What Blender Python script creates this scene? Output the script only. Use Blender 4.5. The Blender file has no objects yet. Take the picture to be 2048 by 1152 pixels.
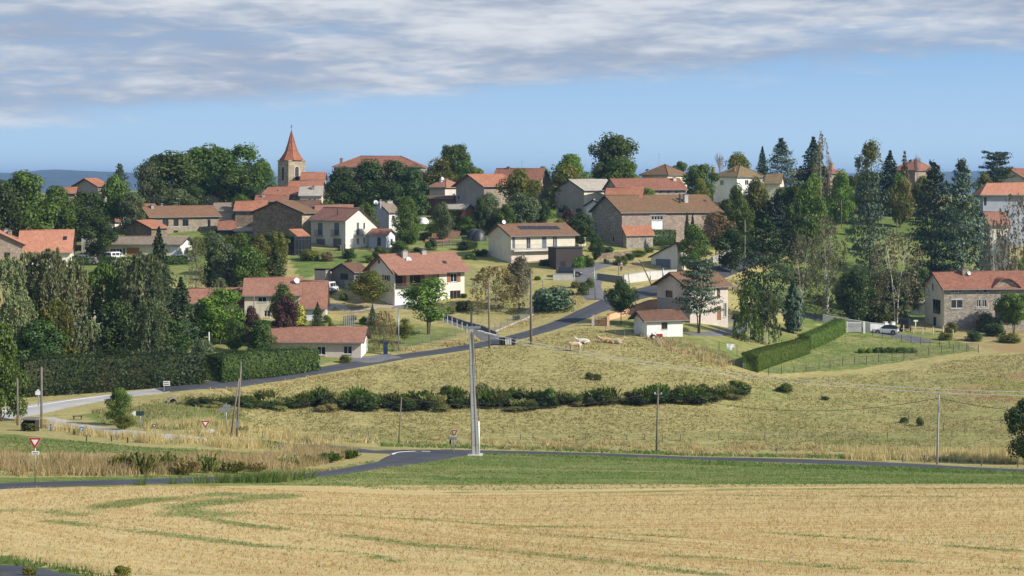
import bpy, bmesh, math, random
import numpy as np
from mathutils import Vector, Matrix
SC = bpy.context.scene
F = 3500.0; HZ = 365.0; CX = 1024.0        # lens: pixels of the 2048-wide photo
rng = np.random.default_rng(7); random.seed(7)
# ---------------------------------------------------------------- camera, light
cd = bpy.data.cameras.new("camera"); cam = bpy.data.objects.new("camera", cd); SC.collection.objects.link(cam)
cd.sensor_width = 36; cd.lens = 36*F/2048; cam.rotation_euler = (math.pi/2, 0, 0); cam.location = (0, 0, 0)
cd.shift_y = -(576-HZ)/2048; cd.clip_start = 1; cd.clip_end = 60000
SC.camera = cam
SUN = Vector((0.915, -0.40, 0)).normalized(); ELEV = math.radians(32)
sd = bpy.data.lights.new("sun", 'SUN'); so = bpy.data.objects.new("sun", sd); SC.collection.objects.link(so)
sd.energy = 5.0; sd.angle = math.radians(0.6); sd.color = (1.0, 0.93, 0.82)
sv = Vector((SUN.x*math.cos(ELEV), SUN.y*math.cos(ELEV), math.sin(ELEV)))
so.rotation_euler = sv.to_track_quat('Z', 'Y').to_euler(); so.location = (100, -50, 120)
SC.view_settings.view_transform = 'Standard'; SC.view_settings.look = 'None'
SC.view_settings.exposure = 0.17; SC.view_settings.gamma = 1
try: SC.view_settings.use_curve_mapping = False
except Exception: pass
SC.cycles.max_bounces = 6; SC.cycles.transparent_max_bounces = 6; SC.cycles.volume_bounces = 0
SC.cycles.diffuse_bounces = 2; SC.cycles.glossy_bounces = 2; SC.cycles.caustics_reflective = False; SC.cycles.caustics_refractive = False
W = bpy.data.worlds.new("World"); SC.world = W; W.use_nodes = True
def N(nt, t, **k):
    n = nt.nodes.new(t)
    for a, b in k.items():
        if a.startswith('i_'): n.inputs[int(a[2:])].default_value = b
        else: setattr(n, a, b)
    return n
def L(nt, a, b): nt.links.new(a, b)
def mth(nt, op, a, b=None, c=None, clamp=False):
    n = N(nt, 'ShaderNodeMath', operation=op); n.use_clamp = clamp
    for i, v in enumerate((a, b, c)):
        if v is None: continue
        if isinstance(v, (int, float)): n.inputs[i].default_value = v
        else: L(nt, v, n.inputs[i])
    return n.outputs[0]
def mixc(nt, fac, a, b, blend='MIX'):
    n = N(nt, 'ShaderNodeMix', data_type='RGBA', blend_type=blend)
    for s, v in ((n.inputs[0], fac), (n.inputs[6], a), (n.inputs[7], b)):
        if isinstance(v, (int, float)): s.default_value = v
        elif isinstance(v, tuple): s.default_value = (*v[:3], 1)
        else: L(nt, v, s)
    return n.outputs[2]
def ramp(nt, fac, lo, hi):
    n = N(nt, 'ShaderNodeMapRange', interpolation_type='SMOOTHSTEP'); L(nt, fac, n.inputs[0]); n.inputs[1].default_value = lo; n.inputs[2].default_value = hi
    return n.outputs[0]
def noise(nt, vec, scale, detail=3, rough=.55, dist=0):
    n = N(nt, 'ShaderNodeTexNoise'); n.inputs['Scale'].default_value = scale; n.inputs['Detail'].default_value = detail
    n.inputs['Roughness'].default_value = rough; n.inputs['Distortion'].default_value = dist
    if vec is not None: L(nt, vec, n.inputs['Vector'])
    return n.outputs['Fac']
def comb(nt, x, y, z=0.0):
    n = N(nt, 'ShaderNodeCombineXYZ')
    for i, v in enumerate((x, y, z)):
        if isinstance(v, (int, float)): n.inputs[i].default_value = v
        else: L(nt, v, n.inputs[i])
    return n.outputs[0]
def world():
    nt = W.node_tree; nt.nodes.clear()
    out = N(nt, 'ShaderNodeOutputWorld'); bg = N(nt, 'ShaderNodeBackground'); bg.inputs[1].default_value = 0.12
    sky = N(nt, 'ShaderNodeTexSky', sky_type='NISHITA'); sky.sun_disc = False; sky.sun_elevation = ELEV
    sky.sun_rotation = math.atan2(SUN.x, SUN.y); sky.air_density = 1.0; sky.dust_density = 0.4; sky.ozone_density = 2.0; sky.altitude = 800
    tc = N(nt, 'ShaderNodeTexCoord'); sx = N(nt, 'ShaderNodeSeparateXYZ'); L(nt, tc.outputs['Generated'], sx.inputs[0])
    az = mth(nt, 'ARCTAN2', sx.outputs[0], sx.outputs[1]); el = sx.outputs[2]
    # soft blue band of clear sky near the horizon, deepened
    grad = N(nt, 'ShaderNodeMapRange'); L(nt, el, grad.inputs[0]); grad.inputs[1].default_value = 0.0; grad.inputs[2].default_value = 0.09
    clear = mixc(nt, grad.outputs[0], (4.2, 5.75, 7.1), (1.95, 3.6, 5.9))
    far = N(nt, 'ShaderNodeMapRange'); L(nt, el, far.inputs[0]); far.inputs[1].default_value = 0.07; far.inputs[2].default_value = 0.35
    base = mixc(nt, far.outputs[0], clear, sky.outputs[0])
    # high stratocumulus deck: streaks laid out by azimuth and elevation
    v1 = comb(nt, mth(nt, 'MULTIPLY', az, 8.5), mth(nt, 'MULTIPLY', el, 52.0), 3.1)
    v2 = comb(nt, mth(nt, 'MULTIPLY', az, 34.0), mth(nt, 'MULTIPLY', el, 170.0), 7.7)
    v3 = comb(nt, mth(nt, 'MULTIPLY', az, 4.5), mth(nt, 'MULTIPLY', el, 38.0), 1.3)
    n1 = noise(nt, v1, 1.0, 4, .5, .15); n2 = noise(nt, v2, 1.0, 5, .55, .3); n3 = noise(nt, v3, 1.0, 3, .5)
    edge = mth(nt, 'ADD', mth(nt, 'MULTIPLY', az, 0.066), 0.0505)
    # beyond the frame the slant of the edge levels out
    d = mth(nt, 'SUBTRACT', el, mth(nt, 'MINIMUM', mth(nt, 'MAXIMUM', edge, 0.03), 0.085))
    d = mth(nt, 'ADD', d, mth(nt, 'MULTIPLY', mth(nt, 'SUBTRACT', n1, 0.5), 0.030))
    d = mth(nt, 'ADD', d, mth(nt, 'MULTIPLY', mth(nt, 'SUBTRACT', n2, 0.5), 0.010))
    mask = ramp(nt, d, -0.004, 0.012)
    thin = ramp(nt, mth(nt, 'ADD', mth(nt, 'MULTIPLY', n3, .6), mth(nt, 'MULTIPLY', n2, .4)), 0.36, 0.56)
    mask = mth(nt, 'MULTIPLY', mask, mth(nt, 'ADD', mth(nt, 'MULTIPLY', thin, 0.35), 0.65))
    # overhead the deck breaks up
    pl = comb(nt, mth(nt, 'DIVIDE', sx.outputs[0], mth(nt, 'ADD', el, .08)), mth(nt, 'DIVIDE', sx.outputs[1], mth(nt, 'ADD', el, .08)), 0.0)
    np_ = noise(nt, pl, 1.3, 4, .6)
    high = ramp(nt, el, 0.16, 0.4)
    brk = mth(nt, 'SUBTRACT', 1.0, mth(nt, 'MULTIPLY', high, mth(nt, 'SUBTRACT', 1.0, ramp(nt, np_, .45, .6))))
    mask = mth(nt, 'MULTIPLY', mask, brk)
    lum = ramp(nt, mth(nt, 'ADD', mth(nt, 'MULTIPLY', n1, .42), mth(nt, 'ADD', mth(nt, 'MULTIPLY', n2, .33), mth(nt, 'MULTIPLY', n3, .25))), 0.40, 0.66)
    ccol = mixc(nt, lum, (2.7, 3.2, 4.15), (5.6, 5.85, 6.15))
    L(nt, mixc(nt, mask, base, ccol), bg.inputs[0]); L(nt, bg.outputs[0], out.inputs[0])
world()
# ---------------------------------------------------------------- terrain function
PXC = [-300, 0, 200, 400, 600, 800, 1000, 1200, 1400, 1600, 1800, 2048, 2350]
YR =            [70,   100,  112, 125, 150, 175, 195, 225, 245, 265, 300, 340, 380, 430, 470]
PT = {-300:     [1152, 1010, 965, 930, 895, 870, 850, 795, 745, 700, 620, 520, 445, 400, 392],
      0:        [1152, 1005, 962, 928, 895, 868, 848, 790, 738, 690, 610, 520, 445, 396, 388],
      200:      [1152, 1010, 968, 935, 900, 875, 850, 786, 732, 688, 600, 520, 450, 398, 382],
      400:      [1152, 1015, 975, 945, 912, 873, 845, 775, 722, 680, 600, 520, 452, 402, 378],
      600:      [1152, 1022, 988, 957, 930, 903, 882, 810, 745, 695, 615, 510, 450, 400, 374],
      800:      [1152, 1035, 1000, 968, 936, 912, 893, 812, 755, 700, 615, 510, 450, 400, 374],
      1000:     [1152, 1040, 1005, 970, 940, 920, 903, 815, 757, 692, 622, 515, 450, 400, 374],
      1200:     [1152, 1040, 1004, 970, 945, 924, 905, 815, 750, 685, 610, 520, 455, 408, 376],
      1400:     [1152, 1040, 1004, 969, 948, 930, 908, 818, 755, 690, 625, 540, 462, 402, 376],
      1600:     [1152, 1040, 1004, 969, 952, 932, 904, 838, 788, 745, 680, 590, 500, 430, 392],
      1800:     [1152, 1040, 1004, 969, 954, 932, 904, 850, 805, 762, 690, 625, 520, 430, 385],
      2048:     [1152, 1040, 1004, 969, 954, 936, 900, 846, 800, 757, 693, 640, 535, 430, 390],
      2350:     [1152, 1040, 1004, 969, 954, 936, 900, 846, 800, 757, 690, 640, 540, 430, 395]}
GPX = np.arange(-300, 2351, 25.0); GY = np.arange(0, 1301, 2.5)
def build_grid():
    ext_y = [0, 30] + YR + [520, 620, 800, 1000, 1300]
    cols = []
    for p in PXC:
        z = [(HZ-py)/F*Y for py, Y in zip(PT[p], YR)]
        zs = [-2.2, -8.6] + z + [z[-1]-3, z[-1]-14, z[-1]-32, -52, -62]
        cols.append(np.interp(GY, ext_y, zs))
    cols = np.array(cols); G = np.array([np.interp(GPX, PXC, cols[:, j]) for j in range(len(GY))]).T
    for _ in range(2):
        P = np.pad(G, ((1, 1), (0, 0)), 'edge'); G = (P[:-2]+2*P[1:-1]+P[2:])/4
    for _ in range(3):
        P = np.pad(G, ((0, 0), (1, 1)), 'edge'); G2 = (P[:, :-2]+2*P[:, 1:-1]+P[:, 2:])/4; G2[:, 0] = G[:, 0]; G = G2
    return G
GRID = build_grid()
def TZ(x, y):
    x = np.asarray(x, float); y = np.asarray(y, float)
    ye = np.clip(y, 0, 1299.9); u = CX+F*x/np.maximum(y, 65)
    fx = np.clip((u+300)/25.0, 0, len(GPX)-1.001); fy = ye/2.5
    i = fx.astype(int); j = np.minimum(fy.astype(int), len(GY)-2); a = fx-i; b = fy-j
    z = GRID[i, j]*(1-a)*(1-b)+GRID[i+1, j]*a*(1-b)+GRID[i, j+1]*(1-a)*b+GRID[i+1, j+1]*a*b
    return z
def tz(x, y): return float(TZ(x, y))
def hit(px, py, y0=66, y1=520):
    """where the line of sight through a photo pixel meets the ground"""
    Y = np.arange(y0, y1, 0.5); x = (px-CX)/F*Y; z = (HZ-py)/F*Y; t = TZ(x, Y)
    k = np.nonzero(z <= t)[0]
    if len(k) == 0: Yh = y1
    else:
        k = k[0]
        if k == 0: Yh = Y[0]
        else:
            d0 = z[k-1]-t[k-1]; d1 = z[k]-t[k]; Yh = Y[k-1]+0.5*d0/(d0-d1)
    return Vector(((px-CX)/F*Yh, Yh, tz((px-CX)/F*Yh, Yh)))
def at(px, Y): x = (px-CX)/F*Y; return Vector((x, Y, tz(x, Y)))
def pt(px, py, Y): return Vector(((px-CX)/F*Y, Y, (HZ-py)/F*Y))
def inpoly(X, Yv, poly):
    c = np.zeros(X.shape, bool); n = len(poly)
    for i in range(n):
        x1, y1 = poly[i]; x2, y2 = poly[(i+1) % n]
        if y1 == y2: continue
        m = ((y1 > Yv) != (y2 > Yv)) & (X < (x2-x1)*(Yv-y1)/(y2-y1)+x1); c ^= m
    return c
# ---------------------------------------------------------------- object helpers
COL = SC.collection
def clean(s): return s
def tag(o, label=None, cat=None, group=None, kind=None):
    if label: o['label'] = label
    if cat: o['category'] = cat
    if group: o['group'] = group
    if kind: o['kind'] = kind
    return o
def empty(name, loc=(0, 0, 0), rz=0):
    o = bpy.data.objects.new(name, None); COL.objects.link(o); o.location = loc; o.rotation_euler = (0, 0, rz); o.empty_display_size = .2
    return o
def link(name, me, parent=None, loc=(0, 0, 0), rz=0):
    o = bpy.data.objects.new(name, me); COL.objects.link(o)
    if parent: o.parent = parent
    o.location = loc
    if rz: o.rotation_euler = (0, 0, rz)
    return o
def copy_tree(o, parent=None):
    c = o.copy(); COL.objects.link(c)
    if parent: c.parent = parent
    for ch in list(o.children): copy_tree(ch, c)
    return c
class MB:
    def __init__(s): s.v = []; s.f = []; s.uv = []
    def add(s, vs, fs, uvs=None):
        b = len(s.v); s.v += [tuple(v) for v in vs]
        for k, f in enumerate(fs):
            s.f.append([b+i for i in f]); s.uv.append(uvs[k] if uvs else [(vs[i][0]+vs[i][1], vs[i][2]) for i in f])
        return s
    def box(s, x0, x1, y0, y1, z0, z1, M=None):
        vs = [(x, y, z) for z in (z0, z1) for y in (y0, y1) for x in (x0, x1)]
        if M: vs = [tuple(M @ Vector(v)) for v in vs]
        return s.add(vs, [(0, 2, 3, 1), (4, 5, 7, 6), (0, 1, 5, 4), (2, 6, 7, 3), (0, 4, 6, 2), (1, 3, 7, 5)])
    def tube(s, pts, rad, n=8, cap=True):
        pts = [Vector(p) for p in pts]
        if not isinstance(rad, (list, tuple)): rad = [rad]*len(pts)
        rings = []
        for i, p in enumerate(pts):
            d = (pts[min(i+1, len(pts)-1)]-pts[max(i-1, 0)]).normalized()
            a = d.orthogonal().normalized() if abs(d.z) < .9 else Vector((1, 0, 0)); a = (a-d*a.dot(d)).normalized(); b = d.cross(a)
            rings.append([tuple(p+(a*math.cos(2*math.pi*k/n)+b*math.sin(2*math.pi*k/n))*rad[i]) for k in range(n)])
        vs = [v for r in rings for v in r]; fs = []
        for i in range(len(rings)-1):
            for k in range(n): fs.append((i*n+k, i*n+(k+1) % n, (i+1)*n+(k+1) % n, (i+1)*n+k))
        if cap: fs.append(tuple(range(n))[::-1]); fs.append(tuple((len(rings)-1)*n+k for k in range(n)))
        return s.add(vs, fs)
    def prism(s, poly, ext, M=None):
        """poly: list of 3-d points, ext: vector"""
        e = Vector(ext); a = [Vector(p) for p in poly]; b = [p+e for p in a]; n = len(a); vs = a+b
        if M: vs = [M @ v for v in vs]
        return s.add(vs, [tuple(range(n))[::-1], tuple(range(n, 2*n))]+[(i, (i+1) % n, n+(i+1) % n, n+i) for i in range(n)])
    def mesh(s, name, mat, smooth=False):
        me = bpy.data.meshes.new(name); me.from_pydata(s.v, [], s.f); ul = me.uv_layers.new(name='UVMap')
        flat = [c for f in s.uv for p in f for c in p]; ul.data.foreach_set('uv', flat)
        if mat: me.materials.append(mat)
        bm = bmesh.new(); bm.from_mesh(me); bmesh.ops.recalc_face_normals(bm, faces=bm.faces); bm.to_mesh(me); bm.free()
        if smooth: me.polygons.foreach_set('use_smooth', [True]*len(me.polygons))
        return me
    def build(s, name, mat, parent=None, loc=(0, 0, 0), rz=0, smooth=False):
        return link(name, s.mesh(name, mat, smooth), parent, loc, rz)
def raw_mesh(name, V, Fa, n, mat, smooth=False):
    """V (k,3), Fa flat faces of n verts"""
    me = bpy.data.meshes.new(name); nf = len(Fa)//n
    me.vertices.add(len(V)); me.vertices.foreach_set('co', np.asarray(V, np.float32).ravel())
    me.loops.add(nf*n); me.loops.foreach_set('vertex_index', np.asarray(Fa, np.int32).ravel())
    me.polygons.add(nf); me.polygons.foreach_set('loop_start', np.arange(0, nf*n, n, dtype=np.int32))
    try: me.polygons.foreach_set('loop_total', np.full(nf, n, np.int32))
    except Exception: pass
    if smooth: me.polygons.foreach_set('use_smooth', np.ones(nf, bool))
    me.update(calc_edges=True); me.validate()
    if mat: me.materials.append(mat)
    return me
def leaves(C, S, up=0.0, asp=1.7, r=None, N0=None):
    """leaf quads at centres C with size S; up biases normals upward; N0 optional normals"""
    r = r or rng; k = len(C)
    nrm = r.normal(size=(k, 3)); nrm /= np.linalg.norm(nrm, axis=1)[:, None]
    if N0 is not None: nrm = nrm*0.5+N0
    nrm[:, 2] += up; nrm /= np.linalg.norm(nrm, axis=1)[:, None]+1e-9
    t = r.normal(size=(k, 3)); t -= nrm*(t*nrm).sum(1)[:, None]; t /= np.linalg.norm(t, axis=1)[:, None]+1e-9
    b = np.cross(nrm, t); S = np.asarray(S)*np.ones(k); a = (t*(S*asp/2)[:, None]); b = b*(S/2)[:, None]
    V = np.stack([C-a, C-b*.9, C+a, C+b*.9], 1).reshape(-1, 3)
    return V, np.arange(4*k)
# ---------------------------------------------------------------- materials
MATS = {}
def newmat(name):
    m = bpy.data.materials.new(name); m.use_nodes = True; nt = m.node_tree; bs = nt.nodes['Principled BSDF']; return m, nt, bs
def simple(name, col, rough=.7, metal=0, var=0.12, scale=1.5, bump=0, spec=.5, dirt=0.0):
    """plain paint, metal or render with a little mottling"""
    if name in MATS: return MATS[name]
    m, nt, bs = newmat(name); tc = N(nt, 'ShaderNodeTexCoord'); g = N(nt, 'ShaderNodeNewGeometry')
    n1 = noise(nt, g.outputs['Position'], scale, 4, .6); n2 = noise(nt, g.outputs['Position'], scale*.23, 2, .5)
    f = mth(nt, 'ADD', mth(nt, 'MULTIPLY', n1, .5), mth(nt, 'MULTIPLY', n2, .5))
    f = ramp(nt, f, .3, .7)
    c = mixc(nt, f, tuple(v*(1-var) for v in col), tuple(min(1, v*(1+var)) for v in col))
    if dirt:
        sp = N(nt, 'ShaderNodeMapping'); sp.inputs['Scale'].default_value = (1.2, 1.2, .18); L(nt, g.outputs['Position'], sp.inputs[0])
        n3 = noise(nt, sp.outputs[0], 1.1, 5, .65); c = mixc(nt, mth(nt, 'MULTIPLY', ramp(nt, n3, .5, .8), dirt), c, (.16, .145, .12))
    L(nt, c, bs.inputs['Base Color']); bs.inputs['Roughness'].default_value = rough; bs.inputs['Metallic'].default_value = metal
    bs.inputs['Specular IOR Level'].default_value = spec
    if bump:
        b = N(nt, 'ShaderNodeBump'); b.inputs[0].default_value = .6; b.inputs[1].default_value = bump; L(nt, noise(nt, g.outputs['Position'], scale*8, 3), b.inputs[2]); L(nt, b.outputs[0], bs.inputs['Normal'])
    MATS[name] = m; return m
def roofmat(name, ca, cb, cc=None, moss=0.0):
    """rows of clay tiles: channels run down the slope, each row a little apart in colour"""
    if name in MATS: return MATS[name]
    m, nt, bs = newmat(name); uv = N(nt, 'ShaderNodeUVMap'); sx = N(nt, 'ShaderNodeSeparateXYZ'); L(nt, uv.outputs[0], sx.inputs[0])
    u, v = sx.outputs[0], sx.outputs[1]
    cu = mth(nt, 'FLOOR', mth(nt, 'MULTIPLY', u, 1/.30)); cv = mth(nt, 'FLOOR', mth(nt, 'MULTIPLY', v, 1/.36))
    wn = N(nt, 'ShaderNodeTexWhiteNoise', noise_dimensions='3D'); L(nt, comb(nt, cu, cv, 0.0), wn.inputs[0])
    g = N(nt, 'ShaderNodeNewGeometry'); n1 = noise(nt, g.outputs['Position'], .35, 4, .6); n2 = noise(nt, g.outputs['Position'], 2.2, 3, .6)
    c = mixc(nt, ramp(nt, mth(nt, 'ADD', mth(nt, 'MULTIPLY', n1, .6), mth(nt, 'MULTIPLY', wn.outputs[0], .4)), .3, .72), ca, cb)
    if cc: c = mixc(nt, mth(nt, 'MULTIPLY', ramp(nt, n2, .48, .72), .55), c, cc)
    if moss: c = mixc(nt, mth(nt, 'MULTIPLY', ramp(nt, mth(nt, 'ADD', mth(nt, 'MULTIPLY', n1, .5), mth(nt, 'MULTIPLY', n2, .5)), .42, .62), moss), c, (.125, .105, .05))
    L(nt, c, bs.inputs['Base Color']); bs.inputs['Roughness'].default_value = .85; bs.inputs['Specular IOR Level'].default_value = .2
    wav = mth(nt, 'SINE', mth(nt, 'MULTIPLY', u, 2*math.pi/.30)); row = mth(nt, 'FRACT', mth(nt, 'MULTIPLY', v, 1/.36))
    b = N(nt, 'ShaderNodeBump'); b.inputs[0].default_value = 1; b.inputs[1].default_value = .04
    L(nt, mth(nt, 'ADD', mth(nt, 'MULTIPLY', wav, .5), mth(nt, 'MULTIPLY', row, .6)), b.inputs[2]); L(nt, b.outputs[0], bs.inputs['Normal'])
    MATS[name] = m; return m
def stonemat(name, ca, cb, joint, sc=2.4, bmp=.06):
    if name in MATS: return MATS[name]
    m, nt, bs = newmat(name); g = N(nt, 'ShaderNodeNewGeometry'); mp = N(nt, 'ShaderNodeMapping'); mp.inputs['Scale'].default_value = (1, 1, 1.9); L(nt, g.outputs['Position'], mp.inputs[0])
    vo = N(nt, 'ShaderNodeTexVoronoi', feature='F1'); vo.inputs['Scale'].default_value = sc; L(nt, mp.outputs[0], vo.inputs[0])
    ve = N(nt, 'ShaderNodeTexVoronoi', feature='DISTANCE_TO_EDGE'); ve.inputs['Scale'].default_value = sc; L(nt, mp.outputs[0], ve.inputs[0])
    sp = N(nt, 'ShaderNodeSeparateColor'); L(nt, vo.outputs['Color'], sp.inputs[0])
    c = mixc(nt, sp.outputs[0], ca, cb); e = ramp(nt, ve.outputs[0], .0, .09)
    n1 = noise(nt, g.outputs['Position'], .6, 4, .6)
    c = mixc(nt, mth(nt, 'MULTIPLY', ramp(nt, n1, .4, .7), .35), c, tuple(v*.55 for v in ca))
    c = mixc(nt, e, joint, c); L(nt, c, bs.inputs['Base Color']); bs.inputs['Roughness'].default_value = .9; bs.inputs['Specular IOR Level'].default_value = .15
    b = N(nt, 'ShaderNodeBump'); b.inputs[1].default_value = bmp; L(nt, e, b.inputs[2]); L(nt, b.outputs[0], bs.inputs['Normal'])
    MATS[name] = m; return m
def glassmat():
    m, nt, bs = newmat('window_glass'); bs.inputs['Base Color'].default_value = (.02, .025, .03, 1); bs.inputs['Roughness'].default_value = .08; bs.inputs['Specular IOR Level'].default_value = .6; MATS['glass'] = m; return m
def leafmat(name, ca, cb, cc=None, trans=.42, sc=.9):
    """leaves: colour differs leaf clump by leaf clump, light comes through"""
    if name in MATS: return MATS[name]
    m = bpy.data.materials.new(name); m.use_nodes = True; nt = m.node_tree; nt.nodes.clear()
    g = N(nt, 'ShaderNodeNewGeometry'); oi = N(nt, 'ShaderNodeObjectInfo')
    n1 = noise(nt, g.outputs['Position'], sc, 2, .6); rp = g.outputs['Random Per Island']
    f = mth(nt, 'ADD', mth(nt, 'MULTIPLY', n1, .55), mth(nt, 'MULTIPLY', rp, .45)); c = mixc(nt, ramp(nt, f, .3, .72), ca, cb)
    if cc: c = mixc(nt, mth(nt, 'MULTIPLY', ramp(nt, noise(nt, g.outputs['Position'], sc*.6, 2), .52, .68), .6), c, cc)
    hs = N(nt, 'ShaderNodeHueSaturation'); L(nt, c, hs.inputs['Color'])
    L(nt, mth(nt, 'ADD', mth(nt, 'MULTIPLY', oi.outputs['Random'], .5), .78), hs.inputs['Value'])
    L(nt, mth(nt, 'ADD', mth(nt, 'MULTIPLY', oi.outputs['Random'], .03), .485), hs.inputs['Hue'])
    df = N(nt, 'ShaderNodeBsdfDiffuse'); L(nt, hs.outputs[0], df.inputs[0]); tr = N(nt, 'ShaderNodeBsdfTranslucent')
    L(nt, mixc(nt, .5, hs.outputs[0], (.16, .22, .03)), tr.inputs[0]); gl = N(nt, 'ShaderNodeBsdfGlossy'); gl.inputs['Roughness'].default_value = .5; gl.inputs[0].default_value = (.9, .95, 1, 1)
    mx = N(nt, 'ShaderNodeMixShader'); mx.inputs[0].default_value = trans; L(nt, df.outputs[0], mx.inputs[1]); L(nt, tr.outputs[0], mx.inputs[2])
    m2 = N(nt, 'ShaderNodeMixShader'); m2.inputs[0].default_value = .012; L(nt, mx.outputs[0], m2.inputs[1]); L(nt, gl.outputs[0], m2.inputs[2])
    o = N(nt, 'ShaderNodeOutputMaterial'); L(nt, m2.outputs[0], o.inputs[0]); MATS[name] = m; return m
def mk_mats():
    S = simple
    glassmat()
    S('cream', (.67, .62, .50), .9, dirt=.25); S('cream_light', (.77, .73, .63), .9, dirt=.12); S('white_render', (.80, .79, .76), .9, dirt=.2)
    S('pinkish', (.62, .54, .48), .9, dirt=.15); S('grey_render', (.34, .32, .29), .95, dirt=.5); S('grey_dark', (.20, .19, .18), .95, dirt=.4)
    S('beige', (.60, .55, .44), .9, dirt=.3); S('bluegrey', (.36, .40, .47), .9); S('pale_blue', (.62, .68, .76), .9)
    S('concrete', (.42, .41, .39), .9, dirt=.4, bump=.01); S('concrete_dark', (.17, .17, .17), .9, dirt=.4); S('concrete_light', (.56, .55, .52), .9, dirt=.35)
    S('wood_dark', (.038, .030, .025), .8, bump=.01); S('wood_black', (.018, .015, .013), .9); S('wood_grey', (.19, .165, .14), .9); S('wood_orange', (.30, .13, .05), .7); S('wood_brown', (.19, .10, .055), .75)
    S('metal_grey', (.30, .31, .32), .5, .4); S('galvanised', (.34, .36, .38), .45, .6); S('metal_dark', (.05, .05, .055), .5, .3)
    S('shutter_blue', (.105, .135, .175), .6); S('door_grey', (.12, .125, .135), .6); S('door_white', (.75, .77, .80), .5); S('frame_white', (.75, .75, .74), .5)
    S('garage_blue', (.16, .19, .24), .6); S('blue_paint', (.02, .05, .16), .5); S('orange_wall', (.70, .42, .27), .9, dirt=.15); S('orange_tile', (.40, .15, .07), .8)
    S('red_sign', (.38, .02, .02), .45, var=.05); S('white_sign', (.80, .80, .80), .45, var=.03); S('blue_sign', (.02, .12, .45), .45); S('green_dark_sign', (.02, .05, .04), .5); S('yellow_sign', (.45, .33, .04), .5)
    S('black', (.012, .012, .014), .4); S('tyre', (.015, .015, .016), .85); S('car_white', (.78, .79, .80), .22, spec=.6, var=.02); S('car_dark', (.02, .022, .026), .2, spec=.6, var=.02); S('car_grey', (.30, .32, .34), .25, spec=.6, var=.02); S('car_blue', (.012, .03, .09), .25, spec=.6, var=.02)
    S('lamp_red', (.35, .01, .01), .2); S('lamp_clear', (.7, .7, .7), .1); S('rim', (.35, .35, .36), .3, .7)
    S('cable_pale', (.62, .62, .60), .5); S('cable_dark', (.10, .07, .05), .7); S('wire', (.20, .19, .18), .6, .3); S('plastic_white', (.80, .82, .83), .4); S('plastic_black', (.015, .016, .02), .45)
    S('cow_white', (.72, .66, .56), .9, var=.1, scale=3); S('cow_tan', (.60, .40, .22), .9, var=.2, scale=3); S('cow_brown', (.27, .13, .06), .9, var=.3, scale=3)
    S('cloth_grey', (.22, .24, .28), .9); S('skin', (.45, .28, .2), .7); S('hair', (.03, .02, .015), .8)
    S('bark', (.115, .09, .065), .95, bump=.02, scale=3); S('bark_birch', (.55, .52, .48), .9, var=.35, scale=4); S('bark_grey', (.22, .20, .17), .95); S('twig', (.20, .15, .115), .95); S('twig_pale', (.36, .31, .27), .95)
    S('rock', (.30, .25, .20), .95, bump=.04); S('solar', (.012, .016, .03), .15, spec=.7)
    stonemat('stone', (.26, .22, .17), (.42, .36, .28), (.17, .145, .115)); stonemat('stone_brown', (.20, .15, .105), (.36, .28, .20), (.10, .08, .06), 2.2)
    stonemat('stone_grey', (.27, .24, .195), (.50, .45, .375), (.16, .14, .115), 2.3); stonemat('stone_pink', (.30, .235, .19), (.44, .35, .285), (.22, .18, .145), 2.1, .04)
    stonemat('stone_church', (.33, .27, .19), (.56, .47, .34), (.22, .18, .13), 1.7)
    roofmat('roof_red', (0.2306, 0.1005, 0.06527), (0.3243, 0.1503, 0.09702), (0.1967, 0.1005, 0.06703)); roofmat('roof_orange', (0.3202, 0.1319, 0.07673), (0.4314, 0.1964, 0.1165), (0.278, 0.1282, 0.0785))
    roofmat('roof_brown', (0.1884, 0.1024, 0.06439), (0.2594, 0.1402, 0.08644), (0.1761, 0.1116, 0.0688), .35); roofmat('roof_moss', (0.1884, 0.1051, 0.06174), (0.2522, 0.142, 0.08291), (0.1595, 0.1014, 0.05733), .75)
    roofmat('roof_mossy', (0.211, 0.154, 0.08026), (0.2749, 0.1927, 0.104), (0.1895, 0.1061, 0.06527), .7); roofmat('roof_grey', (0.2285, 0.1835, 0.1358), (0.3223, 0.2582, 0.1905), (0.1864, 0.1485, 0.1094)); roofmat('roof_fibre', (0.3552, 0.32, 0.2708), (0.4602, 0.414, 0.3484), (0.2666, 0.2416, 0.2064))
    roofmat('roof_dark', (0.1349, 0.0747, 0.05027), (0.1895, 0.107, 0.06968)); roofmat('roof_rose', (0.2811, 0.1402, 0.09792), (0.3614, 0.1854, 0.1288), (0.2368, 0.1255, 0.0882)); roofmat('roof_bright', (0.4314, 0.1909, 0.1217), (0.5282, 0.2546, 0.165)); roofmat('roof_spire', (0.2728, 0.107, 0.0635), (0.382, 0.1642, 0.09702), (0.2306, 0.1033, 0.06527))
    lm = leafmat
    lm('leaf_green', (0.048, 0.09062, 0.0176), (0.168, 0.238, 0.03872)); lm('leaf_dark', (0.024, 0.04984, 0.01408), (0.0864, 0.1315, 0.02816), trans=.2)
    lm('leaf_olive', (0.08414, 0.1018, 0.02112), (0.2521, 0.2607, 0.04389), (0.288, 0.2039, 0.04389)); lm('leaf_bright', (0.08, 0.1633, 0.0224), (0.2301, 0.3456, 0.048)); lm('leaf_grey', (0.072, 0.1018, 0.04576), (0.2041, 0.238, 0.1091))
    lm('leaf_blue', (0.04858, 0.07892, 0.04787), (0.1457, 0.1972, 0.1239), trans=.12); lm('leaf_fir', (0.02146, 0.04531, 0.0176), (0.072, 0.1087, 0.03872), trans=.1); lm('leaf_cedar', (0.0301, 0.06131, 0.02992), (0.09677, 0.1404, 0.07181), trans=.1)
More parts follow.
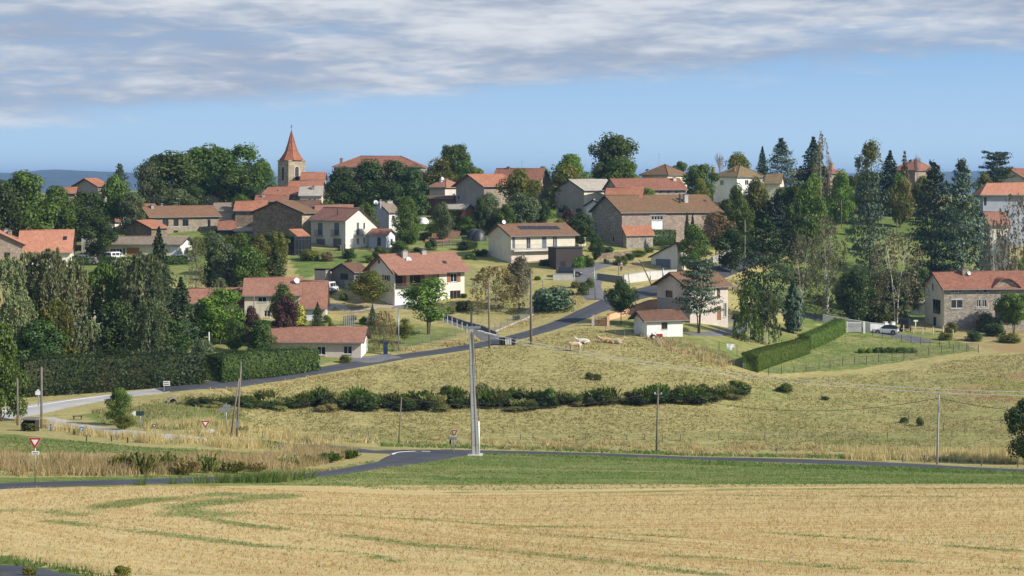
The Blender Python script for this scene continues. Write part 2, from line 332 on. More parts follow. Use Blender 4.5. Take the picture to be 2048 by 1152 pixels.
    lm('leaf_birch', (0.132, 0.1593, 0.0682), (0.288, 0.3186, 0.143), (0.288, 0.2537, 0.121), .35); lm('leaf_dry', (0.1701, 0.1249, 0.0561), (0.36, 0.2688, 0.1201), (0.26, 0.1728, 0.08), .3)
    lm('leaf_rust', (.12, .10, .062), (.25, .21, .135), (.17, .18, .075), .3); lm('leaf_purple', (0.04, 0.0192, 0.0192), (0.1, 0.04992, 0.0448), trans=.15); lm('leaf_yellow', (0.34, 0.3456, 0.048), (0.72, 0.6912, 0.112))
    lm('leaf_hedge', (.020, .036, .013), (.066, .090, .030), (.085, .085, .035), .2, .5); lm('leaf_clip', (0.06471, 0.1157, 0.02016), (0.1367, 0.204, 0.04032), trans=.2); lm('leaf_thuja', (0.028, 0.04992, 0.0128), (0.08, 0.1114, 0.0224), trans=.1)
    lm('leaf_broom', (0.044, 0.07296, 0.016), (0.14, 0.1728, 0.032), (0.1701, 0.1249, 0.048), .25, .6); lm('leaf_juniper', (0.052, 0.096, 0.0512), (0.14, 0.2112, 0.1152), trans=.15)
    lm('stubble_brown', (.41, .25, .09), (.65, .46, .20), (.43, .29, .11), .25, .3)
    lm('leaf_weed', (0.112, 0.1306, 0.0384), (0.32, 0.3072, 0.1088), (0.48, 0.384, 0.1536), .3, .5)
    lm('grass_dry', (.42, .31, .145), (.72, .57, .31), (.30, .29, .11), .3, .25); lm('grass_stubble', (.47, .36, .15), (.77, .61, .30), (.47, .32, .13), .25, .3); lm('grass_green', (.085, .135, .030), (.19, .27, .070), (.30, .28, .11), .3, .25); lm('grass_pasture', (.23, .215, .085), (.46, .40, .17), (.46, .38, .18), .3, .2)
mk_mats()
M = MATS
# ---------------------------------------------------------------- ground
APEX = hit(400, 1016); E_TOP = hit(2100, 1006); E_BOT = hit(1500, 1152)
def smooth_poly(P, k=6):
    P = [np.array(p) for p in P]; Q = [2*P[0]-P[1]]+P+[2*P[-1]-P[-2]]; out = []
    for i in range(1, len(Q)-2):
        for j in range(k): t = j/k; out.append(.5*((2*Q[i])+(-Q[i-1]+Q[i+1])*t+(2*Q[i-1]-5*Q[i]+4*Q[i+1]-Q[i+2])*t*t+(-Q[i-1]+3*Q[i]-3*Q[i+1]+Q[i+2])*t**3))
    return out+[P[-1]]
def rowdist(X, Y):
    """distance from the field's central turning strip: the drilling and mowing rows run parallel to it and turn about its end"""
    ax, ay = APEX.x, APEX.y
    def side(p, s):
        dx, dy = p.x-ax, p.y-ay; l = math.hypot(dx, dy); dx /= l; dy /= l
        t = (X-ax)*dx+(Y-ay)*dy; d = s*((Y-ay)*dx-(X-ax)*dy); return t, d
    t1, d1 = side(E_TOP, 1); t2, d2 = side(E_BOT, -1)
    r = np.hypot(X-ax, Y-ay); ins = np.maximum(d1, d2)
    return np.where((t1 < 0) & (t2 < 0), r, np.where((d1 > 0) & (t1 >= 0) & (d1 > d2), d1, np.where((d2 > 0) & (t2 >= 0), d2, ins)))
def proj(X, Y, Z): return CX+F*X/np.maximum(Y, 1), HZ-F*Z/np.maximum(Y, 1)
FIELD_EDGE = [(-400, 985), (0, 978), (100, 975), (300, 972), (600, 972), (1000, 969), (1300, 968), (2100, 968), (2600, 970)]
STRIPES = [(((20, 1020), (110, 1020), (200, 1016), (300, 1000), (420, 992), (470, 986)), .9), (((100, 1042), (240, 1058), (330, 1068), (420, 1080), (500, 1090), (600, 1098)), .45), (((350, 1030), (380, 1014), (440, 1003), (520, 995), (565, 990)), 1.1),
           (((370, 1028), (470, 1047), (560, 1058), (700, 1072), (860, 1092), (1024, 1104), (1240, 1128), (1450, 1152)), .5), (((530, 1028), (640, 1030), (760, 1034), (900, 1043), (1024, 1052), (1240, 1056), (1350, 1062)), .5), (((1210, 1066), (1350, 1074), (1420, 1080)), .4), (((1500, 1063), (1600, 1070), (1760, 1080), (1900, 1092), (2060, 1104), (2300, 1125)), .45),
           (((900, 985), (1024, 984), (1250, 984), (1500, 978), (1700, 978), (2100, 976)), .5), (((1300, 990), (1600, 992), (1900, 993)), .4), (((640, 1100), (720, 1108), (800, 1124)), .35), (((1350, 1112), (1500, 1120), (1700, 1138)), .4), (((1780, 1122), (1950, 1132), (2080, 1140)), .5), (((200, 1012), (160, 1030), (110, 1022)), .8), (((380, 1016), (430, 1030), (470, 1026)), 1.2), (((1024, 1066), (1180, 1076), (1300, 1084)), .3)]
STRIPES = [(smooth_poly([tuple(hit(*q)[:2]) for q in P_]), w) for P_, w in STRIPES]
def rnd2(ix, iy): v = np.sin(ix*127.1+iy*311.7)*43758.5453; return v-np.floor(v)
def vnoise(x, y):
    ix, iy = np.floor(x), np.floor(y); fx, fy = x-ix, y-iy; fx = fx*fx*(3-2*fx); fy = fy*fy*(3-2*fy)
    return (rnd2(ix, iy)*(1-fx)+rnd2(ix+1, iy)*fx)*(1-fy)+(rnd2(ix, iy+1)*(1-fx)+rnd2(ix+1, iy+1)*fx)*fy
def gstripe(X, Y):
    out = np.zeros(X.shape); m = np.nonzero((Y > 60) & (Y < 135) & (np.abs(X) < 80))[0]; x, y = X[m], Y[m]; o = np.zeros(len(m))
    for P_, w in STRIPES:
        D = np.full(len(m), 1e9)
        for a, b in zip(P_[:-1], P_[1:]):
            d = b-a; t = np.clip(((x-a[0])*d[0]+(y-a[1])*d[1])/(d@d), 0, 1); D = np.minimum(D, np.hypot(x-a[0]-t*d[0], y-a[1]-t*d[1]))
        o = np.maximum(o, np.exp(-(D/(w*1.4))**2)*(.32+1.05*vnoise(x*.35+w*9, y*.35)))
    out[m] = np.clip(o, 0, 1); return out
def zones(X, Y, Z):
    U, V = proj(X, Y, Z); jit = 0
    near = Y < 62
    fe = np.interp(U, [p[0] for p in FIELD_EDGE], [p[1] for p in FIELD_EDGE])
    field = (V > fe) | near
    field &= ~(inpoly(U, V, [(-900, 1104), (0, 1108), (60, 1124), (150, 1142), (260, 1160), (260, 1300), (-900, 1300)]))
    P = lambda *a: inpoly(U, V, a)
    corner = P((-900, 1104), (0, 1108), (60, 1124), (150, 1142), (260, 1160), (260, 1300), (-900, 1300)) & ~near
    green = P((-400, 958), (280, 953), (640, 940), (860, 903), (1000, 906), (1500, 925), (2100, 945), (2600, 955), (2600, 970), (-400, 985)) & ~field
    green |= P((-400, 865), (0, 865), (120, 878), (300, 895), (520, 905), (560, 925), (400, 912), (200, 905), (-400, 905))
    g = np.where(green, .62, 0.); g = np.where(corner, .85, g)
    lawn = P((560, 490), (700, 500), (980, 505), (960, 520), (700, 530), (600, 560)); g = np.where(lawn, .75, g)
    lawn2 = P((350, 640), (770, 640), (950, 660), (800, 700), (560, 745), (300, 770), (0, 780), (0, 560), (200, 560)); g = np.where(lawn2, .55, g)
    lawn3 = P((1195, 640), (1480, 640), (1900, 668), (1960, 700), (1700, 740), (1540, 748), (1480, 735), (1440, 720), (1270, 668)); g = np.where(lawn3, .62, g)
    lawn4 = P((1480, 560), (1580, 520), (1700, 400), (1860, 380), (2000, 400), (1960, 520), (1850, 640), (1600, 650)); g = np.where(lawn4, .72, g)
    village = P((-400, 360), (2600, 360), (2600, 420), (1950, 420), (1650, 420), (1480, 500), (1200, 500), (1000, 510), (560, 490), (520, 560), (-400, 600)); g = np.where(village, .6, g); mid = P((800, 505), (1210, 505), (1210, 590), (1050, 640), (900, 640), (800, 600)); g = np.where(mid, .36, g)
    past_r = P((1500, 760), (2600, 690), (2600, 890), (1600, 890), (1400, 830)); g = np.where(past_r, .36, g)
    bottom = P((700, 860), (2600, 865), (2600, 895), (1500, 895), (1000, 890), (700, 885)); g = np.where(bottom, .42, g)
    side = P((150, 830), (420, 790), (500, 830), (480, 860), (330, 860), (200, 850)); g = np.where(side, .6, g)
    bare = P((960, 668), (1060, 622), (1150, 590), (1195, 588), (1060, 644), (985, 672)) | P((1870, 655), (2100, 650), (2100, 690), (1930, 690)) | P((640, 590), (790, 590), (790, 625), (700, 640), (650, 625))
    bare |= P((780, 706), (930, 680), (965, 682), (960, 696), (800, 722)); bare |= P((1200, 515), (1290, 522), (1290, 540), (1200, 545)) | P((370, 545), (480, 545), (480, 580), (370, 580))
    tan = P((1890, 780), (1990, 752), (2100, 738), (2600, 700), (2600, 800), (2100, 812), (1960, 800)) | P((1960, 690), (2600, 680), (2600, 712), (2000, 705))
    return field.astype(float), g, bare.astype(float)*.55, tan.astype(float)
def ground_mat():
    m, nt, bs = newmat('ground_soil_and_grass'); at_ = N(nt, 'ShaderNodeAttribute'); at_.attribute_name = 'zone'; s = N(nt, 'ShaderNodeSeparateColor'); L(nt, at_.outputs['Color'], s.inputs[0])
    ar = N(nt, 'ShaderNodeAttribute'); ar.attribute_name = 'row'; at2 = N(nt, 'ShaderNodeAttribute'); at2.attribute_name = 'tan'
    g = N(nt, 'ShaderNodeNewGeometry'); P = g.outputs['Position']
    nL = noise(nt, P, .05, 4, .6); nM = noise(nt, P, .35, 4, .62); nS = noise(nt, P, 2.2, 4, .7); nF = noise(nt, P, 9.0, 3, .7)
    mp = N(nt, 'ShaderNodeMapping'); mp.inputs['Scale'].default_value = (.30, 1.2, 1.2); L(nt, P, mp.inputs[0]); nH = noise(nt, mp.outputs[0], 1.6, 5, .7, .6)
    # pasture: bleached grass with greener patches
    tex = ramp(nt, mth(nt, 'ADD', mth(nt, 'MULTIPLY', nH, .6), mth(nt, 'MULTIPLY', nS, .4)), .36, .64)
    dry = mixc(nt, tex, (.25, .22, .085), (.50, .435, .185))
    grn = mixc(nt, tex, (.075, .115, .028), (.21, .28, .075))
    gm = mth(nt, 'ADD', s.outputs[1], mth(nt, 'MULTIPLY', mth(nt, 'SUBTRACT', mth(nt, 'ADD', mth(nt, 'MULTIPLY', nL, .6), mth(nt, 'MULTIPLY', nM, .4)), .5), 1.5)); gm = mth(nt, 'ADD', gm, mth(nt, 'MULTIPLY', mth(nt, 'SUBTRACT', nS, .5), .7))
    base = mixc(nt, ramp(nt, gm, .22, .80), dry, grn)
    # bare soil
    base = mixc(nt, ramp(nt, mth(nt, 'ADD', s.outputs[2], mth(nt, 'SUBTRACT', nM, .5)), .45, .75), base, mixc(nt, nS, (.20, .135, .085), (.34, .25, .17)))
    base = mixc(nt, mth(nt, 'MULTIPLY', at2.outputs['Fac'], .8), base, mixc(nt, ramp(nt, nL, .45, .6), (.36, .235, .115), (.30, .31, .085)))
    # stubble field with rows
    rv = comb(nt, mth(nt, 'MULTIPLY', ar.outputs['Fac'], .33), 0.0, 0.0); mps = N(nt, 'ShaderNodeMapping'); mps.inputs['Scale'].default_value = (.035, .035, .035); L(nt, P, mps.inputs[0])
    va = N(nt, 'ShaderNodeVectorMath', operation='ADD'); L(nt, rv, va.inputs[0]); L(nt, mps.outputs[0], va.inputs[1])
    r1 = noise(nt, va.outputs[0], 1.0, 3, .6); rv2 = comb(nt, mth(nt, 'MULTIPLY', ar.outputs['Fac'], 2.1), 7.0, 3.0); vb = N(nt, 'ShaderNodeVectorMath', operation='ADD'); L(nt, rv2, vb.inputs[0]); L(nt, mps.outputs[0], vb.inputs[1]); r2 = noise(nt, vb.outputs[0], 1.0, 3, .6)
    st = mixc(nt, ramp(nt, mth(nt, 'ADD', mth(nt, 'MULTIPLY', r2, .5), mth(nt, 'MULTIPLY', nS, .5)), .36, .64), (.41, .29, .115), (.70, .56, .27))
    st = mixc(nt, mth(nt, 'MULTIPLY', ramp(nt, r1, .40, .62), .6), st, (.74, .60, .30)); st = mixc(nt, mth(nt, 'MULTIPLY', ramp(nt, nF, .35, .7), .35), st, (.24, .15, .075))
    gs = mth(nt, 'ADD', r1, mth(nt, 'MULTIPLY', mth(nt, 'SUBTRACT', nM, .5), .45)); gs = mth(nt, 'ADD', gs, mth(nt, 'MULTIPLY', mth(nt, 'SUBTRACT', r2, .5), .5))
    ag = N(nt, 'ShaderNodeAttribute'); ag.attribute_name = 'green_row'; gst = ramp(nt, mth(nt, 'ADD', ag.outputs['Fac'], mth(nt, 'MULTIPLY', mth(nt, 'SUBTRACT', nS, .5), .9)), .25, .75); gst = mth(nt, 'MAXIMUM', gst, mth(nt, 'MULTIPLY', ramp(nt, gs, .60, .72), .45)); st = mixc(nt, mth(nt, 'MULTIPLY', gst, .7), st, mixc(nt, nS, (.085, .13, .03), (.22, .26, .075)))
    fm = ramp(nt, mth(nt, 'ADD', s.outputs[0], mth(nt, 'MULTIPLY', mth(nt, 'SUBTRACT', nS, .5), .8)), .35, .65)
    base = mixc(nt, fm, base, st)
    L(nt, base, bs.inputs['Base Color']); bs.inputs['Roughness'].default_value = 1; bs.inputs['Specular IOR Level'].default_value = .08
    b = N(nt, 'ShaderNodeBump'); b.inputs[0].default_value = .55; b.inputs[1].default_value = .16; L(nt, mth(nt, 'ADD', mth(nt, 'MULTIPLY', nH, 1.0), mth(nt, 'MULTIPLY', nF, .25)), b.inputs[2]); L(nt, b.outputs[0], bs.inputs['Normal'])
    return m
def axis(pts):
    out = []
    for a, b, st in pts: out += list(np.arange(a, b, st))
    return np.array(out+[pts[-1][1]])
xs = axis([(-14000, -2000, 4000), (-2000, -400, 400), (-400, -180, 20), (-180, -130, 5), (-130, 130, 1.0), (130, 180, 5), (180, 400, 20), (400, 2000, 400), (2000, 14000, 4000)])
ys = axis([(-2000, -200, 600), (-200, 0, 40), (0, 60, 6), (60, 200, .8), (200, 360, 1.2), (360, 480, 3), (480, 1000, 40), (1000, 2000, 250), (2000, 14000, 3000)])
GXX, GYY = np.meshgrid(xs, ys)
def ground():
    X, Y = GXX.ravel(), GYY.ravel(); Z = TZ(X, Y); Z = np.where(Y < 0, -2.2+Y*.02, Z)
    nx, ny = len(xs), len(ys); i = np.arange(nx-1); j = np.arange(ny-1); I, J = np.meshgrid(i, j); a = (J*nx+I).ravel()
    Fa = np.stack([a, a+1, a+1+nx, a+nx], 1).ravel()
    me = raw_mesh('ground', np.stack([X, Y, Z], 1), Fa, 4, ground_mat(), True)
    fz, g, b, t = zones(X, Y, Z)
    ca = me.color_attributes.new('zone', 'FLOAT_COLOR', 'POINT'); ca.data.foreach_set('color', np.stack([fz, g, b, np.ones_like(g)], 1).ravel())
    ra = me.attributes.new('row', 'FLOAT', 'POINT'); ra.data.foreach_set('value', rowdist(X, Y)); ga = me.attributes.new('green_row', 'FLOAT', 'POINT'); ga.data.foreach_set('value', gstripe(X, Y)); ta = me.attributes.new('tan', 'FLOAT', 'POINT'); ta.data.foreach_set('value', t)
    tag(link('ground', me), kind='structure')
ground()
# ---------------------------------------------------------------- mountains
def mountains():
    m, nt, bs = newmat('far_forest'); g = N(nt, 'ShaderNodeNewGeometry'); n1 = noise(nt, g.outputs['Position'], .004, 5, .6); L(nt, mixc(nt, ramp(nt, n1, .4, .6), (.03, .05, .03), (.07, .09, .045)), bs.inputs['Base Color']); bs.inputs['Roughness'].default_value = 1
    r = np.random.default_rng(3)
    D = 7600.0; us = np.linspace(-900, 2950, 260); prof = np.interp(us, [-900, -200, 0, 30, 75, 110, 150, 250, 330, 450, 600, 850, 1000, 1400, 1700, 1900, 2048, 2300, 2950], [338, 344, 346, 347, 341, 339, 341, 345, 349, 352, 352, 351, 350, 352, 347, 343, 341, 344, 350])
    prof = prof+np.convolve(r.normal(size=260)*.9, np.ones(5)/5, 'same')
    rows = 14; V = []
    for k in range(rows):
        t = k/(rows-1); Yk = D-3000*t
        for u, p in zip(us, prof):
            top = (HZ-p)/F*D; zz = top*(1-t)**.8-66*t+(math.sin(u*.03+k)*3+math.sin(u*.011+k*2)*5)*(1 if 0 < k < rows-1 else 0)
            V.append(((u-CX)/F*Yk, Yk, zz))
    for u, p in zip(us, prof): V.append(((u-CX)/F*(D+900), D+900, -70))
    V = np.array(V); n = len(us); Fa = []
    for k in range(rows-1):
        for i in range(n-1): Fa += [k*n+i, (k+1)*n+i, (k+1)*n+i+1, k*n+i+1]
    for i in range(n-1): Fa += [i, i+1, rows*n+i+1, rows*n+i]
    tag(link('mountains', raw_mesh('mountains', V, Fa, 4, m, True)), kind='structure')
mountains()
# ---------------------------------------------------------------- roads
def asphalt(name, col, pale):
    m, nt, bs = newmat(name); g = N(nt, 'ShaderNodeNewGeometry'); P = g.outputs['Position']; n1 = noise(nt, P, .4, 5, .65); n2 = noise(nt, P, 6, 3, .6)
    uv = N(nt, 'ShaderNodeUVMap'); sx = N(nt, 'ShaderNodeSeparateXYZ'); L(nt, uv.outputs[0], sx.inputs[0]); wheel = mth(nt, 'ABSOLUTE', mth(nt, 'SINE', mth(nt, 'MULTIPLY', sx.outputs[0], math.pi*2)))
    c = mixc(nt, ramp(nt, mth(nt, 'ADD', mth(nt, 'MULTIPLY', n1, .6), mth(nt, 'MULTIPLY', n2, .4)), .3, .7), col, pale); ed = mth(nt, 'ADD', mth(nt, 'ABSOLUTE', mth(nt, 'SUBTRACT', sx.outputs[0], .5)), mth(nt, 'MULTIPLY', mth(nt, 'SUBTRACT', n2, .5), .25)); c = mixc(nt, mth(nt, 'MULTIPLY', ramp(nt, ed, .42, .56), .6), c, (.26, .22, .14)); n3 = noise(nt, P, .13, 2, .5); c = mixc(nt, mth(nt, 'MULTIPLY', ramp(nt, n3, .54, .56), .35), c, tuple(v*.7 for v in col)); c = mixc(nt, mth(nt, 'MULTIPLY', wheel, .22), c, tuple(v*1.45 for v in pale))
    L(nt, c, bs.inputs['Base Color']); bs.inputs['Roughness'].default_value = .8; bs.inputs['Specular IOR Level'].default_value = .3
    b = N(nt, 'ShaderNodeBump'); b.inputs[1].default_value = .01; L(nt, n2, b.inputs[2]); L(nt, b.outputs[0], bs.inputs['Normal']); MATS[name] = m
asphalt('asphalt', (.050, .053, .064), (.082, .086, .100)); asphalt('asphalt_pale', (.34, .335, .32), (.50, .485, .46)); asphalt('asphalt_mid', (.12, .12, .125), (.18, .18, .18)); asphalt('gravel', (.30, .265, .21), (.44, .39, .31))
ROADPTS = []
def smooth_line(P, step=1.0):
    P = [np.array(p[:2]) for p in P]; P = [2*P[0]-P[1]]+P+[2*P[-1]-P[-2]]; out = []
    for i in range(1, len(P)-2):
        n = max(2, int(np.linalg.norm(P[i+1]-P[i])/step))
        for k in range(n):
            t = k/n; out.append(.5*((2*P[i])+(-P[i-1]+P[i+1])*t+(2*P[i-1]-5*P[i]+4*P[i+1]-P[i+2])*t*t+(-P[i-1]+3*P[i]-3*P[i+1]+P[i+2])*t**3))
    out.append(P[-2]); return np.array(out)
def road(name, pix, width, mat, lift=.05, world=False):
    pts = [tuple(hit(*p)[:2]) if not world else p for p in pix]; C = smooth_line(pts); n = len(C)
    T = np.gradient(C, axis=0); T /= np.linalg.norm(T, axis=1)[:, None]; Nn = np.stack([-T[:, 1], T[:, 0]], 1)
    w = np.interp(np.linspace(0, 1, n), np.linspace(0, 1, len(width)), width) if isinstance(width, (list, tuple)) else np.full(n, float(width))
    K = 7; V = []; uv = []; r = np.random.default_rng(len(name)+n); s = np.concatenate([[0], np.cumsum(np.linalg.norm(np.diff(C, axis=0), axis=1))])
    ej = np.convolve(r.normal(size=n+8)*.16, np.ones(4)/4, 'same')[:n]; ej2 = np.convolve(r.normal(size=n+8)*.16, np.ones(4)/4, 'same')[:n]
    for k in range(K):
        t = k/(K-1)-.5; off = w*t+(ej if k == 0 else ej2 if k == K-1 else 0); p = C+Nn*off[:, None]
        z = TZ(p[:, 0], p[:, 1])+lift-(.12 if k in (0, K-1) else 0); V.append(np.column_stack([p, z])); uv.append(np.column_stack([np.full(n, k/(K-1)), s]))
    V = np.stack(V, 1).reshape(-1, 3); U = np.stack(uv, 1).reshape(-1, 2); Fa = []
    for i in range(n-1):
        for k in range(K-1): a = i*K+k; Fa += [a, a+1, a+1+K, a+K]
    me = raw_mesh(name, V, Fa, 4, M[mat], True); ul = me.uv_layers.new(name='UVMap'); li = np.zeros(len(me.loops), np.int32); me.loops.foreach_get('vertex_index', li); ul.data.foreach_set('uv', U[li].ravel())
    # faces up
    if me.polygons[0].normal.z < 0: me.flip_normals()
    ROADPTS.append((C, w)); return tag(link(name, me), kind='structure')
road('road', [(2340, 962), (2200, 952), (2048, 942), (1700, 926), (1315, 914), (1100, 907), (960, 904), (860, 903), (745, 904), (640, 893), (500, 885), (400, 880)], [7.6, 7.6, 7.6, 7.2, 6.6, 6.2, 6.8, 6, 5], 'asphalt')
road('road', [(930, 902), (860, 909), (800, 924), (740, 934), (640, 949), (540, 956), (450, 958.5), (360, 961), (280, 964), (160, 967), (40, 971), (-80, 978), (-300, 990)], [6.5, 8.5, 7, 4.6, 3.6, 2.8, 3.2, 4, 4, 4], 'asphalt', .054)
road('road', [(400, 880), (330, 873), (280, 869), (225, 863), (170, 856), (120, 848), (70, 838)], 5.5, 'asphalt_pale', .058)
road('road', [(-260, 850), (-60, 836), (20, 826), (80, 815), (160, 802), (240, 791), (330, 780)], [12, 11.5, 11, 9, 7.5, 6.5, 5.8], 'asphalt_pale', .05)
road('road', [(318, 781.5), (400, 772), (500, 761), (600, 747), (700, 731), (800, 714), (880, 703), (960, 690), (1020, 677), (1080, 661), (1140, 640), (1190, 618), (1250, 596), (1330, 574), (1400, 556), (1470, 533), (1530, 512)], [5.6, 5, 4.4, 4.2, 4.6, 5.5, 6, 6, 5.5, 5, 5], 'asphalt', .056)
road('road', [(-500, 1150), (-60, 1138), (40, 1150), (160, 1178), (400, 1240)], 4.2, 'asphalt', .05)
road('driveway', [(790, 712), (760, 716), (735, 722), (715, 714)], 5, 'asphalt_mid', .08)
road('driveway', [(1182, 562), (1175, 553), (1155, 545), (1190, 532), (1230, 525)], [7, 6, 5, 4], 'asphalt_mid', .07)
road('driveway', [(1195, 600), (1180, 575), (1182, 560)], 5, 'asphalt_mid', .062)
road('driveway', [(1560, 625), (1620, 633), (1690, 650), (1760, 664), (1820, 676), (1850, 686)], [4, 4, 5, 6, 4.5], 'asphalt_mid', .07)
road('path', [(1370, 668), (1420, 668), (1470, 660), (1490, 648), (1460, 640), (1400, 642)], 3, 'asphalt_mid', .07)
road('driveway', [(985, 680), (960, 662), (920, 648), (880, 632), (850, 618), (790, 612)], [4.2, 3.6, 3.4, 3.4, 5], 'asphalt_mid', .07)
road('path', [(640, 628), (670, 608), (700, 622), (760, 612), (800, 616)], 2.2, 'gravel', .06)
road('path', [(1680, 428), (1740, 426), (1800, 430), (1860, 420)], 2.4, 'asphalt_mid', .08)
# painted line at the junction and along the pale road
def stripe(name, pix, w, mat='white_sign', lift=.075):
    o = road(name, pix, w, mat, lift); ROADPTS.pop(); return o
stripe('road_marking', [(782, 909), (800, 905), (830, 903.5), (860, 904)], .22)
stripe('road_marking', [(-20, 826), (60, 814), (150, 800), (240, 788)], .16)
def roadmask(X, Y, extra=.4):
    bad = np.zeros(X.shape, bool)
    for C, w in ROADPTS:
        m = (X > C[:, 0].min()-8) & (X < C[:, 0].max()+8) & (Y > C[:, 1].min()-8) & (Y < C[:, 1].max()+8); idx = np.nonzero(m)[0]
        if len(idx) == 0: continue
        Cs = C[::2]; ws = w[::2]
        for c0 in range(0, len(idx), 20000):
            ii = idx[c0:c0+20000]; d = np.full(len(ii), 1e9)
            D2 = (X[ii][:, None]-Cs[None, :, 0])**2+(Y[ii][:, None]-Cs[None, :, 1])**2; k = D2.argmin(1); bad[ii] |= np.sqrt(D2[np.arange(len(ii)), k]) < ws[k]/2+extra
    return bad
# ---------------------------------------------------------------- grass as geometry
def tufts(name, poly, dens, h, w, mat, blades=3, lean=.45, seed=1, hvar=.5, cond=None, clump=0):
    r = np.random.default_rng(seed); pts = np.array([hit(*p)[:2] for p in poly]); x0, y0 = pts.min(0); x1, y1 = pts.max(0)
    n = int((x1-x0)*(y1-y0)*dens*1.0); n = min(n, 900000); X = r.uniform(x0, x1, n); Y = r.uniform(y0, y1, n)
    if clump:
        k = max(4, int(n/clump)); cx = r.uniform(x0, x1, k); cy = r.uniform(y0, y1, k); q = r.integers(0, k, n); X = cx[q]+r.normal(size=n)*.45; Y = cy[q]+r.normal(size=n)*.45
    ok = inpoly(X, Y, [tuple(p) for p in pts]); X, Y = X[ok], Y[ok]
    if cond is not None: ok = cond(X, Y, r); X, Y = X[ok], Y[ok]
    ok = ~roadmask(X, Y, -.15 if h < .45 else .1); X, Y = X[ok], Y[ok]; n = len(X); Z = TZ(X, Y)
    B = n*blades; bx = np.repeat(X, blades)+r.normal(size=B)*w*1.5; by = np.repeat(Y, blades)+r.normal(size=B)*w*1.5; bz = np.repeat(Z, blades)-.02
    H = h*(1-hvar+2*hvar*np.repeat(r.random(n), blades)*r.uniform(.6, 1, B)); a = r.uniform(0, 2*np.pi, B); ww = w*r.uniform(.6, 1.3, B)
    lx = r.normal(size=B)*lean*H; ly = r.normal(size=B)*lean*H
    V = np.empty((B, 3, 3)); V[:, 0] = np.stack([bx-np.cos(a)*ww, by-np.sin(a)*ww*.4, bz], 1); V[:, 1] = np.stack([bx+np.cos(a)*ww, by+np.sin(a)*ww*.4, bz], 1); V[:, 2] = np.stack([bx+lx, by+ly, bz+H], 1)
    me = raw_mesh(name, V.reshape(-1, 3), np.arange(B*3), 3, M[mat]); print('tufts', name, B)
    return tag(link(name, me), kind='stuff')
def all_grass():
    def zn(k, lo=.5, hi=9):
        def f(X, Y, r): q = zones(X, Y, TZ(X, Y))[k]; return (q > lo) & (q < hi)
        return f
    fp = [(-230, 1150), (-230, 974), (2330, 968), (2330, 1150)]; band = lambda X, Y: vnoise(rowdist(X, Y)*.42+3, X*.018)*.6+vnoise(rowdist(X, Y)*1.4, X*.03)*.4
    keep = lambda X, Y, r: (zones(X, Y, TZ(X, Y))[0] > .5) & (gstripe(X, Y) < .15+.5*r.random(len(X)))
    tufts('stubble', fp, 17, .15, .020, 'grass_stubble', 2, .5, 11, cond=lambda X, Y, r: keep(X, Y, r) & (band(X, Y) > .3+.3*r.random(len(X))))
    tufts('stubble', fp, 15, .13, .020, 'stubble_brown', 2, .5, 27, cond=lambda X, Y, r: keep(X, Y, r) & (band(X, Y) < .35+.3*r.random(len(X))))
    tufts('field_weeds', [(-230, 1150), (-230, 974), (2330, 968), (2330, 1150)], 30, .10, .022, 'grass_green', 2, .7, 31, cond=lambda X, Y, r: (gstripe(X, Y) > .2+.5*r.random(len(X))))
    tufts('pasture_grass', [(380, 800), (600, 758), (800, 724), (960, 702), (1100, 668), (1180, 656), (1290, 680), (1480, 744), (1540, 755), (1960, 712), (2330, 690), (2330, 905), (1000, 895), (600, 880), (480, 850)], 6.5, .20, .06, 'grass_pasture', 3, .7, 12, cond=lambda X, Y, r: vnoise(X*.22, Y*.22) > .5*r.random(len(X)))
    tufts('verge_grass', [(-230, 975), (-230, 955), (640, 938), (860, 900), (2330, 940), (2330, 968), (600, 972)], 15, .13, .03, 'grass_green', 2, .7, 13, cond=lambda X, Y, r: vnoise(X*.12+5, Y*.3)*.6+vnoise(X*.5, Y*.9)*.4 > .2+.45*r.random(len(X)))
    tufts('verge_grass', [(760, 888), (1000, 893), (1300, 903), (2330, 928), (2330, 936), (1300, 909), (1000, 899), (760, 893)], 9, .3, .06, 'grass_green', 3, .5, 14)
    tufts('meadow_grass', [(-230, 868), (130, 880), (300, 896), (540, 910), (520, 925), (230, 912), (-230, 905)], 7, .16, .04, 'grass_green', 2, .6, 15)
    tufts('tall_dry_grass', [(-230, 958), (-230, 915), (230, 925), (560, 915), (640, 890), (720, 905), (700, 918), (560, 943), (280, 955)], 11, .85, .035, 'grass_dry', 3, .25, 16, clump=30)
    tufts('tall_dry_grass', [(30, 845), (140, 868), (300, 888), (470, 900), (640, 895), (640, 880), (480, 868), (330, 870), (200, 862), (80, 842)], 9, .9, .04, 'grass_dry', 3, .25, 17, clump=24)
    tufts('tall_dry_grass', [(290, 862), (480, 862), (620, 880), (600, 870), (470, 850), (290, 852)], 14, .8, .04, 'grass_dry', 3, .25, 18, clump=40)
    tufts('tall_dry_grass', [(560, 882), (760, 886), (1000, 890), (1000, 880), (760, 872), (560, 868)], 5, .5, .04, 'grass_dry', 3, .3, 19, clump=20)
    tufts('tall_dry_grass', [(1000, 896), (1300, 905), (1660, 918), (2330, 932), (2330, 905), (1660, 896), (1300, 888), (1000, 882)], 5, .55, .045, 'grass_dry', 3, .3, 20, clump=26)
    tufts('tall_dry_grass', [(1690, 921), (2330, 934), (2330, 912), (1690, 906)], 12, .95, .04, 'grass_dry', 3, .2, 21, clump=40)
    tufts('tall_dry_grass', [(1270, 668), (1290, 665), (1400, 695), (1480, 725), (1440, 740), (1330, 700)], 6, .7, .06, 'grass_dry', 3, .25, 22, clump=18)
    tufts('bank_grass', [(800, 708), (940, 692), (1060, 650), (1190, 600), (1200, 575), (1120, 600), (1060, 635), (980, 665), (940, 680), (790, 700)], 5, .4, .06, 'grass_dry', 3, .4, 23, clump=12)
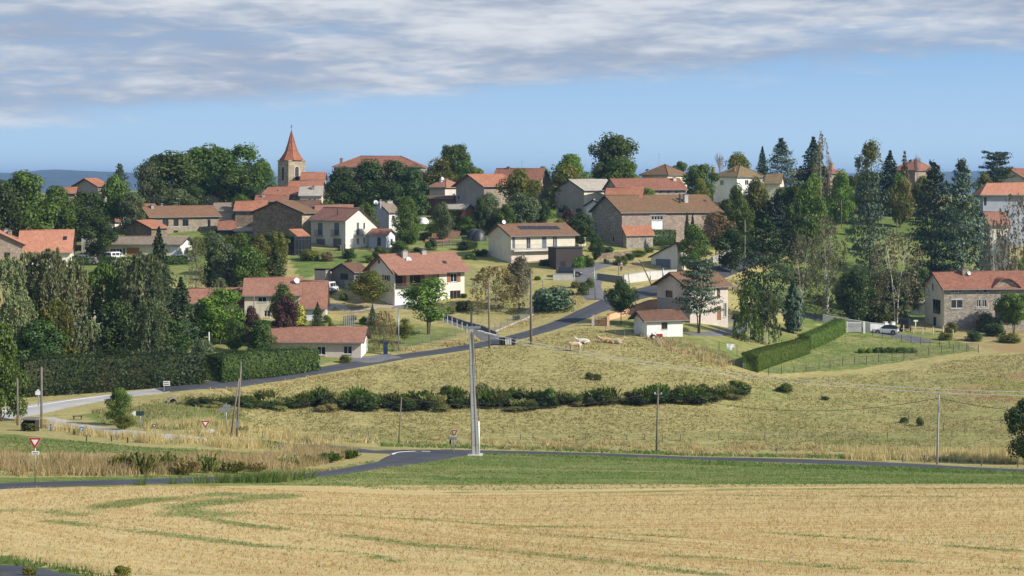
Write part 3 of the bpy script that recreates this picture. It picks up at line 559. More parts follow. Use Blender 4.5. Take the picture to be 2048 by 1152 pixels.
    tufts('bank_grass', [(380, 778), (600, 754), (960, 700), (960, 706), (600, 764), (380, 800)], 5, .35, .06, 'grass_dry', 3, .4, 24, clump=12)
    tufts('bank_grass', [(960, 900), (1300, 916), (2330, 947), (2330, 955), (1300, 924), (960, 908)], 8, .22, .05, 'grass_green', 3, .5, 41)
    tufts('bank_grass', [(560, 945), (760, 930), (860, 908), (870, 914), (780, 936), (560, 954)], 10, .25, .04, 'grass_dry', 3, .5, 42)
    tufts('bank_grass', [(180, 822), (420, 788), (520, 800), (470, 850), (340, 862), (210, 848)], 4, .35, .06, 'grass_pasture', 3, .5, 43)
    tufts('verge_grass', [(270, 964), (560, 959), (640, 950), (640, 955), (560, 966), (270, 971)], 60, .75, .03, 'grass_green', 3, .35, 44)
    tufts('tall_dry_grass', [(290, 962), (540, 957), (600, 953), (600, 956), (540, 961), (290, 966)], 12, .8, .03, 'grass_dry', 3, .3, 45)
    tufts('lawn_grass', [(1490, 745), (1650, 665), (1900, 680), (1960, 700), (1700, 735)], 3, .14, .06, 'grass_green', 3, .7, 25)
    tufts('verge_grass', [(-230, 1170), (-230, 1104), (60, 1120), (160, 1140), (280, 1165), (280, 1180)], 40, .3, .02, 'grass_green', 3, .4, 26, cond=lambda X, Y, r: r.random(len(X)) < .5)
all_grass()
# ---------------------------------------------------------------- trees and shrubs
# every kind is made at a reference size: crown 1 wide (radius .5), 1 high from the ground up; object scale sets real metres
def lobes(r, n, zlo, zhi, R=.5, prof=None):
    out = []
    for _ in range(n):
        t = r.random(); a = r.uniform(0, 2*np.pi); pr = prof(t) if prof else math.sqrt(max(0, 1-(2*t-1)**2))
        rad = R*pr*math.sqrt(r.random())*.72; out.append((rad*math.cos(a), rad*math.sin(a), zlo+(zhi-zlo)*t, r.uniform(.10, .19)))
    return out
def crown_round(seed, zlo=.22, n=6600, leaf=.029, nl=30, prof=None, sz=(.8, 1.3), tight=.55, up=.3):
    r = np.random.default_rng(seed); P = []; NN = []
    zc = (zlo+1)/2; Ls = lobes(r, nl, zlo+.08, .93, .5, prof)
    for (x, y, z, s) in Ls:
        k = n//nl; d = r.normal(size=(k, 3)); d /= np.linalg.norm(d, axis=1)[:, None]; rad = s*(tight+(1-tight)*r.random(k)); q = np.array([x, y, z])+d*np.column_stack([rad, rad, rad*.85])
        P.append(q); NN.append(d)
    P = np.concatenate(P); NN = np.concatenate(NN); P[:, 2] = np.clip(P[:, 2], zlo-.05, 1.03)
    k = n//5; t = r.random(k); a = r.uniform(0, 2*np.pi, k); pr = np.array([prof(v) if prof else math.sqrt(max(0, 1-(2*v-1)**2)) for v in t]); rad = .34*pr*np.sqrt(r.random(k)); Q = np.column_stack([rad*np.cos(a), rad*np.sin(a), zlo+(1-zlo)*(.05+.85*t)])
    P = np.concatenate([P, Q]); NN = np.concatenate([NN, np.zeros((k, 3))])
    return leaves(P, leaf*r.uniform(sz[0], sz[1], len(P)), up, 1.5, r, NN)
def crown_fir(seed, zlo=.06, tiers=26, n=6000, prof=lambda t: (1-t)**.85, droop=.10, leaf=.018, irr=.3):
    r = np.random.default_rng(seed); P = []
    per = n/tiers
    for i in range(tiers):
        t = (i+.5)/tiers; z = zlo+(1-zlo)*t; R = .5*prof(t)*(1-irr/2+irr*r.random()); nb = max(4, int(9*(R/.5)+4)); a0 = r.uniform(0, 6.3)
        for b in range(nb):
            a = a0+2*math.pi*b/nb+r.normal()*.25; Rb = R*r.uniform(.62, 1.08); k = max(3, int(per*1.25/nb*(.4+R/.35))); s = r.random(k)**.6
            rad = Rb*s; zz = z-droop*Rb*2*s*s+.02*s+r.normal(size=k)*.008; sp = r.normal(size=k)*.18*(Rb*.5+.02)
            P.append(np.column_stack([rad*math.cos(a)-sp*math.sin(a), rad*math.sin(a)+sp*math.cos(a), zz]))
    P = np.concatenate(P); q = P*[2.2, 2.2, 0]; return leaves(P, leaf*r.uniform(.8, 1.6, len(P)), .6, 2.0, r, q)
def crown_cedar(seed, zlo=.2, layers=13, n=5600, top=.62, leaf=.021):
    r = np.random.default_rng(seed); P = []
    for i in range(layers):
        t = (i+.3)/layers; z = zlo+(1-zlo)*t; R = .5*(1-t**1.9*top)*(.7+.3*math.sin(min(1, t*3+.35)*1.57)); nb = r.integers(4, 7); a0 = r.uniform(0, 6.3)
        for b in range(nb):
            a = a0+2*math.pi*b/nb+r.normal()*.3; Rb = R*r.uniform(.6, 1.1); k = int(n/layers/nb); s = r.random(k)**.55; rad = Rb*s; sp = r.normal(size=k)*.28*Rb
            zz = z+.05*s+r.normal(size=k)*.010+r.normal()*.015; P.append(np.column_stack([rad*math.cos(a)-sp*math.sin(a), rad*math.sin(a)+sp*math.cos(a), zz]))
    P = np.concatenate(P); q = P*[1.5, 1.5, 0]; return leaves(P, leaf*r.uniform(.8, 1.5, len(P)), .8, 1.8, r, q)
def crown_birch(seed, zlo=.12, n=3600, leaf=.02, strands=150, prof=lambda t: math.sin(math.pi*min(1, .12+.85*t)**.8)*.95+.05):
    r = np.random.default_rng(seed); P = []
    for _ in range(strands):
        t = r.random(); z = zlo+(1-zlo)*(t*.92+.08); R = .5*prof(t)*math.sqrt(r.uniform(.1, 1)); a = r.uniform(0, 6.3); k = n//strands; s = r.random(k); ln = r.uniform(.08, .24)
        P.append(np.column_stack([R*math.cos(a)+s*.03*math.cos(a)+r.normal(size=k)*.014, R*math.sin(a)+s*.03*math.sin(a)+r.normal(size=k)*.014, z-s*ln+.04*np.sin(s*3)]))
    P = np.concatenate(P); P[:, 2] = np.maximum(P[:, 2], zlo*.4); return leaves(P, leaf*r.uniform(.7, 1.4, len(P)), 0, 1.9, r)
def crown_shrub(seed, n=1500, leaf=.06, nl=10, upright=0):
    r = np.random.default_rng(seed); P = []; NN = []
    for _ in range(nl):
        a = r.uniform(0, 6.3); rad = .33*math.sqrt(r.random()); z = r.uniform(.25, .72); s = r.uniform(.17, .28); k = n//nl; d = r.normal(size=(k, 3)); d /= np.linalg.norm(d, axis=1)[:, None]
        q = np.array([rad*math.cos(a), rad*math.sin(a), z])+d*(s*(.6+.4*r.random(k)))[:, None]; q[:, 2] *= (1.0+upright*r.random()*.3); P.append(q); NN.append(d)
    k = n//4; a = r.uniform(0, 6.3, k); rad = .42*np.sqrt(r.random(k)); P.append(np.column_stack([rad*np.cos(a), rad*np.sin(a), r.uniform(0, .4, k)])); NN.append(np.zeros((k, 3)))
    P = np.concatenate(P); P[:, 2] = np.clip(P[:, 2], .02, 1.1); return leaves(P, leaf*r.uniform(.6, 1.3, len(P)), .2+upright*0, 1.7, r, np.concatenate(NN))
def broom(seed, n=900):
    """upright wispy stems like broom"""
    r = np.random.default_rng(seed); V = []
    for _ in range(n):
        a = r.uniform(0, 6.3); b = r.uniform(0, .30); p0 = np.array([b*math.cos(a), b*math.sin(a), 0]); le = r.uniform(.10, .55); dirv = np.array([le*math.cos(a)*r.uniform(.3, 1), le*math.sin(a)*r.uniform(.3, 1), r.uniform(.55, 1.05)*(1-le*.6)])
        s = r.uniform(.15, .75); q0 = p0+dirv*s; q1 = p0+dirv*min(1.0, s+r.uniform(.18, .34)); w = np.cross(dirv, r.normal(size=3)); w = w/np.linalg.norm(w)*.035
        V += [q0-w*.6, q0+w*.6, q1+w, q1-w]
    V = np.array(V); V[:, 2] = np.maximum(V[:, 2], 0); return V, np.arange(len(V))
def trunk_mesh(name, seed, mat, ztop=.8, r0=.022, zfirst=.25, nlimb=7, spread=.30, n=6, multi=1, fork=0):
    r = random.Random(seed); b = MB()
    for q in range(multi):
        ox = 0 if multi == 1 else math.cos(q*6.3/multi)*.02; oy = 0 if multi == 1 else math.sin(q*6.3/multi)*.02; lx, ly = (r.uniform(-.03, .03), r.uniform(-.03, .03)) if multi == 1 else (ox*9, oy*9)
        pts = [(ox+lx*t*t, oy+ly*t*t, -.03+(ztop+.03)*t) for t in (0, .06, .3, .55, .8, 1)]; b.tube(pts, [r0*1.35, r0, r0*.8, r0*.6, r0*.35, r0*.1], n)
        for i in range(nlimb):
            t = zfirst+(ztop*.9-zfirst)*i/max(1, nlimb-1); a = i*2.4+r.uniform(-.5, .5)+q; k = t/ztop; p0 = Vector((ox+lx*k*k, oy+ly*k*k, t)); sp = spread*r.uniform(.7, 1.1)*(1.1-.6*k); rr = r0*.42*(1-k*.6)
            p1 = p0+Vector((math.cos(a)*sp*.5, math.sin(a)*sp*.5, .06+.05*r.random())); p2 = p0+Vector((math.cos(a)*sp, math.sin(a)*sp, .12+.08*r.random())); b.tube([p0, p1, p2], [rr, rr*.6, rr*.15], 5)
            a2 = a+r.choice((-.7, .7)); p3 = p1+Vector((math.cos(a2)*sp*.4, math.sin(a2)*sp*.4, .08)); b.tube([p1, p3], [rr*.5, rr*.1], 4)
    return b.mesh(name, M[mat], True)
def bare_mesh(name, seed, mat, depth=5, up=.72):
    r = random.Random(seed); b = MB()
    def grow(p, d, ln, rad, k):
        q = p+d*ln; b.tube([p, (p+q)/2+Vector((r.uniform(-1, 1), r.uniform(-1, 1), 0))*ln*.06, q], [rad, rad*.85, rad*.65], 4 if k < 4 else 5, False)
        if k == 0: return
        for _ in range(3 if k < 4 else 2):
            nd = (d+Vector((r.uniform(-1, 1), r.uniform(-1, 1), r.uniform(-.25, .6)))*.62).normalized(); grow(q, nd, ln*r.uniform(.62, .85), rad*.62, k-1)
        grow(q, (d+Vector((r.uniform(-.2, .2), r.uniform(-.2, .2), .2))).normalized(), ln*.75, rad*.7, k-1)
    grow(Vector((0, 0, -.02)), Vector((0, 0, 1)), .24, .016, depth); V = np.array(b.v); s = 1/V[:, 2].max(); b.v = [(x*s*.8, y*s*.8, z*s) for x, y, z in b.v]
    return b.mesh(name, M[mat], False)
CR = {}
def crown(kind, var, mat):
    key = (kind, var, mat)
    if key in CR: return CR[key]
    geo = (kind, var)
    if geo not in CR:
        s = hash_(kind)*100+var
        g = {'round': lambda: crown_round(s), 'tall': lambda: crown_round(s, .12, 6600, .026, 34, lambda t: math.sin(math.pi*min(1, .15+.8*t))), 'low': lambda: crown_round(s, .05, 6600, .029, 30),
             'dome': lambda: crown_round(s, .0, 7400, .028, 40, lambda t: math.sqrt(max(0, 1-t**2.2)), tight=.7), 'ball': lambda: crown_round(s, .26, 7000, .026, 40, None, tight=.8), 'loose': lambda: crown_round(s, .18, 3400, .030, 22, None, tight=.25, up=.6),
             'fir': lambda: crown_fir(s), 'firloose': lambda: crown_fir(s, .08, 16, 3000, lambda t: (1-t)**.75, .2, .024, .6), 'column': lambda: crown_fir(s, .04, 30, 3600, lambda t: math.sin(math.pi*min(1, .2+.8*t))**.7, .02, .04, .15),
             'cedar': lambda: crown_cedar(s), 'cedarwide': lambda: crown_cedar(s, .28, 10, 6400, .35, .022), 'cedarcone': lambda: crown_cedar(s, .08, 22, 7000, .92, .019), 'birch': lambda: crown_birch(s, .1, 3300, .016, 150, lambda t: max(.06, 1-max(0, (t-.5)/.56)**2.2)*(.8+.2*math.sin(t*9))), 'weep': lambda: crown_birch(s, .06, 6400, .018, 230, lambda t: math.sqrt(max(0.02, 1-(max(0, t-.3)/.72)**2))),
             'thinbirch': lambda: crown_birch(s, .2, 1500, .018, 90), 'shrub': lambda: crown_shrub(s), 'bush': lambda: crown_shrub(s, 2600, .05, 16), 'broom': lambda: broom(s), 'densbirch': lambda: crown_birch(s, .04, 6400, .026, 210, lambda t: max(.05, 1-max(0, (t-.45)/.62)**2.4)*(.8+.2*math.sin(t*9)))}[kind]()
        V, Fa = g
        if kind not in ('shrub', 'bush', 'broom'):
            rr = np.hypot(V[:, 0], V[:, 1]); V = V*np.array([.5/np.percentile(rr, 97.5), .5/np.percentile(rr, 97.5), 1/np.percentile(V[:, 2], 99.8)])
        CR[geo] = (V, Fa)
    V, Fa = CR[geo]; me = raw_mesh('crown', V, Fa, 4, M[mat]); CR[key] = me; return me
def hash_(s): return sum((i+1)*ord(c) for i, c in enumerate(s)) % 997
TK = {}
def trunk(kind, var):
    key = (kind, var)
    if key in TK: return TK[key]
    mk = {'std': lambda: trunk_mesh('trunk', var, 'bark', .8, .022, .25, 8), 'thin': lambda: trunk_mesh('trunk', var+20, 'bark_birch', .93, .010, .3, 10, .28), 'birch2': lambda: trunk_mesh('trunk', var+30, 'bark_birch', .9, .013, .3, 7, .25, multi=2), 'fir': lambda: trunk_mesh('trunk', var+40, 'bark', .97, .016, .2, 4, .1),
          'multi': lambda: trunk_mesh('trunk', var+50, 'bark', .75, .016, .2, 5, .25, multi=3), 'grey': lambda: trunk_mesh('trunk', var+60, 'bark_grey', .8, .018, .25, 8, .3), 'shrub': lambda: trunk_mesh('stem', var+70, 'bark', .6, .02, .08, 5, .3, 5, multi=3), 'tall': lambda: trunk_mesh('trunk', var+80, 'bark', .85, .020, .38, 7, .26)}[kind]()
    TK[key] = mk; return mk
TREE_N = [0]
def tree(name, cx, Y, top, w, kind, mat, label, cat='tree', tk='std', group=None, base=None, zs=1.0, depth=None):
    """cx, top, w: where its middle, tip and width stand in the photo at distance Y"""
    TREE_N[0] += 1; i = TREE_N[0]; p = hit(cx, base) if base else at(cx, Y); Y = p.y; H = (HZ-top)/F*Y-p.z; Wd = w/F*Y; H = max(H, .4)
    root = empty(name, p, (i*2.39) % 6.28); tag(root, label, cat, group)
    if kind == 'bare':
        o = link('trunk', bare_cache(i % 3, mat), root)
        o.scale = (Wd, Wd, H); return root
    c = link('crown' if cat == 'tree' else 'foliage', crown(kind, i % 3, mat), root); c.scale = (Wd*1.02, Wd*1.02, H)
    if tk: t = link('trunk' if cat == 'tree' else 'stem', trunk(tk, i % 2), root); ts = H*.55+Wd*.45; t.scale = (max(Wd*.9, H*.5), max(Wd*.9, H*.5), H)
    return root
BC = {}
def bare_cache(v, mat):
    if (v, mat) not in BC: BC[(v, mat)] = bare_mesh('bare_branches', v+3, mat)
    return BC[(v, mat)]
def hedge(name, pix, width, height, mat, label, leaf=.16, dens=26, cat='hedge', ends=True, rag=.12, Ys=None, hs=None):
    pts = [tuple((hit(*p) if Ys is None else at(p[0], Ys[i]))[:2]) for i, p in enumerate(pix)]; C = smooth_line(pts, .5); n = len(C); T = np.gradient(C, axis=0); T /= np.linalg.norm(T, axis=1)[:, None]; Nn = np.stack([-T[:, 1], T[:, 0]], 1)
    hh = np.interp(np.linspace(0, 1, n), np.linspace(0, 1, len(hs)), hs) if hs else np.full(n, height)
    s = np.linalg.norm(np.diff(C, axis=0), axis=1).sum(); per = 2*height+width; k = int(s*per*dens); r = np.random.default_rng(int(s*10)+hash_(name))
    i = r.integers(0, n-1, k); f = r.random(k); c = C[i]*(1-f)[:, None]+C[np.minimum(i+1, n-1)]*f[:, None]; nn = Nn[i]; h = hh[i]; e = r.random(k)*per; side = np.where(e < height, -1, np.where(e < 2*height, 1, 0))
    off = np.where(side == 0, r.uniform(-.5, .5, k)*width, side*width/2); zz = np.where(side == 0, h, r.random(k)*h); j = r.normal(size=k)*rag; off = off+np.where(side == 0, 0, j); zz = zz+np.where(side == 0, j, 0)
    nv = np.zeros((k, 3)); nv[:, :2] = nn*np.sign(side)[:, None]; nv[:, 2] = (side == 0)*1.0
    P = np.column_stack([c+nn*off[:, None], TZ(c[:, 0], c[:, 1])+zz]); o0 = hit(*pix[0]) if Ys is None else at(pix[0][0], Ys[0]); 
    if ends:
        for ci, tv in ((0, -T[0]), (n-1, T[-1])):
            m = int(width*height*dens*1.4); q = C[ci][None]+Nn[ci][None]*r.uniform(-.5, .5, m)[:, None]*width+tv[None]*(r.normal(size=m)*rag)[:, None]; P = np.concatenate([P, np.column_stack([q, TZ(q[:, 0], q[:, 1])+r.random(m)*hh[ci]])]); e3 = np.tile([tv[0], tv[1], 0], (m, 1)); nv = np.concatenate([nv, e3])
    V, Fa = leaves(P, leaf*r.uniform(.7, 1.4, len(P)), .1, 1.5, r, nv*1.2); root = empty(name, o0); tag(root, label, cat); V = V-np.array(o0)
    link('foliage', raw_mesh('foliage', V, Fa, 4, M[mat]), root)
    # the dense woody inside
    W2 = width/2-.18; VV = []; st = max(1, n//60); idx = list(range(0, n, st))+([n-1] if (n-1) % st else [])
    for q in idx:
        for sg, zt in ((-1, 0), (-1, 1), (1, 1), (1, 0)):
            p = C[q]+Nn[q]*W2*sg; VV.append((p[0]-o0.x, p[1]-o0.y, float(TZ(p[0], p[1]))-o0.z+(hh[q]-.2 if zt else -.3)))
    Fa = []
    for a in range(len(idx)-1):
        for b in range(4): Fa += [a*4+b, a*4+(b+1) % 4, a*4+4+(b+1) % 4, a*4+4+b]
    l = len(idx)-1; Fa += [0, 1, 2, 3, l*4+3, l*4+2, l*4+1, l*4]
    link('branches', raw_mesh('branches', VV, Fa, 4, M[mat]), root); return root
# ---------------------------------------------------------------- houses
class House:
    """A: near corner (photo px, distance). th: direction of its right-hand face. xr/xl: where the far ends of the two faces stand."""
    def __init__(s, name, label, A, th, xr, xl, eave, ridge, axis, wall, roof, frac=.5, eave2=None, hip=False, cat='house', wall_r=None, oe=.45, og=.35, base=None, thick=.16, under=2.5, roofd=True, zlift=0, dep=8.0):
        s.A = hit(A[0], base) if base else at(*A); s.A.z += zlift; s.th = math.radians(th); c, sn = math.cos(s.th), math.sin(s.th); s.dr = (c, sn); s.dl = (-sn, c)
        if dep:   # turn the plan until the gable end is dep metres deep
            best = None
            for q in range(4, 125):
                t = math.radians(q); s.dr = (math.cos(t), math.sin(t)); s.dl = (-math.sin(t), math.cos(t)); a, b = s.sol(xr, 'r'), s.sol(xl, 'l')
                if a <= 0 or b <= 0: continue
                e = abs((a if axis == 'l' else b)-dep)
                if best is None or e < best[0]: best = (e, t)
            s.th = best[1]; s.dr = (math.cos(s.th), math.sin(s.th)); s.dl = (-math.sin(s.th), math.cos(s.th))
        s.Lr = s.sol(xr, 'r'); s.Ll = s.sol(xl, 'l'); print('HOUSE %-13s A=%d th=%.0f Lr=%.1f Ll=%.1f' % (name, A[0], math.degrees(s.th), s.Lr, s.Ll)); s.h = s.zof(eave, s.A.y); s.hip = hip; s.axis = axis; s.frac = frac; s.oe, s.og = oe, og
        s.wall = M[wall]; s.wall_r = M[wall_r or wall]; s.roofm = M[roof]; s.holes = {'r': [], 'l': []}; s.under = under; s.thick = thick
        s.root = empty(name, s.A, s.th); tag(s.root, label, cat)
        s.La, s.Lb = (s.Lr, s.Ll) if axis == 'r' else (s.Ll, s.Lr); bd = s.dl if axis == 'r' else s.dr; s.bd = bd; s.ad = s.dr if axis == 'r' else s.dl
        Yb = s.A.y+s.Lb*frac*bd[1]; s.hr = max(s.h+.3, s.zof(ridge, Yb)); s.h2 = s.h if eave2 is None else s.zof(eave2, s.A.y+s.Lb*bd[1])
        if eave2 is None and frac not in (.5,) and not hip: s.h2 = s.h
    def sol(s, px, f):
        u = (px-CX)/F; d = s.dr if f == 'r' else s.dl; return (u*s.A.y-s.A.x)/(d[0]-u*d[1])
    def zof(s, py, Y): return (HZ-py)/F*Y-s.A.z
    def face(s, f, x0, y0, x1, y1):
        a, b = sorted((s.sol(x0, f), s.sol(x1, f))); d = s.dr if f == 'r' else s.dl; Y = s.A.y+(a+b)/2*d[1]; return a, b, s.zof(y1, Y), s.zof(y0, Y)
    def fbox(s, mb, f, a, b, z0, z1, o0, o1):
        return mb.box(a, b, -o1, -o0, z0, z1) if f == 'r' else mb.box(-o1, -o0, a, b, z0, z1)
    def ab(s, a, b, z): return (a, b, z) if s.axis == 'r' else (b, a, z)
    def zroof(s, b):
        fb = s.frac*s.Lb
        if b <= fb: return s.h+(s.hr-s.h)*b/max(fb, .01)
        return s.hr+(s.h2-s.hr)*(b-fb)/max(s.Lb-fb, .01)
    # openings -------------------------------------------------
    def window(s, f, x0, y0, x1, y1, frame='frame_white', mull=1, shutters=None, hole=True, label=None, sill=True, bars=0):
        a, b, z0, z1 = s.face(f, x0, y0, x1, y1); hole = s.addhole(f, a, b, z0, z1) if hole else False; o = -.14 if hole else .0; w = .07; fr = MB()
        for q in ((a, a+w, z0, z1), (b-w, b, z0, z1), (a+w, b-w, z0, z0+w), (a+w, b-w, z1-w, z1)): s.fbox(fr, f, q[0], q[1], q[2], q[3], o, o+.07)
        for k in range(mull): m = a+(b-a)*(k+1)/(mull+1); s.fbox(fr, f, m-.04, m+.04, z0+w, z1-w, o, o+.06)
        for k in range(bars): m = z0+(z1-z0)*(k+1)/(bars+1); s.fbox(fr, f, a+w, b-w, m-.02, m+.02, o, o+.05)
        win = fr.build('window', M[frame], s.root); p = MB(); s.fbox(p, f, a+w*.5, b-w*.5, z0+w*.5, z1-w*.5, o+.01, o+.03); p.build('pane', M['glass'], win)
        if sill: q = MB(); s.fbox(q, f, a-.08, b+.08, z0-.10, z0, -.05, .09); q.build('sill', M['concrete_light'], win)
        if label: win['label'] = label
        if shutters:
            for sa, sb in ((a-(b-a)*.5-.03, a-.03), (b+.03, b+(b-a)*.5+.03)): q = MB(); s.fbox(q, f, sa, sb, z0, z1, .01, .06); q.build('shutter', M[shutters], s.root)
        return win
    def door(s, f, x0, y0, x1, y1, mat, name='door', panels=3, hole=True, handle=True, label=None, horiz=True):
        a, b, z0, z1 = s.face(f, x0, y0, x1, y1); hole = s.addhole(f, a, b, z0, z1) if hole else False; o = -.14 if hole else 0; d = MB(); s.fbox(d, f, a, b, z0, z1, o, o+.05)
        for k in range(panels):
            if horiz: t0 = z0+(z1-z0)*(k+.08)/panels; t1 = z0+(z1-z0)*(k+.92)/panels; s.fbox(d, f, a+.06, b-.06, t0, t1, o+.052, o+.075)
            else: t0 = a+(b-a)*(k+.06)/panels; t1 = a+(b-a)*(k+.94)/panels; s.fbox(d, f, t0, t1, z0+.06, z1-.06, o+.052, o+.075)
        dd = d.build(name, M[mat], s.root)
        if handle: q = MB(); s.fbox(q, f, b-.2, b-.1, z0+(z1-z0)*.48, z0+(z1-z0)*.53, o+.075, o+.12); q.build('handle', M['galvanised'], dd)
        if label: dd['label'] = label
        return dd
    def addhole(s, f, a, b, z0, z1):
        Lf = s.Lr if f == 'r' else s.Ll; top = min(s.h, s.h2)-.05
        if a < .08 or b > Lf-.08 or z1 > top: return False
        for (c, d, e, g) in s.holes[f]:
            if a < d+.02 and b > c-.02 and z0 < g+.02 and z1 > e-.02: return False
        s.holes[f].append((a, b, z0, z1)); return True
    def balcony(s, f, x0, y0, x1, y1, d=.5, mat='metal_dark', slab=True):
        a, b, z0, z1 = s.face(f, x0, y0, x1, y1); m = MB()
        n = max(3, int((b-a)/.25))
        for k in range(n+1): t = a+(b-a)*k/n; s.fbox(m, f, t-.015, t+.015, z0, z1, d-.03, d)
        for z in (z0, z1-.04): s.fbox(m, f, a, b, z, z+.04, d-.035, d+.005)
        for t in (a, b): s.fbox(m, f, t-.02, t+.02, z1-.04, z1, 0, d); s.fbox(m, f, t-.02, t+.02, z0, z0+.04, 0, d)
        r = m.build('railing', M[mat], s.root)
        if slab: q = MB(); s.fbox(q, f, a-.05, b+.05, z0-.14, z0-.01, 0, d+.05); q.build('balcony_slab', M['concrete'], s.root)
        return r
    def slab(s, name, f, x0, y0, x1, y1, o0, o1, mat, label=None):
        a, b, z0, z1 = s.face(f, x0, y0, x1, y1); m = MB(); s.fbox(m, f, a, b, z0, z1, o0, o1); o = m.build(name, M[mat], s.root)
        if label: o['label'] = label
        return o
    # walls and roof -------------------------------------------
    def panel(s, mb, f, o, d, nrm, Lf, z0, z1, holes):
        xs = sorted({0, Lf, *[h[0] for h in holes], *[h[1] for h in holes]}); zs = sorted({z0, z1, *[h[2] for h in holes], *[h[3] for h in holes]}); o = Vector(o); d = Vector(d); nrm = Vector(nrm)
        P = lambda a, z, dep=0: tuple(o+d*a+Vector((0, 0, z))-nrm*dep)
        for i in range(len(xs)-1):
            for j in range(len(zs)-1):
                cx_, cz = (xs[i]+xs[i+1])/2, (zs[j]+zs[j+1])/2
                if any(h[0] < cx_ < h[1] and h[2] < cz < h[3] for h in holes): continue
                mb.add([P(xs[i], zs[j]), P(xs[i+1], zs[j]), P(xs[i+1], zs[j+1]), P(xs[i], zs[j+1])], [(0, 1, 2, 3)])
        for a, b, c, e in holes:
            q = [(a, c), (b, c), (b, e), (a, e)]
            for k in range(4): p1, p2 = q[k], q[(k+1) % 4]; mb.add([P(*p1), P(*p2), P(*p2, .16), P(*p1, .16)], [(0, 1, 2, 3)])
    def finish(s, gutter=True, cap=True, roof=True, verge='wood_dark'):
        z0 = -s.under; Lr, Ll = s.Lr, s.Ll; hm = min(s.h, s.h2); fr = MB(); fl = MB()
        ftop = lambda f: s.h if (f == s.axis) else (hm if not s.hip else s.h)
        s.panel(fr, 'r', (0, 0, 0), (1, 0, 0), (0, -1, 0), Lr, z0, s.h if s.axis == 'r' or s.hip else hm, s.holes['r'])
        s.panel(fl, 'l', (0, 0, 0), (0, 1, 0), (-1, 0, 0), Ll, z0, s.h if s.axis == 'l' or s.hip else hm, s.holes['l'])
        back = MB(); hb = s.h2 if not s.hip else s.h; hb_r = (s.h2 if s.axis == 'r' else hm) if not s.hip else s.h; hb_l = (s.h2 if s.axis == 'l' else hm) if not s.hip else s.h
        back.add([(0, Ll, z0), (Lr, Ll, z0), (Lr, Ll, hb_r), (0, Ll, hb_r)], [(0, 1, 2, 3)]); back.add([(Lr, 0, z0), (Lr, Ll, z0), (Lr, Ll, hb_l), (Lr, 0, hb_l)], [(0, 1, 2, 3)])
        if not s.hip:
            fb = s.frac*s.Lb; poly = [(0, hm), (s.Lb, hm)]
            if s.h2 > hm+.01: poly.append((s.Lb, s.h2))
            poly.append((fb, s.hr-.02))
            if s.h > hm+.01: poly.append((0, s.h))
            for aa, mb in ((0, fl if s.axis == 'r' else fr), (s.La, back)): mb.add([s.ab(aa, b, z) for b, z in poly], [tuple(range(len(poly)))])
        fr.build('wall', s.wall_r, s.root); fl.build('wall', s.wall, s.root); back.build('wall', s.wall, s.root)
        if not roof: return s
        if s.hip: return s.hiproof(gutter)
        fb = s.frac*s.Lb; og, oe, t = s.og, s.oe, s.thick
        for near in (True, False):
            b0, b1 = (0, fb) if near else (s.Lb, fb); h0 = s.h if near else s.h2
            if abs(b1-b0) < .05: continue
            sl = (s.hr-h0)/abs(b1-b0); sg = -1 if near else 1; be = b0+sg*oe; ze = h0-sl*oe; ln = math.hypot(abs(b1-be), s.hr-ze)
            V = [s.ab(-og, be, ze), s.ab(s.La+og, be, ze), s.ab(s.La+og, b1, s.hr), s.ab(-og, b1, s.hr)]; T = [(x, y, z+t) for x, y, z in V]; m = MB()
            uv = [(0, ln), (s.La+2*og, ln), (s.La+2*og, 0), (0, 0)]
            m.add(V+T, [(3, 2, 1, 0), (4, 5, 6, 7), (0, 1, 5, 4), (2, 3, 7, 6), (1, 2, 6, 5), (3, 0, 4, 7)], [uv, uv, uv, uv, uv, uv]); r = m.build('roof', s.roofm, s.root)
            if near or True:
                for aa in (-og, s.La+og):   # verge boards
                    g = MB(); q0 = Vector(s.ab(aa, be, ze)); q1 = Vector(s.ab(aa, b1, s.hr)); e = Vector(s.ab(.03 if aa > 0 else -.03, 0, 0)); g.prism([q0+Vector((0, 0, -.12)), q1+Vector((0, 0, -.12)), q1+Vector((0, 0, t-.02)), q0+Vector((0, 0, t-.02))], e)
                    g.build('verge_board', M[verge], s.root)
            if gutter:
                g = MB(); g.tube([s.ab(-og, be+sg*.07, ze+.03), s.ab(s.La+og, be+sg*.07, ze+.03)], .07, 6); g.build('gutter', M['metal_grey'], s.root)
        if cap and 0.02 < s.frac < .98: g = MB(); g.tube([s.ab(-og, fb, s.hr+t-.02), s.ab(s.La/2, fb, s.hr+t), s.ab(s.La+og, fb, s.hr+t-.02)], .11, 6); g.build('ridge_tiles', s.roofm, s.root, smooth=True)
        return s
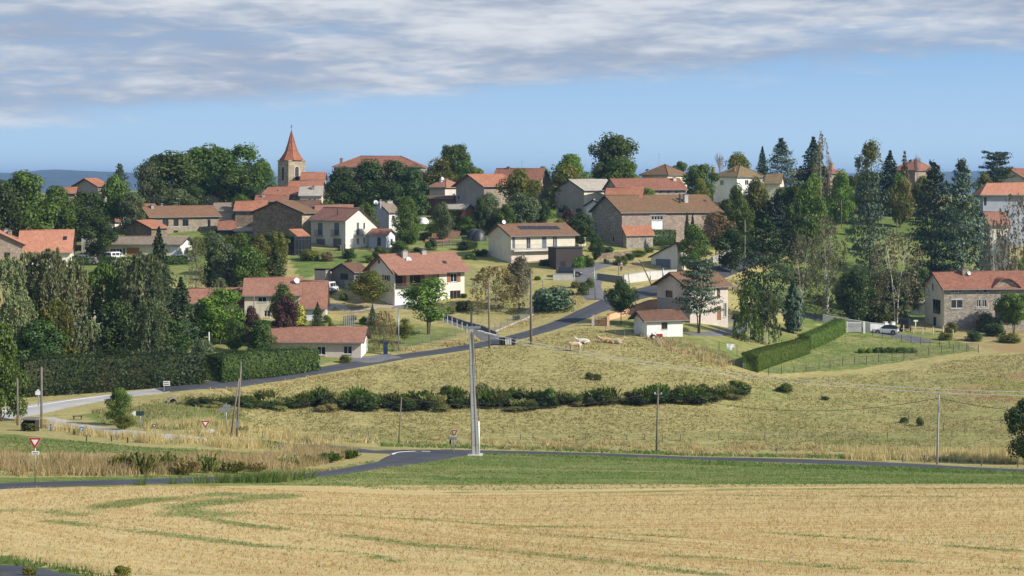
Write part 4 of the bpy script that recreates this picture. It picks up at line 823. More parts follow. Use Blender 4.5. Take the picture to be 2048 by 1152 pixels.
    def hiproof(s, gutter=True):
        o = s.oe; A0, A1, B0, B1 = -o, s.La+o, -o, s.Lb+o; half = (B1-B0)/2; ins = min(half*.95, (A1-A0)/2-.2); sl = (s.hr-s.h)/half; ze = s.h-sl*o*.3; t = .15
        c = [(A0, B0, ze), (A1, B0, ze), (A1, B1, ze), (A0, B1, ze)]; r0 = (A0+ins, (B0+B1)/2, s.hr); r1 = (A1-ins, (B0+B1)/2, s.hr)
        for poly in ([c[0], c[1], r1, r0], [c[1], c[2], r1], [c[2], c[3], r0, r1], [c[3], c[0], r0]):
            V = [Vector(s.ab(*p)) for p in poly]; e = (V[1]-V[0]).normalized(); dn = (V[2]-V[1]); dn = (dn-e*dn.dot(e)).normalized(); uv = [((v-V[0]).dot(e), (v-V[0]).dot(dn)) for v in V]; n = len(V); Vt = [v+Vector((0, 0, t)) for v in V]; m = MB()
            m.add([tuple(v) for v in V+Vt], [tuple(range(n))[::-1], tuple(range(n, 2*n))]+[(i, (i+1) % n, n+(i+1) % n, n+i) for i in range(n)], [uv[::-1], uv]+[[uv[i], uv[(i+1) % n], uv[(i+1) % n], uv[i]] for i in range(n)]); m.build('roof', s.roofm, s.root)
        g = MB(); T = Vector((0, 0, t))
        for a, b in ((r0, r1), (c[0], r0), (c[1], r1), (c[2], r1), (c[3], r0)): g.tube([Vector(s.ab(*a))+T, Vector(s.ab(*b))+T], .10, 6)
        g.build('ridge_tiles', s.roofm, s.root, smooth=True)
        if gutter: g = MB(); q = [Vector(s.ab(*p)) for p in c]; [g.tube([q[i], q[(i+1) % 4]], .07, 5) for i in range(4)]; g.build('gutter', M['metal_grey'], s.root)
        return s
    # roof furniture -------------------------------------------
    def onroof(s, px, b):
        O = (s.A.x+s.bd[0]*b, s.A.y+s.bd[1]*b); u = (px-CX)/F; a = (u*O[1]-O[0])/(s.ad[0]-u*s.ad[1]); return a, O[1]+a*s.ad[1]
    def chimney(s, px, top, w=.7, d=.5, b=.8, mat='concrete', cap=True):
        bb = s.frac*s.Lb*b; a, Y = s.onroof(px, bb); zt = s.zof(top, Y); x, y, _ = s.ab(a, bb, 0); m = MB(); m.box(x-w/2, x+w/2, y-d/2, y+d/2, s.zroof(bb)-.6, zt-.1); c = m.build('chimney', M[mat], s.root)
        if cap: q = MB(); q.box(x-w/2-.08, x+w/2+.08, y-d/2-.08, y+d/2+.08, zt-.1, zt); q.box(x-.16, x+.16, y-.14, y+.14, zt, zt+.2); q.build('chimney_cap', M['concrete_dark'], c)
        return c
    def dish(s, px, py, r=.42, b=.7, mat='plastic_white'):
        bb = s.frac*s.Lb*b; a, Y = s.onroof(px, bb); z = s.zof(py, Y); x, y, _ = s.ab(a, bb, 0); Rz = Matrix.Rotation(-s.th, 4, 'Z'); dirv = (Rz @ Vector((.45, -.85, .35))).normalized(); c = Vector((x, y, z)); q = dirv.to_track_quat('Z', 'Y').to_matrix(); m = MB(); V = [c-dirv*.1]; n = 14
        V += [c+q @ Vector((r*.6*math.cos(k*2*math.pi/n), r*.6*math.sin(k*2*math.pi/n), -.06)) for k in range(n)]+[c+q @ Vector((r*math.cos(k*2*math.pi/n), r*math.sin(k*2*math.pi/n), .04)) for k in range(n)]
        m.add([tuple(v) for v in V], [(0, 1+k, 1+(k+1) % n) for k in range(n)]+[(1+k, 1+n+k, 1+n+(k+1) % n, 1+(k+1) % n) for k in range(n)]); d = m.build('satellite_dish', M[mat], s.root, smooth=True)
        k = MB(); k.tube([c-dirv*.1, Vector((x, y, s.zroof(bb)-.1))], .03, 5); k.tube([c-dirv*.08, c+dirv*.35], .015, 4); k.build('bracket', M['galvanised'], d)
    def antenna(s, px, top, b=1.0):
        bb = s.frac*s.Lb*b; a, Y = s.onroof(px, bb); zt = s.zof(top, Y); x, y, _ = s.ab(a, bb, 0); m = MB(); m.tube([(x, y, s.zroof(bb)), (x, y, zt)], .035, 5); m.tube([(x-.5, y, zt-.15), (x+.5, y, zt-.15)], .025, 4)
        for k in range(5): m.tube([(x-.4+.2*k, y-.25, zt-.15), (x-.4+.2*k, y+.25, zt-.15)], .015, 3)
        m.build('antenna', M['galvanised'], s.root)
    def skylight(s, px, py, w=.8, l=1.0, mat='glass', name='skylight', near=True):
        # find where on the near slope the pixel lies
        best = None
        for k in range(40):
            bb = s.frac*s.Lb*(k+.5)/40; a, Y = s.onroof(px, bb); e = abs(s.zof(py, Y)-s.zroof(bb)-s.thick)
            if best is None or e < best[0]: best = (e, a, bb)
        _, a, bb = best; h = l/2/math.hypot(1, (s.hr-s.h)/(s.frac*s.Lb)); V = [s.ab(a-w/2, bb-h, s.zroof(bb-h)+s.thick-.02), s.ab(a+w/2, bb-h, s.zroof(bb-h)+s.thick-.02), s.ab(a+w/2, bb+h, s.zroof(bb+h)+s.thick-.02), s.ab(a-w/2, bb+h, s.zroof(bb+h)+s.thick-.02)]
        m = MB(); m.prism(V, (0, 0, .1)); return m.build(name, M[mat], s.root)
def H(name, label, A, th, xr, xl, eave, ridge, axis, wall, roof, **k): return House(name, label, A, th, xr, xl, eave, ridge, axis, wall, roof, **k)
def village():
    # --- front row
    h = H('bungalow', 'low pinkish bungalow with long red roof, right beside the road behind a leafy hedge', (722, 247), 76, 735.5, 541, 682, 656.5, 'l', 'pinkish', 'roof_rose', oe=.6, og=.5, base=717, wall_r='white_render', dep=6.5)  # light put into colour: sunlit end wall whiter than the shaded pinkish front
    h.window('l', 634, 693, 651, 710); h.window('l', 687, 692, 704, 708); h.finish()
    h = H('house', 'large cream house with recessed porch, orange shutters and two chimneys on its red roof', (789, 272), 24, 929, 739, 541, 510, 'r', 'cream_light', 'roof_rose', oe=1.0, og=.8, base=612, wall_r='cream_light', dep=9)
    h.window('l', 768, 550, 776, 562, shutters='wood_orange'); h.window('r', 901, 547, 914, 564, shutters='wood_orange'); h.window('l', 757, 519, 760, 527, mull=0, frame='wood_orange', sill=False)
    a, b, z0, z1 = h.face('r', 791, 548, 877, 577); h.holes['r'].append((a, b, z0, z1)); m = MB(); h.fbox(m, 'r', a, b, z0, z1, -1.62, -1.6); h.fbox(m, 'r', a, b, z0-.1, z0, -1.6, 0); h.fbox(m, 'r', a, b, z1, z1+.1, -1.6, 0); h.fbox(m, 'r', a-.1, a, z0, z1, -1.6, 0); h.fbox(m, 'r', b, b+.1, z0, z1, -1.6, 0); m.build('porch_recess', M['beige'], h.root)
    for x0, x1, mt in ((795, 801, 'wood_orange'), (815, 821, 'wood_orange'), (829, 835, 'wood_dark'), (851, 858, 'wood_orange')):
        q0, q1, c0, c1 = h.face('r', x0, 551, x1, 572); m = MB(); h.fbox(m, 'r', q0, q1, c0, c1, -1.6, -1.52); m.build('shutter', M[mt], h.root)
    for x0, x1 in ((802, 814), (836, 850)): q0, q1, c0, c1 = h.face('r', x0, 551, x1, 572); m = MB(); h.fbox(m, 'r', q0, q1, c0, c1, -1.6, -1.55); m.build('window_pane', M['glass'], h.root)
    m = MB(); n = 22
    for k in range(n+1): t = a+(b-a)*k/n; h.fbox(m, 'r', t-.02, t+.02, z0, z0+.85, -.02, .02)
    h.fbox(m, 'r', a, b, z0+.85, z0+.92, -.04, .04); m.build('railing', M['wood_brown'], h.root); m = MB()
    for t in (a+.05, (a+b)/2, b-.1): h.fbox(m, 'r', t, t+.12, z0, z1, -.06, .06)
    m.build('porch_post', M['wood_dark'], h.root); h.slab('wall_base', 'r', 789.3, 579, 882, 640, .0, .04, 'white_render', 'white rendered basement wall')
    h.door('r', 802, 584, 826, 612, 'door_white', 'garage_door', 4, hole=False); h.window('r', 900, 581, 921, 598, frame='wood_orange', mull=2, hole=True)
    a0, a1, _, _ = h.face('r', 787, 540, 879, 548); zz = h.h; m = MB(); m.prism([(a0-.3, -2.0, zz-.75), (a1+.3, -2.0, zz-.75), (a1+.3, -.0, zz+.05), (a0-.3, -.0, zz+.05)], (0, 0, .16)); m.build('porch_roof', M['roof_rose'], h.root)
    h.chimney(809, 501, .95, .6, .75); h.chimney(847, 500, .8, .6, .95); h.dish(818, 519, .5, .55); h.skylight(889, 525, .7, .8); h.finish()
    h = H('house', 'red-roofed house behind the dark purple and yellow conifers, main block with dish', (600, 274), 80, 603, 489, 588, 556.5, 'l', 'beige', 'roof_rose', oe=.5, base=640)
    h.window('l', 516, 594, 533, 604); h.window('l', 528, 621, 540, 634); h.dish(594, 561, .5, .6); h.finish()
    h = H('garage', 'lower red-roofed garage wing with white door, right of the house with the dish', (651, 270), 80, 655, 600, 611, 564, 'l', 'beige', 'roof_rose', oe=.5, base=642, dep=7)
    h.door('l', 608, 617, 638, 640, 'door_white', 'garage_door', 4); h.window('r', 651.8, 616, 653.5, 624, hole=False, sill=False); h.finish()
    h = H('outbuilding', 'low rose-roofed wing left of the red-roofed house, half hidden by a leafy tree', (470, 290), 80, 475, 379, 603, 578, 'l', 'beige', 'roof_rose', og=.5, dep=6); h.window('l', 400, 612, 412, 622); h.finish()
    h = H('outbuilding', 'dark red connecting roof between the left wing and the main red-roofed house', (488, 292), 80, 489.5, 472, 606, 577, 'l', 'beige', 'roof_red', og=.2, dep=5); h.finish()
    h = H('workshop', 'grey metal workshop with open double doors and brown roof beside the white van', (708, 290), 52, 738, 663, 544, 528, 'r', 'grey_dark', 'roof_dark', oe=.4, base=583, dep=6.5)
    h.door('l', 674, 559, 686, 583, 'galvanised', 'door', 3, horiz=False); h.door('l', 686.5, 559, 697, 583, 'galvanised', 'door', 3, horiz=False); h.slab('doorway_shade', 'l', 681, 547, 696, 559, -.01, .01, 'black'); h.window('r', 716, 556, 728, 568, frame='metal_grey', bars=1); h.finish()  # black sheet above the doors stands in for shade inside
    h = H('shed', 'flat-roofed grey shed with pale panel left of the grey workshop', (651, 314), 60, 664, 629, 541, 538, 'l', 'grey_dark', 'roof_grey', frac=0, eave2=538, oe=.15, og=.1, dep=4); h.slab('panel', 'r', 652, 543, 663.5, 563, .01, .05, 'beige'); h.finish()
    h = H('shed', 'small white rendered shed with rust-red roof in the field corner', (1294, 262), 21, 1365.5, 1268, 640, 623, 'r', 'white_render', 'roof_dark', oe=.5, og=.8, base=675, under=1.5, dep=4.5)
    h.window('r', 1323, 645, 1335, 658, frame='metal_dark', mull=0); h.finish()
    h = H('house', 'pale house with grey lower storey half hidden behind the blue cedar', (1380, 285), 52, 1456, 1314, 574, 546, 'r', 'pinkish', 'roof_brown', oe=.5, og=.9, base=646, dep=9.5)
    h.window('l', 1331, 581, 1345, 595, frame='metal_dark', mull=0); h.slab('lower_wall', 'l', 1314.5, 597.5, 1379.5, 660, .0, .06, 'grey_render', 'grey rendered lower storey'); h.door('l', 1332, 617, 1359, 640, 'garage_blue', 'garage_door', 4, hole=False)
    h.window('r', 1434, 576, 1440, 594, frame='wood_brown'); h.door('r', 1434, 612, 1442, 640, 'wood_orange', 'door', 2); h.window('r', 1447, 606, 1453, 634); h.finish()
    h = H('garage', 'cream garage with sloping single-pitch roof and grey-blue door beside the long concrete wall', (1355, 312), 60, 1383, 1302, 489, 488, 'r', 'cream_light', 'roof_dark', frac=.02, eave2=513, oe=.5, og=.3, base=541, wall_r='cream_light', dep=6.5)
    h.door('l', 1311, 518, 1341, 541, 'garage_blue', 'garage_door', 3, horiz=False); h.slab('pipe', 'r', 1366, 486, 1367.5, 540, .02, .1, 'metal_grey'); h.finish()
    h = H('house', 'long cream two-storey house with solar panels on the roof and blue-grey shutters', (1022, 314), 24, 1150, 977, 470, 449.5, 'r', 'cream', 'roof_brown', oe=.7, og=.6, base=527, dep=8.5)
    for x0, x1 in ((1024.5, 1030), (1084, 1093), (1106, 1114)): h.door('r', x0, 474, x1, 497, 'shutter_blue', 'shutter', 2, handle=False, horiz=False)
    h.window('r', 1053, 475, 1061, 497, frame='metal_grey'); a, b, z0, z1 = h.face('r', 1022.5, 499, 1108, 502); m = MB(); h.fbox(m, 'r', a, b, z0, z1, 0, 1.1); h.balcony('r', 1023, 488, 1108, 499, 1.1, 'metal_grey', False); m.build('balcony_slab', M['concrete_light'], h.root)
    h.window('r', 1087, 514, 1096, 527, frame='metal_dark'); h.window('r', 1035, 512, 1050, 524, frame='wood_brown'); h.slab('lower_wall', 'r', 1022.6, 502.5, 1108, 535, .0, .05, 'pinkish', 'pinkish-beige ground floor'); h.slab('drainpipe', 'r', 1108, 472, 1109, 528, .02, .12, 'metal_grey')
    for k in range(8): h.skylight(1042+k*10.2, 455.6, 1.0, 1.45, 'solar', 'solar_panel')
    h.dish(1008, 444, .4, .9); h.finish()
    m = MB(); A = at(1112, 330); sh = empty('shed', A, math.radians(24)); tag(sh, 'dark slatted timber shed at the right end of the solar-panel house', 'shed'); z1 = (HZ-496)/F*330-A.z; m.box(0, 5.6, 0, 3.5, -1, z1); m.build('wall', M['wood_dark'], sh); q = MB(); q.box(-.2, 5.8, -.2, 3.7, z1+.003, z1+.15); q.build('roof', M['metal_dark'], sh); q = MB(); q.box(1.0, 2.0, -.05, 0, -1, 1.6); q.build('door', M['black'], sh)
    # --- house with french windows
    h = H('house', 'tall cream house with four dark french windows and garage doors, sunlit gable to the right', (691, 330), 44, 755, 622, 440, 417.5, 'l', 'beige', 'roof_rose', frac=.42, eave2=452, oe=.45, og=.3, base=498.5, wall_r='cream_light')  # sunlight put into colour: lit gable paler than the shaded beige front
    for x0, x1 in ((636, 645), (669, 678)): h.door('l', x0, 446, x1, 470, 'shutter_blue', 'shutter', 2, handle=False, horiz=False); h.balcony('l', x0-5, 460, x1+1, 471.5, .35)
    h.door('l', 632.5, 478, 650, 499, 'door_grey', 'garage_door', 4); h.door('l', 666, 477, 682.5, 499, 'door_grey', 'garage_door', 4)
    h.door('r', 713.5, 445, 718, 469, 'shutter_blue', 'shutter', 2, handle=False, horiz=False); h.balcony('r', 711, 459, 726, 470, .35); h.window('r', 727, 445.5, 729.5, 457, frame='metal_dark', mull=0); h.window('r', 713.5, 476, 719, 488); h.window('r', 727, 475, 729.5, 486, frame='metal_dark', mull=0); h.chimney(675, 415, .18, .18, .35, 'metal_dark', False); h.finish()
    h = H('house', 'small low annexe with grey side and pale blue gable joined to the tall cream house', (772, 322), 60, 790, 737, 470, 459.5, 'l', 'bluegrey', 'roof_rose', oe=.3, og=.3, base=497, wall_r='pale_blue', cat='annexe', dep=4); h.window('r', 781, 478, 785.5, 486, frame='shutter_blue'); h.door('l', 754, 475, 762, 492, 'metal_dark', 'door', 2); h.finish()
    # glazed veranda
    A = at(622, 343); v = empty('conservatory', A, math.radians(44)); tag(v, 'black-framed glass veranda at the left wall of the tall cream house', 'conservatory'); z1 = (HZ-473)/F*343-A.z; m = MB()
    for x in (-4, -3.2, -2.4, -1.6, -.8, 0):
        for y in (-.05,): m.box(x-.05, x+.05, y-.05, y+.05, -.6, z1)
    for z in (.6, z1-.1, z1-.6): m.box(-4, 0, -.09, -.01, z, z+.08)
    for y in (1, 2, 3): m.box(-4.05, -3.95, y-.05, y+.05, -.6, z1)
    m.box(-4.1, .1, -.1, 3.1, z1, z1+.1); m.build('frame', M['metal_dark'], v); m = MB(); m.box(-3.95, 0, .0, 3, -.6, z1-.01); m.build('glazing', M['glass'], v); m = MB(); m.prism([(-3.5, -.1, z1+.1), (-.2, -.1, z1+.1), (-.2, 2.6, z1+1.4), (-3.5, 2.6, z1+1.4)], (0, 0, .1)); m.build('roof', M['roof_orange'], v)
    # --- left side
    h = H('house', 'orange-roofed house at the left edge with a small gabled wing', (141, 332), 78, 149.5, 38, 500, 461.5, 'l', 'cream_light', 'roof_bright', oe=.6, og=.4, wall_r='cream_light'); h.window('l', 60, 508, 72, 520, shutters='shutter_blue'); h.chimney(12, 458, .8, .6, 1); h.chimney(20, 461, .9, .6, .9, 'stone'); h.skylight(130, 477, .7, .9); h.finish()
    h = H('house', 'stone barn wing with orange roof cut off by the left edge of the view', (45, 324), 62, 52, -60, 488, 464, 'r', 'stone_pink', 'roof_bright', oe=.5, og=.5, cat='barn', dep=9); h.window('l', 8, 505, 20, 525, frame='wood_brown'); h.finish()
    h = H('workshop', 'long low workshop with brown-grey roof, orange-brown garage and white gable behind parked cars', (360, 312), 74, 385, 211, 488, 474.5, 'l', 'beige', 'roof_grey', oe=.6, og=.5, base=512, wall_r='white_render', dep=8)
    h.window('l', 220, 497, 244, 510, mull=3); h.door('l', 246, 496, 250, 510, 'blue_paint', 'door', 1, handle=False); h.door('l', 253, 495, 279, 511, 'wood_orange', 'garage_door', 3); h.door('l', 339, 493, 354, 511, 'door_white', 'garage_door', 3); h.window('r', 372, 495, 376, 505); h.finish()
    h = H('garage', 'plain grey flat-topped block at the left end of the long workshop', (209, 350), 78, 211, 163, 476, 475, 'l', 'grey_render', 'roof_grey', frac=0, eave2=474, oe=.05, og=.05, dep=5); h.finish(gutter=False)
    h = H('house', 'long stone house with dark red roof, three upper windows and an arched door', (300, 340), 14, 438, 271, 433, 414, 'r', 'beige', 'roof_brown', oe=.5, og=.5, wall_r='stone', base=470)
    for x0, x1 in ((325, 337), (347, 357), (365, 377)): h.window('r', x0, 439, x1, 452.5, frame='metal_dark')
    h.window('r', 415, 439, 421, 454, frame='wood_grey', mull=0); h.door('r', 396, 460, 410, 470, 'wood_dark', 'door', 2, horiz=False); h.window('r', 347, 461, 356, 471, frame='metal_dark'); h.chimney(304, 410, .6, .6, .8, 'galvanised'); h.finish()
    h = H('house', 'cream house with brown shutters and dish, peeping out behind the long stone house', (236, 380), 22, 326, 192, 427, 410, 'r', 'cream_light', 'roof_red', oe=.5, og=.8, dep=9); h.window('r', 251, 432, 258, 442, frame='wood_brown'); h.chimney(221, 401, .7, .6, .7); h.dish(206, 407, .55, .9); h.chimney(323, 404, .5, .5, .8); h.finish()
    m = MB(); h = H('outbuilding', 'lean-to with red roof below the gable of the cream house with the dish', (222, 374), 25, 238, 190, 442, 430, 'r', 'cream_light', 'roof_red', oe=.5, og=.5, dep=5); h.finish()
    h = H('outbuilding', 'low gabled stone outbuilding with orange roof in front of the long stone house', (303, 358), 30, 334, 250, 456, 442, 'r', 'stone_brown', 'roof_orange', oe=.4, og=.5, cat='barn', dep=7.5); h.finish()
    h = H('shed', 'open carport with dark red roof at the right end of the long stone house', (471, 366), 80, 473, 437, 458, 443, 'l', 'wood_dark', 'roof_red', oe=.3, og=.2, cat='carport', dep=5); h.slab('carport_shade', 'l', 439, 460, 470, 470, 0, .02, 'black'); h.finish()  # black sheet on the wall paints the shade under the carport
    h = H('house', 'grey house with ash-grey roof and two small white windows behind the stone barns', (520, 386), 82, 523, 428, 421, 406.5, 'l', 'grey_render', 'roof_grey', oe=.4); h.window('l', 466, 429, 472, 440); h.window('l', 493, 428, 499, 440); h.finish()
    h = H('house', 'red-roofed farmhouse with grey gable behind the ash-grey roof', (452, 402), 40, 528, 392, 402, 385.5, 'r', 'grey_render', 'roof_orange', oe=.5, og=.5, dep=9); h.finish()
    h = H('barn', 'big dark stone barn with gable end facing, left of the tall cream house', (604, 346), 68, 634, 506, 425, 403, 'r', 'stone_brown', 'roof_moss', oe=.6, og=.4, wall_r='stone_church', base=485, cat='barn', dep=12); h.dish(621, 430, .35, .1); h.finish()  # shade put into colour: darker stone on the gable, paler on the lit side
    h = H('house', 'orange roof slope just left of the big dark stone barn', (530, 368), 78, 536, 470, 420, 403.5, 'l', 'stone_brown', 'roof_orange', dep=6); h.chimney(521, 405, .6, .6, .9); h.finish()
    h = H('house', 'cream house with white gable and orange roof below the church', (601, 385), 42, 626, 526, 389, 375, 'l', 'stone', 'roof_orange', oe=.4, wall_r='white_render'); h.chimney(527, 380, .6, .6, .6); h.chimney(556, 381, .6, .6, .5); h.finish()
    h = H('house', 'pale house with weathered grey roof and two round windows under the church', (643, 380), 84, 646, 600, 391, 374, 'l', 'cream', 'roof_fibre', oe=.4); h.slab('round_window', 'l', 618, 397, 621, 401, 0, .03, 'black'); h.slab('round_window', 'l', 628, 397, 631, 401, 0, .03, 'black'); h.chimney(626, 372, 1.1, .6, .7, 'stone'); h.finish()
    h = H('house', 'narrow roof with low red tiles behind the dark stone barn', (574, 380), 80, 578, 512, 402, 391, 'l', 'stone', 'roof_red', dep=6); h.chimney(571, 392, .5, .5, .8); h.chimney(527, 388, .5, .5, .6); h.finish()
    h = H('house', 'dark red roof just right of the stone barn apex', (636, 370), 76, 642, 590, 415, 402, 'l', 'stone', 'roof_dark', dep=6); h.finish()
    h = H('house', 'long rose roof immediately behind the tall cream house', (702, 366), 84, 706, 631, 428, 411, 'l', 'beige', 'roof_rose'); h.finish()
    h = H('church_nave', 'orange-roofed church nave at the foot of the bell tower', (648, 424), 80, 652, 603, 359, 346, 'l', 'stone_church', 'roof_orange', cat='church nave'); h.finish()
    h = H('house', 'low orange roof tucked below the church nave', (643, 408), 78, 649, 578, 374, 363, 'l', 'stone_church', 'roof_orange', dep=6); h.finish()
    h = H('house', 'white and grey house with pale grey roof and dish, left of the white dome', (778, 362), 58, 799, 741, 424, 405, 'r', 'bluegrey', 'roof_grey', wall_r='white_render', oe=.4, dep=9); h.window('r', 784, 431, 789, 440, frame='wood_brown'); h.chimney(761, 400, .3, .3, .6, 'galvanised'); h.chimney(779, 401, 1.2, .6, .9); h.dish(752, 405, .5, .8); h.finish()  # light put into colour: lit right wall white, left wall blue-grey
    # --- behind the trees, top
    h = H('house', 'large mansion with long hipped red roof rising behind the round clipped trees', (842, 452), 84, 852, 668, 334, 313, 'l', 'stone', 'roof_red', hip=True, cat='mansion', dep=14); h.chimney(683, 317, 1.4, .7, 1.4, 'stone'); h.finish()
    h = H('house', 'small pinkish house with hipped red roof left of the tall grey farmhouse', (890, 410), 45, 924, 859, 375, 359, 'l', 'pinkish', 'roof_rose', hip=True, oe=.5); h.chimney(882, 356, .5, .5, .6, 'white_render'); h.dish(885, 357, .4, .6); h.window('r', 905, 387, 911, 393); h.finish()
    h = H('outbuilding', 'low dark-red timber lean-to under the pinkish house', (905, 398), 80, 912, 853, 397, 392, 'l', 'wood_brown', 'roof_dark', frac=1, cat='shed', dep=4); h.finish()
    h = H('house', 'tall grey farmhouse with orange roof and wooden canopy on its left', (968, 392), 40, 1030, 912, 371, 349.5, 'r', 'grey_render', 'roof_orange', oe=.6, og=.9, wall_r='stone', dep=9); h.window('l', 916, 392, 919, 399, mull=0, frame='wood_dark'); h.finish()
    h = H('house', 'farmhouse roof with pink brick side between the two round green trees', (1079, 408), 50, 1098, 985, 360, 338, 'l', 'stone_pink', 'roof_red', wall_r='stone_pink'); h.chimney(1017, 334, .8, .8, 1, 'stone'); h.antenna(1044, 322); h.finish()
    h = H('house', 'red-roofed house at the far left with grey gable against the blue hills', (196, 392), 34, 216, 149, 372, 358, 'r', 'grey_render', 'roof_orange', og=.6, dep=9); h.finish()
    h = H('house', 'low orange roof at the far left below the blue hills', (150, 385), 78, 154, 122, 386, 376, 'l', 'stone', 'roof_orange', dep=6); h.finish()
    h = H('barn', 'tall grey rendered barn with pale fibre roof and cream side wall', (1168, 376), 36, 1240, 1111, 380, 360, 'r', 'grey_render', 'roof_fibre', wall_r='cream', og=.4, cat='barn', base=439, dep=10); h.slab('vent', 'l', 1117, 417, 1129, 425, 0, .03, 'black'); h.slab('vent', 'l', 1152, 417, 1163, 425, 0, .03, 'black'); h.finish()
    h = H('barn', 'long farm building with plain red roof and small wall vents above the stone barn', (1236, 388), 14, 1372, 1208, 378.5, 358, 'r', 'stone_grey', 'roof_red', cat='barn', dep=9); h.chimney(1349, 355, .7, .6, .8, 'cream'); [h.slab('vent', 'r', x, 382, x+3, 386, 0, .03, 'black') for x in (1320, 1335, 1351)]; h.finish()
    h = H('outbuilding', 'red roof wedged between the pale fibre roof and the mossy stone barn', (1282, 366), 70, 1288, 1212, 396, 377, 'l', 'stone_grey', 'roof_orange', cat='barn'); h.finish()
    h = H('barn', 'huge stone barn with mossy brown roof and tall white barn door', (1244, 350), 26, 1441, 1184, 424, 392, 'r', 'stone_grey', 'roof_moss', oe=.5, og=.6, cat='barn', wall_r='stone_pink', base=492, dep=12)
    h.door('r', 1303, 441, 1326, 459, 'door_white', 'door', 2, horiz=False, handle=False); h.window('r', 1303, 432, 1326, 440, mull=3); h.slab('lintel', 'r', 1299, 429, 1332, 431, .0, .1, 'concrete_light'); h.slab('vent', 'r', 1312, 425.5, 1319, 427.5, 0, .04, 'black'); h.window('l', 1189, 444, 1192, 456, mull=0); h.window('l', 1202, 472, 1205, 484, mull=0); h.window('l', 1224, 472, 1228, 484, mull=0)
    h.chimney(1371, 388, .9, .7, .55, 'concrete'); h.chimney(1360, 387, .3, .3, .5, 'metal_dark', False); h.skylight(1410, 402, .6, .7); h.finish()
    h = H('outbuilding', 'small stone lean-to with orange roof against the huge stone barn', (1253, 340), 28, 1306, 1245.5, 469, 453, 'r', 'stone_grey', 'roof_orange', cat='lean-to', base=497, frac=1, oe=.3, dep=None); h.finish()
    h = H('outbuilding', 'white-roofed canopy on the shaded side of the cream barn wall', (1205, 368), 40, 1212, 1172, 411, 400, 'r', 'white_render', 'roof_fibre', cat='lean-to', dep=5); h.finish()
    h = H('house', 'hipped house with mossy green-yellow roof and brick chimneys, white walls', (1474, 428), 42, 1532, 1427, 354, 332, 'l', 'white_render', 'roof_mossy', hip=True, oe=.5, base=None, dep=11); h.chimney(1427, 335, .7, .7, .4, 'orange_tile'); h.chimney(1469, 337, .6, .6, .5, 'orange_tile'); h.window('l', 1440, 360, 1447, 370); h.window('r', 1490, 360, 1497, 370); h.finish()
    h = H('house', 'lower mossy-brown roof directly right of the hipped mossy house', (1560, 420), 80, 1568, 1531, 366, 349, 'l', 'cream', 'roof_mossy', hip=False); h.finish()
    h = H('house', 'hipped house half red and half moss-green roofed with a tall antenna', (1335, 428), 44, 1374, 1284, 350, 330, 'l', 'cream', 'roof_moss', hip=True, oe=.5, dep=10); h.antenna(1318, 307, .5); h.skylight(1294, 340, .7, .7); h.finish()
    h = H('house', 'red hipped roof with brick chimney between the spruces on the skyline', (1660, 440), 50, 1692, 1580, 347, 332, 'l', 'stone', 'roof_red', hip=True, dep=12); h.chimney(1662, 326, 1.2, .8, .7, 'orange_tile'); h.finish()
    h = H('house', 'broad red hipped roof on the skyline between the spruce and the twin cedars', (1830, 446), 55, 1872, 1785, 341, 320, 'l', 'stone_pink', 'roof_red', hip=True, dep=13); h.chimney(1822, 320, .9, .8, .8, 'stone'); h.finish()
    h = H('house', 'gabled house with red verge behind the flat-topped pine at the right edge', (2060, 430), 30, 2085, 1985, 362, 338, 'r', 'cream', 'roof_red', og=.8, dep=None); h.finish()
    h = H('house', 'bright orange hipped roof with dark door near the right edge', (1966, 398), 14, 2085, 1955, 388, 367, 'r', 'bluegrey', 'roof_bright', hip=True, oe=1.0, dep=9); h.door('r', 1968, 394, 1973, 411, 'black', 'door', 2); h.finish()
    h = H('house', 'cream house with small pinkish roof behind the brown birch at the right edge', (1980, 356), 60, 2018, 1958, 448, 425, 'r', 'cream_light', 'roof_rose', wall_r='cream_light', dep=6); h.window('l', 1968, 466, 1974, 480, shutters='shutter_blue'); h.window('l', 1968, 492, 1974, 503); h.window('r', 1993, 466, 2000, 480); h.finish()
    # --- stone house on the right
    h = H('house', 'stone house with cream gable, chimney and arched dormer at the right edge', (1888, 318), 20, 2075, 1850, 576, 545.5, 'r', 'cream_light', 'roof_red', oe=.6, og=.5, wall_r='stone_grey', base=658, dep=8.5)
    h.window('r', 1902, 600, 1925, 616.5, mull=1); h.window('r', 1953, 600, 1961, 614); h.window('r', 1964.5, 600, 1973, 614); h.window('r', 1902, 579, 1925, 585, mull=2); h.window('r', 1952, 578, 1959, 585, mull=0); h.window('r', 1967, 578, 1975, 585, mull=0)
    h.window('l', 1865, 599, 1881, 627, mull=2, frame='wood_grey'); h.window('l', 1864.5, 566, 1868, 581, mull=0); h.door('l', 1866, 634, 1872, 657, 'black', 'door', 2, hole=True); h.slab('lintel', 'r', 1951, 617, 1978, 618.5, .0, .12, 'concrete_light'); h.slab('lintel', 'r', 1901, 597.5, 1926, 599.5, .0, .05, 'concrete_light')
    a, b, z0, z1 = h.face('r', 1991, 592, 2040, 640); m = MB(); n = 12; pts = [(a+(b-a)*k/n, z0+(z1-z0)*(.62+.38*math.sin(math.pi*k/n))) for k in range(n+1)]; m.prism([(p[0], -.02, p[1]) for p in [(a, z0)]+pts+[(b, z0)]], (0, -.03, 0)); m.build('arch_shade', M['black'], h.root)  # solid black panel on the wall paints the shade within the arch
